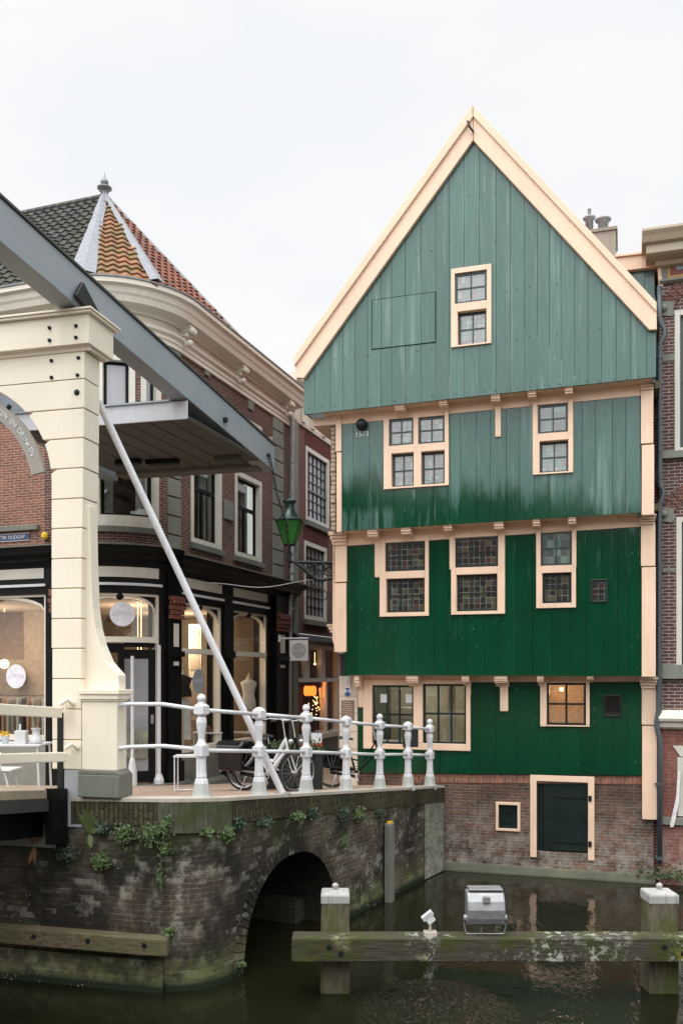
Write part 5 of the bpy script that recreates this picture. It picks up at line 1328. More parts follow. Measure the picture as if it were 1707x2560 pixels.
# tailor's busts
def bust(px_, ptop, pbot, dep, mat, label, long_=False):
    p = behind(px_, ptop, dep); z1 = p.z; z0 = behind(px_, pbot, dep).z; h_ = z1 - z0
    root = empty('dress_form', (p.x, p.y, z0)); tag(root, label, 'dress form')
    m = MB(); m.lathe((p.x, p.y, z0), [(.17, 0), (.16, h_ * .25), (.125, h_ * .45), (.16, h_ * .68), (.19, h_ * .80), (.12, h_ * .87), (.055, h_ * .90), (.05, h_ * .96)], 16, sy=.6); m.build('garment', mat, root, smooth=True)
    m = MB(); m.lathe((p.x, p.y, z0 + h_ * .96), [(.055, 0), (.03, .03), (.012, .06), (.02, .08), (.005, .11)], 10); m.build('neck_cap', M['offwhite'], root)
    m = MB(); m.tube([(p.x, p.y, 2.12), (p.x, p.y, z0)], .02, 8); m.lathe((p.x, p.y, 2.12), [(.18, 0), (.17, .02), (.02, .03)], 12); m.build('stand', M['offwhite'], root)
bust(622, 1690, 1775, .7, M['fabric_white'], 'white bust in a white top behind the second side shop window')
b1_ = bust(458, 1684, 1742, .6, M['fabric_dark'], 'bust in a black jacket behind the first side shop window')
m = MB(); p = behind(459, 1800, .7); m.lathe((p.x, p.y, p.z - .38), [(.15, 0), (.14, .4), (.12, .78)], 14, sy=.6); tag(m.build('white_skirt', M['fabric_white'], None, loc=(p.x, p.y, p.z - .38)), 'long white skirt hanging below the black jacket', 'skirt')
p = behind(648, 1790, .5); m = MB(); m.lathe((p.x, p.y, p.z - .2), [(.07, 0), (.09, .12), (.08, .2)], 12)
rt = empty('potted_plant', (p.x, p.y, p.z - .2)); tag(rt, 'small spiky potted plant standing in the second side shop window', 'plant'); m.build('pot', M['offwhite'], rt)
m = MB()
for k in range(14):
    a = k * 2.4; l_ = .35 + .2 * random.random(); e_ = Vector((math.cos(a) * .16, math.sin(a) * .1, l_)); c = Vector((p.x, p.y, p.z - .02)); s__ = Vector((-math.sin(a), math.cos(a), 0)) * .022
    m.add([c - s__, c + s__, c + e_ * .6 + s__, c + e_, c + e_ * .6 - s__], [(0, 1, 2, 3, 4)])
m.build('leaves', M['leaf2'], rt)
# shop stock: hanging clothes, wall panelling, low display tables
rk = behind(60, 1800, 1.5); rt = empty('clothes_rack', (rk.x, rk.y, 2.12)); tag(rt, 'clothes rack of pale and dark garments deep inside the left-hand shop window', 'clothes rack')
m = MB(); e_ = Vector((ub.x, ub.y, 0)) * .7; b0 = Vector((rk.x, rk.y, 2.12))
m.tube([b0 - e_, b0 - e_ + Vector((0, 0, 1.55)), b0 + e_ + Vector((0, 0, 1.55)), b0 + e_], .015, 6); m.build('rack_frame', M['steel_dark'], rt)
for k in range(11):
    c = b0 + e_ * (-.85 + .17 * k) + Vector((0, 0, 1.5)); w_ = random.uniform(.9, 1.25); m = MB()
    m.beam(c, c - Vector((0, 0, w_)), .05, .38, (vb.x, vb.y, 0)); m.build('garment', M[('fabric_white', 'fabric_dark', 'canvas', 'offwhite', 'room')[k % 5]], rt, bevel=.02)
for (x0_, x1_, lb_) in ((470, 505, 'left tall pale panelled door inside the side shop windows'), (596, 640, 'right tall pale panelled door inside the side shop windows')):
    o, F_, p, w_, h_ = panel('interior_door', x0_, x1_, 1560, 1800, 3.4, M['offwhite'], lb_, 'door')
    for f0, f1 in ((.06, .45), (.52, .94)): m = MB(); m.fb(F_, -w_ * .38, w_ * .38, 0, .015, p.z - h_ / 2 + h_ * f0, p.z - h_ / 2 + h_ * f1); m.build('door_panel', M['room'], o, bevel=.006)
for (x, lb_, mt) in ((520, 'low white display table in the first side shop window', 'white'), (612, 'low pale display table in the second side shop window', 'offwhite')):
    p = behind(x, 1830, .5); rt = empty('display_table', (p.x, p.y, 2.12)); tag(rt, lb_, 'table'); m = MB(); m.wb(p.x - .3, p.x + .3, p.y - .1, p.y + .25, p.z - .03, p.z); m.build('tabletop', M[mt], rt)
    for (dx, dy) in ((-.27, -.07), (.27, -.07), (-.27, .22), (.27, .22)): m = MB(); m.tube([(p.x + dx, p.y + dy, 2.12), (p.x + dx, p.y + dy, p.z - .03)], .015, 6); m.build('leg', M[mt], rt)
p = behind(505, 1818, .6)
for k, (dx, r_, h_, mt, lb_) in enumerate(((-.15, .05, .22, 'white', 'slim white vase on the display table of the first side window'), (.02, .08, .12, 'copper', 'squat red-brown bowl on the display table of the first side window'), (.2, .045, .3, 'offwhite', 'tall pale bottle on the display table of the first side window'))):
    q_ = behind(520, 1830, .5); m = MB(); m.lathe((q_.x + dx, q_.y + .05, q_.z), [(r_ * .8, 0), (r_, h_ * .4), (r_ * .5, h_ * .8), (r_ * .6, h_)], 12); tag(m.build('vase', M[mt], None, smooth=True, loc=(q_.x + dx, q_.y + .05, q_.z)), lb_, 'vase')
# round stickers with lettering
def sticker(F_, s_, d, z_, r_, label, txt='LUTTIK', name='shop_sign', mat=None, tm=None, size=.11):
    m = MB(); m.fp(F_, [(s_ + r_ * math.cos(2 * math.pi * k / 36), z_ + r_ * math.sin(2 * math.pi * k / 36)) for k in range(36)], d - .004, d)
    o = m.build(name, mat or M['sticker'], None, loc=F_.W(s_, d, z_)); tag(o, label, 'sign')
    text_mesh(txt, size, 'lettering', tm or M['stickertext'], text_M(F_, s_, d + .003, z_), o, .002); return o
def tangent(px_, d):
    q = L.Q(px_, d); p = L.W(q, d, 0); p2 = L.W(q + .05, d, 0); return Frame(p.x, p.y, p2.x - p.x, p2.y - p.y), q
F_, q = tangent(42, -.045); sticker(F_, 0, 0.015, L.Z(42, 1691), .215, 'round pale sticker on the left-hand shop window at the photo edge')
F_, q = tangent(306, -.045); sticker(F_, 0, .02, L.Z(306, 1535), .215, 'round pale sticker on the curved window above the shop door')
F_, q = tangent(496, -.045); sticker(F_, 0, .01, L.Z(496, 1703), .235, 'round grey sticker low on the first side shop window', mat=M['greysign'])
# street name sign
F_ = Frame(B_.x, B_.y, ub.x, ub.y); a, b = F_.T(-24), F_.T(77); z0, z1 = F_.pix(40, 1353)[1], F_.pix(40, 1334)[1]
m = MB(); m.fb(F_, a, b, .0, .02, z0, z1); o = m.build('street_sign', M['navy'], None, loc=F_.W((a + b) / 2, 0, z0)); tag(o, 'blue street name sign on the brick above the left-hand shop window', 'street sign')
text_mesh('LUTTIK OUDORP', .088, 'sign_lettering', M['white'], text_M(F_, (a + b) / 2, .023, (z0 + z1) / 2), o, .001)
m = MB(); m.fb(F_, a, b, .02, .022, z1 - .008, z1).fb(F_, a, b, .02, .022, z0, z0 + .008); m.build('sign_border', M['white'], o)
m = MB(); s_, z_ = F_.pix(118, 1341); m.lathe(F_.W(s_, .06, z_ - .06), [(.03, 0), (.06, .03), (.06, .09), (.03, .12)], 10); m.fb(F_, s_ - .02, s_ + .02, 0, .05, z_, z_ + .03); tag(m.build('wall_beacon', M['yellow'], None, loc=F_.W(s_, 0, z_)), 'small yellow fitting on the orange brick wall', 'fitting')
# pale downpipe at the building's end
S = Frame(A_.x, A_.y, vb.x, vb.y)
dp2 = empty('downpipe', L.W(L.Q(718), .1, deck_z(21))); tag(dp2, 'pale grey downpipe at the far end of the corner building, by the alley', 'downpipe')
m = MB(); pth = []
for (x, y) in ((706, 1000), (712, 1030), (718, 1050), (718, 1470), (716, 1490), (714, 1510), (714, 1905)):
    q = L.Q(x); pth.append(L.W(q, .12, L.Z(x, y)))
m.tube(pth, .05, 10); m.build('pipe', M['pipe_light'], dp2, smooth=True)
for y in (1160, 1300, 1437, 1525, 1620, 1700):
    q = L.Q(718); m = MB(); p = L.W(q, .12, L.Z(718, y)); m.lathe(p, [(.055, 0), (.062, .01), (.062, .05), (.055, .06)], 12); m.build('pipe_bracket', M['zinc'], dp2)
# hanging shop sign
hsn = empty('hanging_sign', L.W(L.Q(712), .1, L.Z(712, 1600))); tag(hsn, 'square white hanging shop sign with a grey disc on a short bracket by the alley', 'sign')
p0 = L.W(L.Q(703), .05, L.Z(703, 1598)); ps_ = Frame(0, 0, 1, -.15)
k_ = 20.3 / FPX; F_ = Frame((747 - CX) * k_, 20.3, .985, -.17)
z1 = EYE + (HY - 1600) * k_; z0 = EYE + (HY - 1652) * k_
m = MB(); m.fb(F_, -.21, .21, -.03, 0, z0, z1); pn = m.build('sign_panel', M['white'], hsn, bevel=.004)
m = MB(); m.fp(F_, [(.17 * math.cos(2 * math.pi * k / 32), (z0 + z1) / 2 + .17 * math.sin(2 * math.pi * k / 32)) for k in range(32)], 0, .004); m.build('sign_disc', M['greysign'], pn)
text_mesh('LUTTIK', .085, 'lettering', M['stickertext'], text_M(F_, 0, .006, (z0 + z1) / 2), pn, .001)
m = MB(); m.tube([F_.W(-.45, -.015, z1 + .04), F_.W(.22, -.015, z1 + .04)], .018, 8); m.tube([F_.W(-.45, -.015, z1 - .04), F_.W(-.45, -.015, z1 + .12)], .03, 8); m.build('bracket', M['white'], hsn)

# ================================================================ ALLEY BUILDING
ab = empty('alley_building', L.W(L.Q(780), 0, deck_z(22)), S.rz); tag(ab, 'deep red brick building in the alley with tall small-paned sash windows', 'building')
PA = PathF([tuple(A_ + vb * (L.Q(727)) - Vector((vb.y, -vb.x)) * .0), tuple(A_ + vb * 16)])
def AZ(x, y): return PA.Z(x, y)
ztop = AZ(748, 1062) ; zsh = AZ(760, 1585)
wu = [PA.Q(764), PA.Q(822), AZ(793, 1312), AZ(793, 1132)]; wl2 = [PA.Q(760), PA.Q(816), AZ(790, 1552), AZ(790, 1361)]
pathwall(PA, 0, 9, zsh, ztop, [wu, wl2]).build('brick_wall', M['brick_alley'], ab)
m = MB(); m.pb(PA, 0.02, PA.Q(741), -.02, .06, 1.8, ztop); m.build('rendered_pier', M['stone'], ab)
def multipane(r_, par, cols, rows, glass):
    a, b, c, e = r_; m = MB(); nf = .11
    m.pb(PA, a, a + nf, -.12, .01, c, e).pb(PA, b - nf, b, -.12, .01, c, e).pb(PA, a + nf, b - nf, -.12, .008, e - nf, e).pb(PA, a + nf, b - nf, -.12, .008, c, c + nf)
    fo = m.build('window', M['offwhite'], par); a += nf; b -= nf; c += nf; e -= nf
    m = MB()
    for k in range(cols + 1): x = a + (b - a) * k / cols; m.pb(PA, x - .014, x + .014, -.10, -.05, c, e)
    for k in range(rows + 1):
        z = c + (e - c) * k / rows; h_ = .03 if k == rows // 2 else .013; m.pb(PA, a, b, -.099, -.052 + (.02 if k == rows // 2 else 0), z - h_, z + h_)
    m.build('glazing_bars', M['dark'], fo); m = MB(); m.pb(PA, a, b, -.09, -.08, c, e); m.build('pane', M[glass], fo)
multipane(wu, ab, 5, 7, 'curtain_glass'); multipane(wl2, ab, 5, 7, 'curtain_glass')
m = MB()
for r_ in (wu, wl2): m.pb(PA, r_[0] - .05, r_[1] + .1, -.01, .012, r_[3] + .003, r_[3] + .34)
m.build_split('window_lintel', M['brick_lintel'], ab)
m = MB()
for r_ in (wu, wl2): m.pb(PA, r_[0] - .05, r_[1] + .1, -.01, .08, r_[2] - .13, r_[2] - .004)
m.build_split('window_sill', M['bluestone'], ab)
zat = AZ(748, 952); hh_ = zat - ztop
m = MB(); m.pprof(PA, -.1, 9, [(-.05, ztop), (.05, ztop), (.07, ztop + .08), (.04, ztop + .10), (.04, ztop + hh_ * .62), (.08, ztop + hh_ * .66), (.12, ztop + hh_ * .78), (.24, ztop + hh_ * .86), (.26, zat), (-.05, zat)])
m.build('cornice', M['cornice'], ab)
m = MB()
for x in (748, 772, 800, 832): m.pb(PA, PA.Q(x), PA.Q(x) + .16, .04, .12, ztop + .06, ztop + .35); m.pb(PA, PA.Q(x) + .01, PA.Q(x) + .15, .04, .2, ztop + .35, ztop + hh_ * .84)
m.build_split('carved_bracket', M['cornice'], ab, bevel=.02)
# alley shop front
m = MB(); m.pprof(PA, -.05, 9, [(-.05, zsh - .02), (.1, zsh - .02), (.25, zsh - .12), (.28, zsh - .18), (.1, zsh - .25), (-.05, zsh - .25)]); m.build('shop_canopy', M['black'], ab)
m = MB(); z5 = AZ(760, 1600); z6 = AZ(780, 1622); zA, zB_ = AZ(780, 1695), AZ(780, 1705); zC = AZ(780, 1838); zD = AZ(780, 1850)
m.pb(PA, 0, 9, -.12, .03, z6, zsh - .25); q0 = PA.Q(733); q1 = PA.Q(848)
qs_ = [q0, PA.Q(763) , PA.Q(770), PA.Q(803), PA.Q(812), PA.Q(842), q1]
m.pb(PA, q0, PA.Q(737), -.12, .03, 1.9, z6); m.pb(PA, PA.Q(842), q1, -.12, .03, 1.9, z6); m.pb(PA, q0, q1, -.12, .05, zB_, zA); m.pb(PA, PA.Q(763), PA.Q(772), -.12, .025, zA, z6); m.pb(PA, PA.Q(803), PA.Q(811), -.12, .025, zA, z6)
m.pb(PA, q0, q1, -.12, .06, zD, zC); m.build('shopfront_frame', M['offwhite'], ab)
m = MB(); m.pb(PA, q0, 9, -.12, .02, 1.5, zD); m.pb(PA, q1 + .002, 9, -.12, .02, zD, z6); m.build('stall_riser', M['bluestone'], ab)
m = MB(); m.pb(PA, PA.Q(815), PA.Q(819), -.10, .0, zC, zB_); m.build_split('mullion', M['offwhite'], ab)
m = MB(); m.pb(PA, q0, q1, -.08, -.07, zC, z6); m.build('shop_pane', M['glass'], ab)
m = MB(); W = PA.W
m.add([W(.08, -2.6, 1.8), W(q1 + 3, -2.6, 1.8), W(q1 + 3, -2.6, z6 + .1), W(.08, -2.6, z6 + .1), W(.08, -.1, 1.8), W(q1 + 3, -.1, 1.8), W(q1 + 3, -.1, z6 + .1), W(.08, -.1, z6 + .1)], [(0, 1, 2, 3), (0, 4, 5, 1), (3, 2, 6, 7), (1, 5, 6, 2), (0, 3, 7, 4)])
m.build('alley_shop_room', M['room_dark'], ab)
def inA(x, y, dep):
    q = PA.Q(x); w_ = PA.W(q, 0, 0); k_ = 1 + dep / w_.y; return Vector((w_.x * k_, w_.y * k_, EYE + (HY - y) / FPX * w_.y * k_))
ln = empty('orange_lantern', inA(775, 1728, .8)); tag(ln, 'glowing orange pleated lantern hanging inside the alley shop', 'lantern')
m = MB(); c = inA(775, 1728, .8)
for k in range(8): a = k * math.pi / 4; m.lathe(c + Vector((math.cos(a) * .11, math.sin(a) * .08, -.12)), [(.02, 0), (.055, .05), (.055, .2), (.02, .26)], 8)
m.build('lantern_shade', M['lit_orange'], ln); m = MB(); m.tube([c + Vector((0, 0, .12)), c + Vector((0, 0, .5))], .008, 6); m.build('cord', M['black'], ln)
lg = MB(); rnd = random.Random(9)
for k in range(38): p = inA(790 + rnd.gauss(0, 8), 1760 + rnd.gauss(0, 16), .6 + rnd.random() * .4); lg.ball(p, .012, 5)
tag(lg.build('fairy_lights', M['lit_warm'], None, loc=inA(790, 1790, .8)), 'cluster of tiny warm fairy lights inside the alley shop window', 'fairy lights', kind='stuff')
for (x, y, lb_) in ((735, 1657, 'small bright bulb under the hanging sign behind the alley shop window'), (787, 1660, 'small bright bulb behind the middle top pane of the alley shop')):
    m = MB(); p = inA(max(x, 738), y, .35); m.ball(p, .03, 8); m.tube([p, p + Vector((0, 0, .3))], .006, 5); tag(m.build('bulb', M['lit_warm'], None, loc=p), lb_, 'bulb')
m = MB(); p = inA(752, 1790, 1.3); m.fb(S, 0, .1, 0, .1, 0, .1)
m = MB(); p = inA(748, 1770, 1.0); F_ = Frame(p.x, p.y, 1, 0); m.fb(F_, -.09, .09, -.03, 0, p.z - .6, p.z + .55); tag(m.build('orange_drape', plain('orange_drape', (.75, .22, .04), .8), None, loc=(p.x, p.y, p.z - .6)), 'tall orange drape inside the left part of the alley shop window', 'drape')
m = MB(); p = inA(803, 1775, .5); m.tube([(p.x, p.y, p.z - .7), (p.x + .02, p.y, p.z), (p.x - .02, p.y, p.z + .6)], .05, 8); tag(m.build('pale_drape', M['offwhite'], None, loc=(p.x, p.y, p.z - .7)), 'narrow gathered pale drape in the middle of the alley shop window', 'drape')
l_ = bpy.data.lights.new('alley_shop_lamp', 'POINT'); l_.energy = 60; l_.color = (1, .36, .12); l_.shadow_soft_size = .1
o_ = bpy.data.objects.new('alley_shop_lamp', l_); col.objects.link(o_); o_.parent = ab; o_.location = rootmat(ab).inverted() @ GP(inA(775, 1725, .9))
m = MB()
for k in range(14): p = inA(742 + k * 7, 1832, .12); m.lathe((p.x, p.y, zC), [(.02, 0), (.03, .03), (.02, .06 + .04 * rnd.random())], 7)
tag(m.build('glass_ornaments', M['fabric_white'], None, loc=inA(790, 1838, .1)), 'row of small pale ornaments on the sill of the alley shop', 'ornaments', kind='stuff')

GS = 1.0
# ================================================================ STREET LANTERN on the green house
sln = empty('street_lantern', H.W(H.T(840, .2), .3, H.pix(840, 1410, .2)[1])); tag(sln, 'green-glass street lantern on a black scrolled iron bracket at the corner of the green house', 'street lantern')
YL = 19.0; kL = YL / FPX
def lp(x, y, dy=0): return Vector(((x - CX) * (YL + dy) / FPX, YL + dy, EYE + (HY - y) * (YL + dy) / FPX))
c = lp(724, 1362); zb0 = c.z; zt1_ = lp(724, 1303).z; hh = zt1_ - zb0
m = MB(); r0, r1 = .125, .30
for k in range(6):
    a = math.pi / 3 * k + .3; m.tube([c + Vector((math.cos(a) * r0, math.sin(a) * r0, 0)), c + Vector((math.cos(a) * r1, math.sin(a) * r1, hh))], .012, 6)
for (r_, z_) in ((r0, 0), (r1, hh)):
    for k in range(6):
        a, b = math.pi / 3 * k + .3, math.pi / 3 * (k + 1) + .3; m.tube([c + Vector((math.cos(a) * r_, math.sin(a) * r_, z_)), c + Vector((math.cos(b) * r_, math.sin(b) * r_, z_))], .014, 6)
for k in range(6): a = math.pi / 3 * k + .3; m.tube([c + Vector((math.cos(a) * r1, math.sin(a) * r1, hh)), c + Vector((math.cos(a) * (r1 + .07), math.sin(a) * (r1 + .07), hh + .04))], [.014, .004], 6)
m.build('lantern_frame', M['iron'], sln)
m = MB()
for k in range(6):
    a, b = math.pi / 3 * k + .3, math.pi / 3 * (k + 1) + .3; rr0, rr1 = r0 - .004, r1 - .004
    m.add([c + Vector((math.cos(a) * rr0, math.sin(a) * rr0, .01)), c + Vector((math.cos(b) * rr0, math.sin(b) * rr0, .01)), c + Vector((math.cos(b) * rr1, math.sin(b) * rr1, hh - .01)), c + Vector((math.cos(a) * rr1, math.sin(a) * rr1, hh - .01))], [(0, 1, 2, 3)])
t = NT('green_glass_sheet'); t.set(Base_Color=(.07, .30, .07), Roughness=.15, Transmission_Weight=.0)
tl = t.N('ShaderNodeBsdfTranslucent'); tl.inputs[0].default_value = (.17, .55, .13, 1); mx = t.N('ShaderNodeMixShader'); mx.inputs[0].default_value = .6; t.L(t.b.outputs[0], mx.inputs[1]); t.L(tl.outputs[0], mx.inputs[2]); t.L(mx.outputs[0], t.out.inputs[0])
m.build('lantern_glass', t.m, sln)
m = MB(); m.lathe(c + Vector((0, 0, hh)), [(.31, 0), (.30, .02), (.22, .06), (.19, .12), (.12, .20), (.10, .26), (.095, .34), (.10, .37), (.15, .40), (.15, .43), (.04, .45), (.015, .50), (.025, .53), (.005, .60)], 16)
m.build('lantern_cap', plain('dark_green_iron', (.012, .035, .032), .35, .3), sln, smooth=True)
m = MB(); m.lathe(lp(724, 1420), [(.01, 0), (.03, .05), (.02, .08), (.05, .12), (.07, .15), (.045, .17), (.045, .30), (.06, .32), (.03, .36), (.03, .50)], 12)
for sg in (-1, 1): m.tube([lp(724, 1395), lp(724, 1390) + Vector((sg * .10, 0, .05)), lp(724, 1375) + Vector((sg * .13, 0, .05)), lp(724, 1363) + Vector((sg * .12, 0, 0))], .009, 6)
m.build('lantern_stem', M['iron'], sln)
hpnt = H.W(H.T(846, .3), .30, lp(724, 1407).z); pL = lp(724, 1405)
def br(t, dz): v = pL.lerp(Vector((hpnt.x, hpnt.y, pL.z)), t); return Vector((v.x, v.y, pL.z + dz))
m = MB(); m.tube([br(0, 0), br(1, .0)], .030, 8); m.tube([br(1, 0), br(1.08, 0)], [.04, .05], 8)
m.tube([br(.12, -.02), br(.25, -.10), br(.40, -.25), br(.55, -.36), br(.70, -.37), br(.85, -.33), br(1, -.38)], [.03, .045, .055, .045, .04, .045, .03], 8)
m.tube([br(1, .12), br(1, -.42)], .03, 8)
for (tc_, zc_, rr) in ((.42, -.10, .07), (.62, -.14, .10), (.80, -.15, .12), (.80, -.15, .06), (.26, -.06, .045), (.93, -.28, .05)):
    ax = (br(1, 0) - br(0, 0)).normalized(); m.torus(br(tc_, zc_), rr, .020, ax, Vector((0, 0, 1)), 18, 5)
m.tube([br(.6, 0), br(.6, -.35)], .012, 6); m.tube([br(.45, -.05), br(.5, -.28)], .012, 6)
m.build('bracket', M['iron'], sln)
# wall spotlight + chain with ring under the bracket
m = MB(); p = br(1.05, -.42); m.lathe(p, [(.03, -.05), (.06, 0), (.075, .10), (.03, .14)], 10); m.build('small_floodlight', M['iron'], sln)
def chain(pts, name='chain', label='', par=None, step=.055, r=.006, rl=.018):
    m = MB(); pts = [Vector(p) for p in pts]; k = 0
    for a, b in zip(pts[:-1], pts[1:]):
        n_ = max(1, int((b - a).length / step)); t_ = (b - a).normalized(); u = t_.cross(Vector((0, 1, 0.2))).normalized(); w_ = t_.cross(u)
        for i in range(n_):
            c = a.lerp(b, (i + .5) / n_); e = u if k % 2 else w_; k += 1
            m.torus(c, rl, r, t_ * 1.6, e, 10, 4)
    o = m.build(name, M['iron'], par, loc=None if par else pts[0])
    if label: tag(o, label, 'chain')
    return o
chain([br(.35, -.22), br(.45, -.45), br(.62, -.60)], par=sln, name='hanging_chain'); chain([br(1.05, -.45), br(.9, -.62), br(.75, -.72)], par=sln, name='hanging_chain')
m = MB(); m.torus(br(.68, -.70), .10, .012, (br(1, 0) - br(0, 0)).normalized(), Vector((0, 0, 1)), 24, 6); m.build('hanging_ring', M['iron'], sln)
# cable between buildings
m = MB(); pc = []
for i in range(13):
    t_ = i / 12; GS = 1.2; a = GP(L.W(L.Q(492), .25, L.Z(492, 1458))); GS = 1.0; b = br(.55, -.36); p = a.lerp(b, t_); p.z += -.12 * math.sin(math.pi * t_) + .02 * math.sin(9 * t_); pc.append(p)
m.tube(pc, .007, 5); tag(m.build('cable', M['white'], None, loc=pc[0]), 'thin white cable slung across the alley from the shop cornice to the lantern bracket', 'cable')

# ================================================================ DRAWBRIDGE
Bf = Frame((204 - CX) / FPX * 11.75, 11.75, .969, -.245)
pt_ = empty('bridge_portal', Bf.W(-.2, -.2, deck_z(11.8)), Bf.rz); tag(pt_, 'cream drawbridge portal with banded column, round arch and curved buttress', 'portal')
def bz(x, y, d=0): return Bf.pix(x, y, d)[1]
DS = .40                                      # column depth
col_m = MB(); jm = MB(); sL_ = Bf.T(123); sR_ = 0.0; zb_ = bz(204, 1920)
ys = [946, 1020, 1094, 1169, 1245, 1319, 1395, 1470, 1546, 1621, 1697, 1773, 1850, 1925]
zs_ = [bz(204, y) for y in ys]
Sl = -.44
cxs, czs, rad = sR_ + Sl - 1.43, bz(123, 1210), 1.43
def arch_s(z):          # arch intrados at height z (right side)
    return cxs + math.sqrt(max(0, rad * rad - (z - czs) ** 2)) if z > czs else cxs + rad
for k, (zt__, zb__) in enumerate(zip(zs_[:-1], zs_[1:])):
    g_ = .006
    n_ = 8; poly = [(sR_ + max(0, (7 - k)) * .006, zb__ + g_), (sR_ + max(0, (7 - k)) * .006, zt__ - g_)]
    lo_s = [arch_s(zt__ - g_ + (zb__ - zt__ + 2 * g_) * i / n_) for i in range(n_ + 1)]
    if k < 4:
        # voussoir-like wedge: top edge reaches inwards
        poly += [(lo_s[0] - .0 + .10, zt__ - g_)]
        poly += [(lo_s[i], zt__ - g_ + (zb__ - zt__ + 2 * g_) * i / n_) for i in range(1, n_ + 1)]
    else: poly += [(Sl + (.012 if k > 8 else 0), zt__ - g_), (Sl + (.012 if k > 8 else 0), zb__ + g_)]
    if k == 11 or k == 12: pass
    col_m.fp(Bf, poly, -DS, 0)
col_m.build('banded_column', M['bridge'], pt_, bevel=.008)
jm.fb(Bf, Sl + .02, -.012, -DS + .012, -.012, zs_[-1], zs_[0]); 
jm.build('column_core', M['joint'], pt_)
# spandrel wall with arch
sp = MB(); z0, z1 = zs_[0] + .006, bz(204, 878); N_ = 28; xl = cxs - rad - .44
poly_r = []
for i in range(N_):
    t0, t1 = math.pi / 2 * i / N_, math.pi / 2 * (i + 1) / N_
    for sg in (1, -1):
        a = (cxs + sg * rad * math.cos(t0), czs + rad * math.sin(t0)); b = (cxs + sg * rad * math.cos(t1), czs + rad * math.sin(t1))
        if sg == 1 and a[1] < z0 and b[1] < z0: continue
        if a[1] < z0: a = (cxs + sg * math.sqrt(rad ** 2 - (z0 - czs) ** 2), z0) if sg == 1 else a
        sp.fp(Bf, [a, (a[0], z1), (b[0], z1), b], -DS + .01, -.004)
sA = arch_s(z0); sp.fb(Bf, sA, .045, -DS + .01, 0, z0, z1)
sp.fb(Bf, xl, cxs - rad, -DS, 0, .5, z1)
sp.build('arch_spandrel', M['bridge'], pt_)
en = MB(); z2, z3 = bz(222, 857, .1), bz(222, 783, .1); Rr = Bf.T(222, .1)
en.fb(Bf, xl - .12, Rr, -DS - .16, .10, z2, z3)
en.build('entablature', M['bridge'], pt_, bevel=.008)
en = MB(); en.prof(Bf, xl - .1, Rr - .03, [(-.01, z1 + .0), (.02, z1), (.03, z1 + .05), (.06, z1 + .06), (.07, z2 - .002), (-.01, z2 - .002)]); en.fb(Bf, 0, Rr - .04, -DS - .10, 0, z1 + .02, z2 - .002); en.build('necking_moulding', M['bridge'], pt_)
en = MB(); zc1 = bz(224, 772, .13); en.fb(Bf, xl - .16, Rr + .05, -DS - .22, .15, z3 + .002, z3 + .035); en.fb(Bf, xl - .18, Rr + .07, -DS - .24, .17, z3 + .036, z3 + .065); en.build('cap_slab', M['bridge'], pt_, bevel=.006)
# bolts
for (x, y, r_) in ((125, 820, .045), (191, 815, .045), (125, 851, .045), (191, 844, .045), (130, 902, .045), (197, 895, .045), (130, 944, .045), (195, 938, .045), (193, 981, .07)):
    d = .10 if y < 860 else 0; s_, z_ = Bf.pix(x, y, d); m = MB(); MM = Matrix.Rotation(Bf.rz, 4, 'Z') @ Matrix.Rotation(R(90), 4, 'X')
    m.lathe(Bf.W(s_, d, z_), [(r_ / 2 * 1.15, 0), (r_ / 2 * 1.15, .006), (r_ / 2 * .8, .008), (r_ / 2 * .75, .03), (r_ / 4, .034)], 12, M=MM.to_3x3()); m.build('bolt', M['iron'], pt_)
# lower part: grey feet of column and a black plate standing in for the shade of the slot
ft = MB(); zf0, zf1 = bz(180, 2068), bz(180, 1925)
ft.fb(Bf, Bf.T(160), .0, -DS, -.004, zf0, zf1); ft.build('column_foot', M['stone'] if False else paint('pale_grey_foot', (.36, .38, .40), .6, .12, dirt=.3), pt_, bevel=.008)
sl_ = MB(); sl_.fb(Bf, Bf.T(145), Bf.T(160) - .004, -.30, .012, bz(150, 2066), bz(150, 1782)); so_ = sl_.build('slot_shade', M['iron'], pt_)
# buttress
bt = MB(); prf = [(242, 1263), (243, 1330), (245, 1420), (249, 1520), (256, 1570), (268, 1615), (285, 1655), (314, 1688), (314, 1724)]
db = -.10; poly = [Bf.pix(x - 17, y, db) for x, y in prf]
poly = poly[:1] + poly[1:] + [(-.1, poly[-1][1]), (-.1, poly[0][1])]
bt.fp(Bf, poly, db - .20, db); bt.build('curved_buttress', M['bridge'], pt_, bevel=.008)
pd = MB(); dP = .02; pr0 = Bf.T(293, dP); zz1, zz0 = bz(250, 1738, dP), bz(250, 1925, dP)
pd.fb(Bf, .02, pr0, -.24, dP, zz0, zz1); pdo = pd.build('buttress_pedestal', M['bridge'], pt_, bevel=.008)
m = MB(); zt__ = bz(250, 1724, dP); m.fb(Bf, .0, pr0 + .06, -.31, dP + .06, zt__ - .06, zt__); m.fb(Bf, .0, pr0 + .035, -.28, dP + .04, zt__ - .125, zt__ - .062); m.fb(Bf, .0, pr0 + .02, -.26, dP + .022, zt__ - .15, zt__ - .127); m.build('pedestal_cap', M['bridge'], pdo, bevel=.006)
m = MB(); z0, z1 = bz(250, 1993, dP), bz(250, 1925, dP); a_, b_ = Bf.T(196, dP + .05), Bf.T(299, dP + .05)
m.fb(Bf, a_, b_, -.30, dP + .06, z0, z1 - .06); m.fp(Bf, [(a_, z1 - .06), (b_, z1 - .06), (b_ - .05, z1), (a_, z1)], -.28, dP + .05); m.build('plinth', M['bluestone'], pt_, bevel=.012)
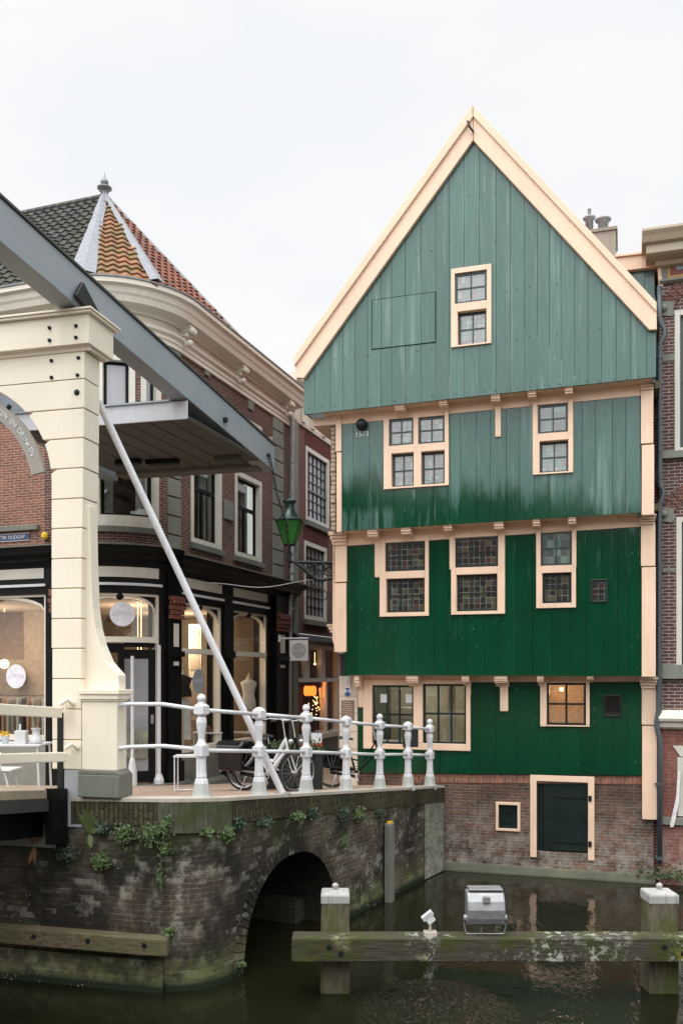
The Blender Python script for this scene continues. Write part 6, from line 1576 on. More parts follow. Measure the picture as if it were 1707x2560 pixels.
# arch sign
sg = MB(); Ri, Ro = 1.225, 1.415; N_ = 40; a0 = R(11); ep_ = Bf.pix(113, 1180, .03); c2s, c2z = ep_[0] - Ro * math.cos(a0), ep_[1] - Ro * math.sin(a0)
fs_ = []
for i in range(N_):
    t0, t1 = a0 + (math.pi - 2 * a0) * i / N_, a0 + (math.pi - 2 * a0) * (i + 1) / N_
    o = len(sg.v)
    for t in (t0, t1):
        for (rr, dd) in ((Ri, .06), (Ro, .06), (Ro, .0), (Ri, .0)): sg.v.append(Bf.W(c2s + rr * math.cos(t), dd, c2z + rr * math.sin(t)))
    sg.f += [tuple(o + x for x in f) for f in ((0, 1, 5, 4), (1, 2, 6, 5), (2, 3, 7, 6), (3, 0, 4, 7))]
    if i == 0: sg.f.append((o + 3, o + 2, o + 1, o))
    if i == N_ - 1: sg.f.append((o + 4, o + 5, o + 6, o + 7))
sgo = sg.build('arch_sign', M['signgrey'], None, loc=Bf.W(c2s, 0, c2z)); tag(sgo, 'grey curved sign board reading ETEN EN DRINKEN under the bridge arch', 'sign')
for i, chh in enumerate('ETEN EN DRINKEN'):
    if chh == ' ': continue
    th = R(59.5 - (59.5 - 23) * i / 14); rr = (Ri + Ro) / 2
    text_mesh(chh, .098, 'letter', M['white'], text_M(Bf, c2s + rr * math.cos(th), .063, c2z + rr * math.sin(th), th - math.pi / 2), sgo, .003)
m = MB(); 
for th in (math.pi * .30, math.pi * .5, math.pi * .7): m.tube([Bf.W(c2s + Ro * math.cos(th), .03, c2z + Ro * math.sin(th)), Bf.W(c2s + (Ro + .06) * math.cos(th), .03, c2z + (Ro + .06) * math.sin(th))], .03, 8)
m.build('sign_bracket', M['iron'], sgo)
# steel balance with counterweight
class Skew(Frame):
    def __init__(s, F, nx, ny):
        s.o, s.a, s.rz = F.o, F.a, F.rz; l = math.hypot(nx, ny); s.n = (nx / l, ny / l)
    def _solve(s, dx, bx, by, ex, ey):          # k*(dx,1) = b + t*e
        det = -dx * ey + ex; return (-bx * ey + by * ex) / det, (dx * by - bx) / det
    def side(s, px, py, s0):
        dx, dz = (px - CX) / FPX, (HY - py) / FPX
        k, t = s._solve(dx, s.o[0] + s0 * s.a[0], s.o[1] + s0 * s.a[1], s.n[0], s.n[1]); return t, EYE + k * dz
BF0 = Bf; Bf = Skew(Bf, -.3286, -1)
s0 = Bf.pix(198, 768, .10)[0]; s1 = s0 - .30
fb_ = Bf.side(683, 1176, s0); ft_ = Bf.side(690, 1118, s0); nb_ = Bf.side(196, 767, s0); nt_ = Bf.side(100, 583, s0)
bal = empty('balance_beam', Bf.W(s0 - .15, -.2, nb_[1])); tag(bal, 'grey steel balance beams with boarded counterweight reaching back over the quay', 'balance beam')
kb_ = (fb_[1] - nb_[1]) / (fb_[0] - nb_[0]); kt_ = (ft_[1] - nt_[1]) / (ft_[0] - nt_[0])
dn = 4.2; df = (fb_[0] + ft_[0]) / 2
def zb2(d): return nb_[1] + kb_ * (d - nb_[0])
def zt2_(d): return nt_[1] + kt_ * (d - nt_[0])
def armbox(m, a, b, top, bot, d0, d1):
    m.box8([Bf.W(a, d1, zb2(d1) + bot), Bf.W(b, d1, zb2(d1) + bot), Bf.W(b, d0, zb2(d0) + bot), Bf.W(a, d0, zb2(d0) + bot), Bf.W(a, d1, zt2_(d1) + top), Bf.W(b, d1, zt2_(d1) + top), Bf.W(b, d0, zt2_(d0) + top), Bf.W(a, d0, zt2_(d0) + top)])
for off in (0, -(2 * 1.43 + .44 + .15)):
    m = MB(); armbox(m, s1 + off, s0 + off, 0, 0, df, dn); ar_ = m.build('balance_arm', M['steel'], bal, bevel=.01)
    m = MB(); a, b = s1 - .02 + off, s0 + .025 + off
    m.box8([Bf.W(a, dn, zt2_(dn) + .002), Bf.W(b, dn, zt2_(dn) + .002), Bf.W(b, df - .03, zt2_(df) + .002), Bf.W(a, df - .03, zt2_(df) + .002), Bf.W(a, dn, zt2_(dn) + .035), Bf.W(b, dn, zt2_(dn) + .035), Bf.W(b, df - .03, zt2_(df) + .035), Bf.W(a, df - .03, zt2_(df) + .035)])
    m.build('top_flange', M['steel_dark'], ar_)
# counterweight between the arms
e_n, e_f = Bf.side(469, 1031, s0), Bf.side(683, 1177, s0)
d_n, d_f, zq0 = e_n[0], e_f[0], (e_n[1] + e_f[1]) / 2 - .01; zq1 = zb2(d_n)
print('ARM', e_n, e_f, nb_, nt_, fb_, ft_, zq1)
cwr, cwl = s0 - .004, s0 - 3.25
cw = MB(); nbd = 9
for k in range(nbd):
    b0_, b1_ = cwr - (cwr - cwl) * k / nbd - .012, cwr - (cwr - cwl) * (k + 1) / nbd + .012
    cw.fb(Bf, b1_, b0_, d_f, d_n - .03, zq0 + .001 * (k % 2), zq0 + .03)
cw.fb(Bf, cwl, cwr, d_f, d_n - .03, zq0 + .032, zq0 + .05)
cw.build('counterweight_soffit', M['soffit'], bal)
cw = MB(); cw.fb(Bf, cwl, cwr, d_n - .028, d_n, zq0 - .01, zq1 - .03)
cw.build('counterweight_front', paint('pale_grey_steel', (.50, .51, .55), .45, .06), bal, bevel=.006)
cw = MB(); cw.fb(Bf, cwl, s1 - .004, d_f, d_n + .03, zq1 - .028, zq1 + .0); cw.build('counterweight_lid', M['steel'], bal)
cw = MB(); cw.fb(Bf, cwl, cwr, d_f - .06, d_f - .002, zq0 - .02, zq1 + .3); cw.fb(Bf, cwl, cwr - .2, d_f + .0, d_f + .35, zq0 - .07, zq0 - .004)
cw.build_split('cross_beam', paint('brown_grey_beam', (.13, .12, .10), .6, .1), bal, bevel=.006)
for (x0_, x1_, y_) in ((290, 352, 1158), (366, 448, 1158), (538, 600, 1150)):
    Y_ = (zq0 - .07 - EYE) * FPX / (HY - y_); m = MB(); m.beam(((x0_ - CX) * Y_ / FPX, Y_ + .06, zq0 - .05), ((x1_ - CX) * Y_ / FPX, Y_ - .08, zq0 - .05), .17, .09); m.build_split('soffit_fitting', M['steel_dark'] if x0_ > 500 else M['black'], bal, bevel=.01)
hb = MB(); d_, z_ = Bf.side(120, 700, s0); dC = -.15; zq = zb2(dC) + .08
hb.fp(Frame(*Bf.W(s0 + .03, 0, 0)[:2], *[-Bf.n[0], -Bf.n[1]]), [(-.28, zq + .02), (-.12, zq + .26), (.10, zq + .10), (.28, zq - .02), (.22, zq - .08), (.0, zq - .06)], 0, .06)
hb.build('pivot_bracket', M['iron'], bal, bevel=.01)
# lifting eye + fittings on arm
for (x, y) in ((560, 1050), (668, 1138)):
    d_, z_ = Bf.side(x, y, s0); m = MB(); p = Bf.W(s0, d_, z_); q_ = Bf.W(s0 + .06, d_, z_)
    m.tube([p, q_], .035 if x > 600 else .05, 10); m.build('arm_eye', M['iron'], bal)
d_, z_ = Bf.side(668, 1138, s0); cp = Bf.W(s0 + .05, d_, z_)
chain([cp, cp.lerp(lp(716, 1310, -.45), .5) + Vector((-.03, 0, -.06)), lp(716, 1310, -.45), lp(722, 1366, -.4), ], label='long black chain hanging from the end of the steel balance beam', step=.075, r=.008, rl=.026)
Bf = BF0
# brace pole
top_ = Vector(((247 - CX) / FPX * 12.6, 12.6, EYE + (HY - 1005) / FPX * 12.6)); bot_ = Vector(((706 - CX) / FPX * 13.3, 13.3, deck_z(13.3) + .02))
bp = empty('brace_pole', (bot_.x, bot_.y, bot_.z)); tag(bp, 'long slanting white pole running from the portal down to the quay', 'pole')
m = MB(); m.tube([top_, bot_], .050, 14); m.build('pole', M['white'], bp, smooth=False)
m = MB(); m.wb(bot_.x - .13, bot_.x + .12, bot_.y - .08, bot_.y + .08, bot_.z - .03, bot_.z); m.build('foot_plate', M['galv'], bp)
# moving deck and its railing (towards the camera, left)
dk = empty('bridge_deck', Bf.W(-1.5, 1.5, 2.4), Bf.rz); tag(dk, 'dark-edged drawbridge deck leaving the photo at the lower left', 'bridge deck')
sD = Bf.T(150, .05); m = MB()
zk = 2.55
def dkb(m, a, b, d0, d1, za, zb, sl=-.11):
    m.box8([Bf.W(a, d1, za + sl * -d1), Bf.W(b, d1, za + sl * -d1), Bf.W(b, d0, za + sl * -d0), Bf.W(a, d0, za + sl * -d0), Bf.W(a, d1, zb + sl * -d1), Bf.W(b, d1, zb + sl * -d1), Bf.W(b, d0, zb + sl * -d0), Bf.W(a, d0, zb + sl * -d0)])
dkb(m, sD - 3.4, sD, -.35, 6, zk - .11, zk - .0); m.build('deck_plate', paint('worn_deck_surface', (.30, .25, .18), .85, .25, dirt=.5), dk, bevel=.006)
m = MB(); dkb(m, sD - .05, sD + .03, .05, 6, zk - .27, zk - .11); dkb(m, sD - 3.4, sD - .05, .05, .12, zk - .27, zk - .11); m.build('deck_edge', paint('grimy_black_steel', (.035, .033, .03), .8, .4, dirt=.6), dk)
m = MB(); dkb(m, sD - .30, sD - .22, .1, 6, zk - .62, zk - .27); dkb(m, sD - .02, sD + .10, .02, .35, zk - .70, zk + .02); dkb(m, sD - 3.3, sD - .3, .1, .2, zk - .6, zk - .28); m.build_split('deck_girder', M['black'], dk)
rl_ = empty('bridge_railing', Bf.W(sD, 1, 2.5), Bf.rz); tag(rl_, 'cream two-rail wooden railing of the drawbridge at the left-hand edge', 'railing')
for (yT, yB, xe, name) in ((1769, 1795, 153, 'upper_rail'), (1881, 1905, 165, 'lower_rail')):
    m = MB(); sE = Bf.T(xe, .14); z1, z0 = bz(xe, yT, .14), bz(xe, yB, .14)
    m.box8([Bf.W(sE - .09, 6, z0 + .41), Bf.W(sE, 6, z0 + .41), Bf.W(sE, .10, z0), Bf.W(sE - .09, .10, z0), Bf.W(sE - .09, 6, z1 + .41), Bf.W(sE, 6, z1 + .41), Bf.W(sE, .10, z1), Bf.W(sE - .09, .10, z1)]); m.build(name, M['bridge'], rl_, bevel=.012)
    m = MB(); s_, z_ = Bf.pix(xe + 2, (yT + yB) / 2 - 14, .12); m.tube([Bf.W(s_ - .03, .10, z_ + .04), Bf.W(s_ + .07, .10, z_ + .10), Bf.W(s_ + .10, .02, z_ + .04)], .03, 8); m.tube([Bf.W(s_ + .04, .1, z_ - .04), Bf.W(s_ + .04, .1, z_ + .1)], .016, 8); m.build_split('rail_latch', M['bridge'], rl_)
m = MB(); m.fb(Bf, Bf.T(113), Bf.T(144), -.28, -.02, bz(130, 1850) , bz(130, 1925) + .02); 
# ================================================================ QUAY RAILING
rg = empty('quay_railing', (0, 14, deck_z(14))); tag(rg, 'white cast-iron quay railing with seven turned posts and two rails', 'railing')
posts = [(504, 11.75, 1996, 1), (648, 12.85, 1988, 0), (765.5, 14.0, 1980.5, 1), (865, 15.15, 1976.5, 0), (949, 16.3, 1973, 1), (1019.5, 17.3, 1967.5, 0), (1074, 18.25, 1965.6, 1)]
PP = []
for i, (x, Y, yb, bl_) in enumerate(posts):
    X = (x - CX) / FPX * Y; zb_ = EYE - (yb - HY) / FPX * Y; Hh = 1.38 - .011 * i; PP.append((Vector((X, Y, zb_)), Hh))
    m = MB(); c = Vector((X, Y, zb_)); k = Hh / 1.38
    # lower: octagonal base, shaft, block, baluster, block
    m.lathe(c, [(.135, -.06), (.13, .0), (.112, .06), (.088, .23), (.08, .26)], 8, rot=R(22.5)); base = m
    m.lathe(c, [(.066, .25), (.074, .29), (.068, .33), (.062, .52), (.072, .56)], 8, rot=R(22.5))
    mm = MB(); mm.v = m.v; mm.f = m.f
    an = math.atan2(7.4, 3.7); ca, sa = math.cos(an), math.sin(an)
    def blk_(z0, z1, w_):
        vs_ = []
        for z in (z0, z1):
            for (u, v) in ((-1, -1), (1, -1), (1, 1), (-1, 1)): vs_.append(c + Vector(((u * ca - v * sa) * w_, (u * sa + v * ca) * w_, z)))
        m.box8(vs_)
    blk_(.555, .70, .072)
    m.lathe(c, [(.074, .70), (.056, .73), (.042, .78), (.048, .84), (.062, .93), (.070, 1.0), (.062, 1.05), (.044, 1.07), (.062, 1.09), (.062, 1.11)], 14)
    blk_(1.105, 1.215, .074)
    m.lathe(c, [(.10, 1.215), (.085, 1.225), (.045, 1.255), (.02, 1.265)], 4, rot=an + R(45))
    if bl_: m.lathe(c, [(.05, 1.25), (.042, 1.27)], 12); m.ball(c + Vector((0, 0, 1.315)), .058, 14)
    o = m.build('post', M['white'], rg, bevel=.004)
    m = MB(); m.lathe(c, [(.145, -.06), (.136, .0), (.116, .06), (.097, .20), (.092, .205)], 8, rot=R(22.5)); m.build('post_foot', paint('grey_cast_foot', (.42, .44, .42), .5, .1), o)
start = [Bf.W(*Bf.pix(262, 1768, .0)[:1], -.05, bz(262, 1768, 0)), Bf.W(Bf.pix(262, 1877)[0], -.05, bz(262, 1877))]
for j, zr_ in enumerate((1.16, .63)):
    m = MB(); p1 = PP[0][0] + Vector((0, 0, zr_)); st_ = start[j]
    path = [st_, st_ + Vector((.10, -.05, .02)), st_.lerp(p1, .25) + Vector((0, -.06, .05)), st_.lerp(p1, .6) + Vector((0, -.03, .06)), p1 + Vector((-.2, 0, .03)), p1]
    m.tube(path, .028, 10); 
    for a, b in zip(PP[:-1], PP[1:]): m.tube([a[0] + Vector((0, 0, zr_)), b[0] + Vector((0, 0, zr_))], .028, 10)
    m.build('rail', M['white'], rg, smooth=True)

# ================================================================ QUAYSIDE THINGS
# fender beam on the wall
fd = empty('fender_beam', QW.W(QW.Q(200), .15, .45)); tag(fd, 'long weathered wooden fender beam bolted low on the canal wall', 'beam')
m = MB(); qa, qb_ = QW.Q(-60), QW.Q(420, .2)
z1, z0 = QW.Z(420, 2346, .2), QW.Z(420, 2389, .2); m.pb(QW, QW.Q(-200), qb_, .03, .24, z0, z1); m.build('timber', M['fender'], fd, bevel=.015)
for x in (85, 220, 361):
    m = MB(); q = QW.Q(x, .24); p = QW.W(q, .24, (z0 + z1) / 2 + .02); MM = Matrix.Rotation(math.atan2(-.25, .97), 4, 'Z') @ Matrix.Rotation(R(90), 4, 'X')
    m.lathe(p, [(.035, 0), (.035, .004), (.02, .005), (.02, .02)], 10, M=MM.to_3x3()); m.build('bolt', M['iron'], fd)
# grey guide post with yellow top
gp = empty('guide_post', (0, 0, 0)); q = QW.Q(978, .14); p = QW.W(q, .14, 0); gp.location = p; tag(gp, 'slim grey steel guide post with a yellow top standing against the canal wall', 'post')
Fg = Frame(p.x, p.y, .46, .89); z1 = QW.Z(978, 2058, .14)
m = MB(); m.fb(Fg, -.085, .085, -.10, .03, -.8, z1 - .06); m.fp(Fg, [(-.085, z1 - .06), (.085, z1 - .06), (.07, z1), (-.07, z1)], -.10, .03); m.build('steel_section', paint('grey_green_steel', (.17, .18, .15), .6, .15, dirt=.4), gp, bevel=.01)
m = MB(); m.fb(Fg, -.05, .05, -.07, .01, z1 + .001, z1 + .03); m.build('yellow_cap', M['yellow'], gp)
# mooring frame
mf = empty('mooring_frame', ((960 - CX) / FPX * 11.3, 11.3, 0)); tag(mf, 'weathered timber mooring frame with lichen-covered crossbeam on two stout posts', 'mooring frame')
YB = 11.1; kx = YB / FPX
m = MB(); xa = (729 - CX) * kx; zT = EYE + (HY - 2346) * kx; zBm = EYE + (HY - 2406) * kx
m.wb(xa, xa + 9.5, YB, YB + .32, zBm, zT); m.build('crossbeam', M['wood_beam'], mf, bevel=.018)
for k, (x, w_) in enumerate(((838, 74), (1651, 76), (2460, 76))):
    Yp = 11.55; kp = Yp / FPX; X = (x - CX) * kp; r_ = w_ / 2 * kp * 1.20; zt_p = EYE + (HY - 2236) * kp
    m = MB(); q2 = r_ * 1.18; m.lathe((X, Yp + .06, 0), [(q2 * 1.02, -1.3), (q2, .3), (q2 * .98, .8), (q2 * .90, zt_p)], 4, rot=R(45)); po = m.build('post', M['wood_post'], mf, bevel=.05)
    m = MB(); c = Vector((X, Yp + .06, zt_p)); rc = r_ * 1.13
    m.lathe(c, [(rc, -.10), (rc * 1.01, .0), (rc * .96, .03), (rc * .2, .05)], 4, rot=R(45)); m.lathe(c, [(.03, .04), (.03, .07), (.045, .09), (.04, .12), (.01, .135)], 10); m.build('post_cap', paint('peeling_white_cap', (.36, .36, .35), .6, .35, dirt=1.0), po, bevel=.025)
    for (dx, dz) in ((-.12, .08), (.12, -.08)):
        mm = MB(); MM = Matrix.Rotation(R(90), 3, 'X'); mm.lathe((X + dx * (1 if k else .6), YB, (zT + zBm) / 2 + dz * .5), [(.035, 0), (.035, .004), (.018, .006), (.018, .02)], 10, M=MM); mm.build('bolt', M['iron'], po)
tag(MB().wb((848 - CX) * .00522, (853 - CX) * .00522, 11.9, 11.95, -.4, .35).build('marker_stake', M['red'], None, loc=((889 - CX) * .0052, 11.9, -.4)), 'thin red stake in the water behind the left mooring post', 'stake')
bpy.data.objects['marker_stake'].location.x = (0)
bpy.data.objects['marker_stake'].location = ((889 - 850.5) * .00528 + (850.5 - CX) * .00522 * 0, 11.9 - 0, -.4)
# floodlight
fl_ = empty('floodlight', ((1217 - CX) * kx, YB + .16, zT)); tag(fl_, 'large grey floodlight seen from behind, on a bracket on the mooring beam', 'floodlight')
cx_ = (1217 - CX) * kx; Wd = .235; Fx = Frame(cx_, YB + .16, 1, 0)
def fz(y): return EYE + (HY - y) * kx
zb_, zt__ = fz(2318), fz(2240)
m = MB(); pr = [(.10, zb_ + .02), (.13, zb_ + .09), (.14, zb_ + .20), (.11, zb_ + .30), (.05, zt__ + .01), (-.14, zt__ + .03), (-.16, zb_ + .0), (.03, zb_ - .02)]
m.prof(Fx, -Wd, Wd, pr); bo = m.build('lamp_housing', M['galv'], fl_, bevel=.025)
m = MB(); m.fb(Fx, -Wd + .03, Wd - .015, -.18, .04, zt__ + .03, zt__ + .055); m.build('visor', M['galv'], fl_, bevel=.008)
m = MB(); m.fb(Fx, -.045, .045, .10, .15, zt__ - .10, zt__ - .01); m.build('junction_cover', M['galv'], fl_, bevel=.012)
m = MB()
for sg_ in (-1, 1): m.tube([Fx.W(sg_ * (Wd + .02), 0, zb_ + .07), Fx.W(sg_ * (Wd + .025), 0, zb_ - .03), Fx.W(sg_ * (Wd - .0), 0, zT + .01)], .010, 6); m.tube([Fx.W(sg_ * (Wd - .01), 0, zb_ + .07), Fx.W(sg_ * (Wd + .035), 0, zb_ + .07)], .045, 12)
m.tube([Fx.W(-Wd, 0, zT + .012), Fx.W(Wd, 0, zT + .012)], .010, 6); m.tube([Fx.W(-.05, 0, zT), Fx.W(-.05, 0, zb_)], .012, 6)
m.build('mounting_bracket', M['galv'], fl_)
# small spotlight
sx = (1078 - CX) * kx; spt = empty('spotlight', (sx, YB + .15, zT)); tag(spt, 'small finned white spotlight tilted upwards on the mooring beam', 'spotlight')
Ms = Matrix.Rotation(R(-38), 3, 'Y'); c = Vector((sx - .0, YB + .15, fz(2306)))
m = MB()
for k in range(5):
    vs_ = []
    for z in (.0 + k * .012, .007 + k * .012):
        for (u, v) in ((-.075, -.05), (.075, -.05), (.075, .05), (-.075, .05)): vs_.append(c + Ms @ Vector((u, v, z + .03)))
    m.box8(vs_)
vs_ = []
for z in (-.04, .035):
    for (u, v) in ((-.05, -.045), (.05, -.045), (.05, .045), (-.05, .045)): vs_.append(c + Ms @ Vector((u, v, z)))
m.box8(vs_); m.build('lamp_head', M['white'], spt)
m = MB(); m.tube([(sx, YB + .15, zT + .03), c], .018, 8); m.wb(sx - .08, sx + .08, YB + .08, YB + .22, zT, zT + .045); m.build('lamp_base', M['kerb'], spt)
m = MB(); m.tube([c + Vector((.03, .02, 0)), (sx + .09, YB + .2, zT + .14), (sx + .1, YB + .2, zT + .05), (sx + .06, YB + .2, zT + .02)], .007, 6); m.build('lamp_cable', M['black'], spt)

# ---- plants on the wall
def leafclump(px_, py_, rx, rz, n_, mat, rnd, lf=.026):
    n_ = int(n_ * 1.3); rx *= .95; rz *= .9
    q = QW.Q(px_); z_ = QW.Z(px_, py_); m = MB(); c0 = QW.W(q, .03, z_)
    for i in range(n_):
        u, v = rnd.gauss(0, .5), rnd.gauss(0, .5)
        dd = .03 + abs(rnd.gauss(0, .06)) * (1 - min(1, abs(u) * .5)); c = QW.W(q + u * rx, dd, z_ + v * rz)
        nrm = Vector((rnd.uniform(-.6, .6), rnd.uniform(-1, -.2), rnd.uniform(-.1, .9))).normalized(); t_ = nrm.cross(Vector((rnd.uniform(-1, 1), rnd.uniform(-1, 1), rnd.uniform(-1, 1)))).normalized(); b_ = nrm.cross(t_); s_ = lf * rnd.uniform(.35, 1.4)
        m.add([c - t_ * s_, c - t_ * s_ * .2 + b_ * s_ * .55, c + t_ * s_, c - t_ * s_ * .2 - b_ * s_ * .55], [(0, 1, 2, 3)])
    return m, c0
pl_list = [(316, 2080, .14, .13, 200, 'leaf', 'bushy ivy clump just right of the pale fern on the wall'), (262, 2068, .10, .10, 110, 'leaf2', 'dark ivy clump close beside the pale fern'),
 (388, 2082, .17, .13, 260, 'leaf', 'widest bright ivy clump below the green corner stone'), (420, 2056, .05, .10, 60, 'leaf', 'upright strip of ivy at the left edge of the green corner stone'), (414, 2120, .09, .10, 90, 'leaf', 'trailing ivy hanging under the widest clump'), (404, 2185, .05, .16, 40, 'leaf', 'thin trail of leaves low on the wall above the fender beam'),
 (257, 2152, .13, .11, 170, 'leaf', 'round ivy tuft in the middle of the wall face'), (174, 2134, .16, .10, 120, 'leaf2', 'dark low tuft at the left of the wall face'), (512, 2077, .07, .07, 70, 'leaf', 'small tuft just right of the corner stone'),
 (559, 2084, .10, .11, 130, 'leaf', 'leafy tuft on the wall between corner stone and arch'), (589, 2060, .12, .10, 120, 'leaf2', 'leafy tuft under the second railing post'), (655, 2056, .16, .08, 120, 'leaf2', 'spreading low tuft under the coping left of the arch crown'), (733, 2040, .15, .08, 120, 'leaf', 'tuft under the coping right above the arch crown'),
 (772, 2034, .14, .08, 120, 'leaf2', 'dark tuft under the third railing post'), (853, 2030, .18, .10, 170, 'leaf2', 'dense dark tuft under the fourth railing post'), (888, 2035, .16, .12, 170, 'leaf', 'dense tuft just left of the grey guide post'), (942, 2032, .13, .09, 110, 'leaf2', 'tuft just above the grey guide post'),
 (425, 2328, .08, .08, 70, 'leaf', 'small fresh tuft at the end of the fender beam'), (594, 2408, .05, .04, 40, 'leaf', 'tiny green tuft at the water beside the arch foot'), (850, 2105, .10, .14, 60, 'leaf', 'sparse climbing leaves on the wall right of the arch')]
rnd = random.Random(21)
for (x, y, rx, rz, n_, mt, lb_) in pl_list:
    m, c0 = leafclump(x, y, rx, rz, n_, M[mt], rnd); tag(m.build('ivy_clump', M[mt], None, loc=c0), lb_, 'ivy', 'ivy clumps on the quay wall')
def frond(m, c, d_, l_, w_, rnd):
    d_ = Vector(d_).normalized(); K = 12; sidev = d_.cross(Vector((0, -1, .3))).normalized(); prev = c
    for k in range(1, K + 1):
        t = k / K; p = c + d_ * l_ * t + Vector((0, -.10, -.10)) * t * t * l_; w2 = w_ * math.sin(math.pi * (t * .9 + .08))
        for s_ in (-1, 1):
            tip = p + sidev * s_ * w2 + d_ * .03; m.add([p - d_ * .014, tip, p + d_ * .014], [(0, 1, 2)])
        m.tube([prev, p], .003, 4, False); prev = p
fm = MB(); q = QW.Q(228); c = QW.W(q, .04, QW.Z(228, 2082))
for (dx, dz, l_) in ((-.35, 1, .34), (-.1, 1, .40), (.15, 1, .38), (.35, .9, .30), (.5, .3, .2), (.2, -.8, .16)): frond(fm, c, (dx, -.25, dz), l_, .05, rnd)
tag(fm.build('fern', M['fern'], None, loc=c), 'pale feathery fern growing under the portal plinth', 'fern')
fm = MB(); c = QW.W(QW.Q(92), .04, QW.Z(92, 2112))
for (dx, dz, l_) in ((-.4, 1, .25), (.3, .9, .2), (.1, -1, .2), (-.2, -.9, .22)): frond(fm, c, (dx, -.3, dz), l_, .035, rnd)
tag(fm.build('fern', M['dryleaf'], None, loc=c), 'dry brown fern at the bearing stone under the bridge deck', 'fern')
m = MB(); bx = H.T(1690); 
for i in range(260):
    c = H.W(bx + rnd.gauss(0, .35), .05 + abs(rnd.gauss(0, .08)), .12 + abs(rnd.gauss(0, .13))); s_ = .035; t_ = Vector((rnd.uniform(-1, 1), rnd.uniform(-1, 0), rnd.uniform(-1, 1))).normalized(); b_ = t_.cross(Vector((0, -1, .4))).normalized()
    m.add([c - t_ * s_, c + b_ * s_ * .5, c + t_ * s_, c - b_ * s_ * .5], [(0, 1, 2, 3)])
tag(m.build('weed_clump', M['leaf'], None, loc=H.W(bx, .1, .1)), 'green weeds at the waterline of the right-hand brick house', 'weeds')
# planter
Yp = 15.9; zg = deck_z(Yp); kp = Yp / FPX; X0, X1 = (662 - CX) * kp, (806 - CX) * kp; zp = EYE + (HY - 1880) * kp
pn = empty('planter', ((X0 + X1) / 2, Yp + .3, zg)); tag(pn, 'square anthracite planter box with green plants behind the railing', 'planter')
m = MB(); m.wb(X0, X1, Yp, Yp + .6, zg, zp); m.wb(X0 - .02, X1 + .02, Yp - .02, Yp + .62, zp - .05, zp + .0); m.build('box', M['planter'], pn, bevel=.01)
m = MB()
for i in range(700):
    c = Vector((rnd.uniform(X0, X1), rnd.uniform(Yp, Yp + .6), zp + abs(rnd.gauss(0, .07)))); s_ = rnd.uniform(.02, .06); t_ = Vector((rnd.uniform(-1, 1), rnd.uniform(-1, 1), rnd.uniform(.3, 1.6))).normalized(); b_ = t_.cross(Vector((rnd.uniform(-1, 1), -1, 0))).normalized()
    m.add([c - t_ * s_, c + b_ * s_ * .25, c + t_ * s_, c - b_ * s_ * .25], [(0, 1, 2, 3)])
m.build('foliage', M['leaf'], pn)
m = MB()
for i in range(14): m.ball((rnd.uniform((X0 + X1) / 2, X1), rnd.uniform(Yp, Yp + .3), zp + rnd.uniform(.05, .15)), .018, 6)
m.build('flowers', M['red'], pn)

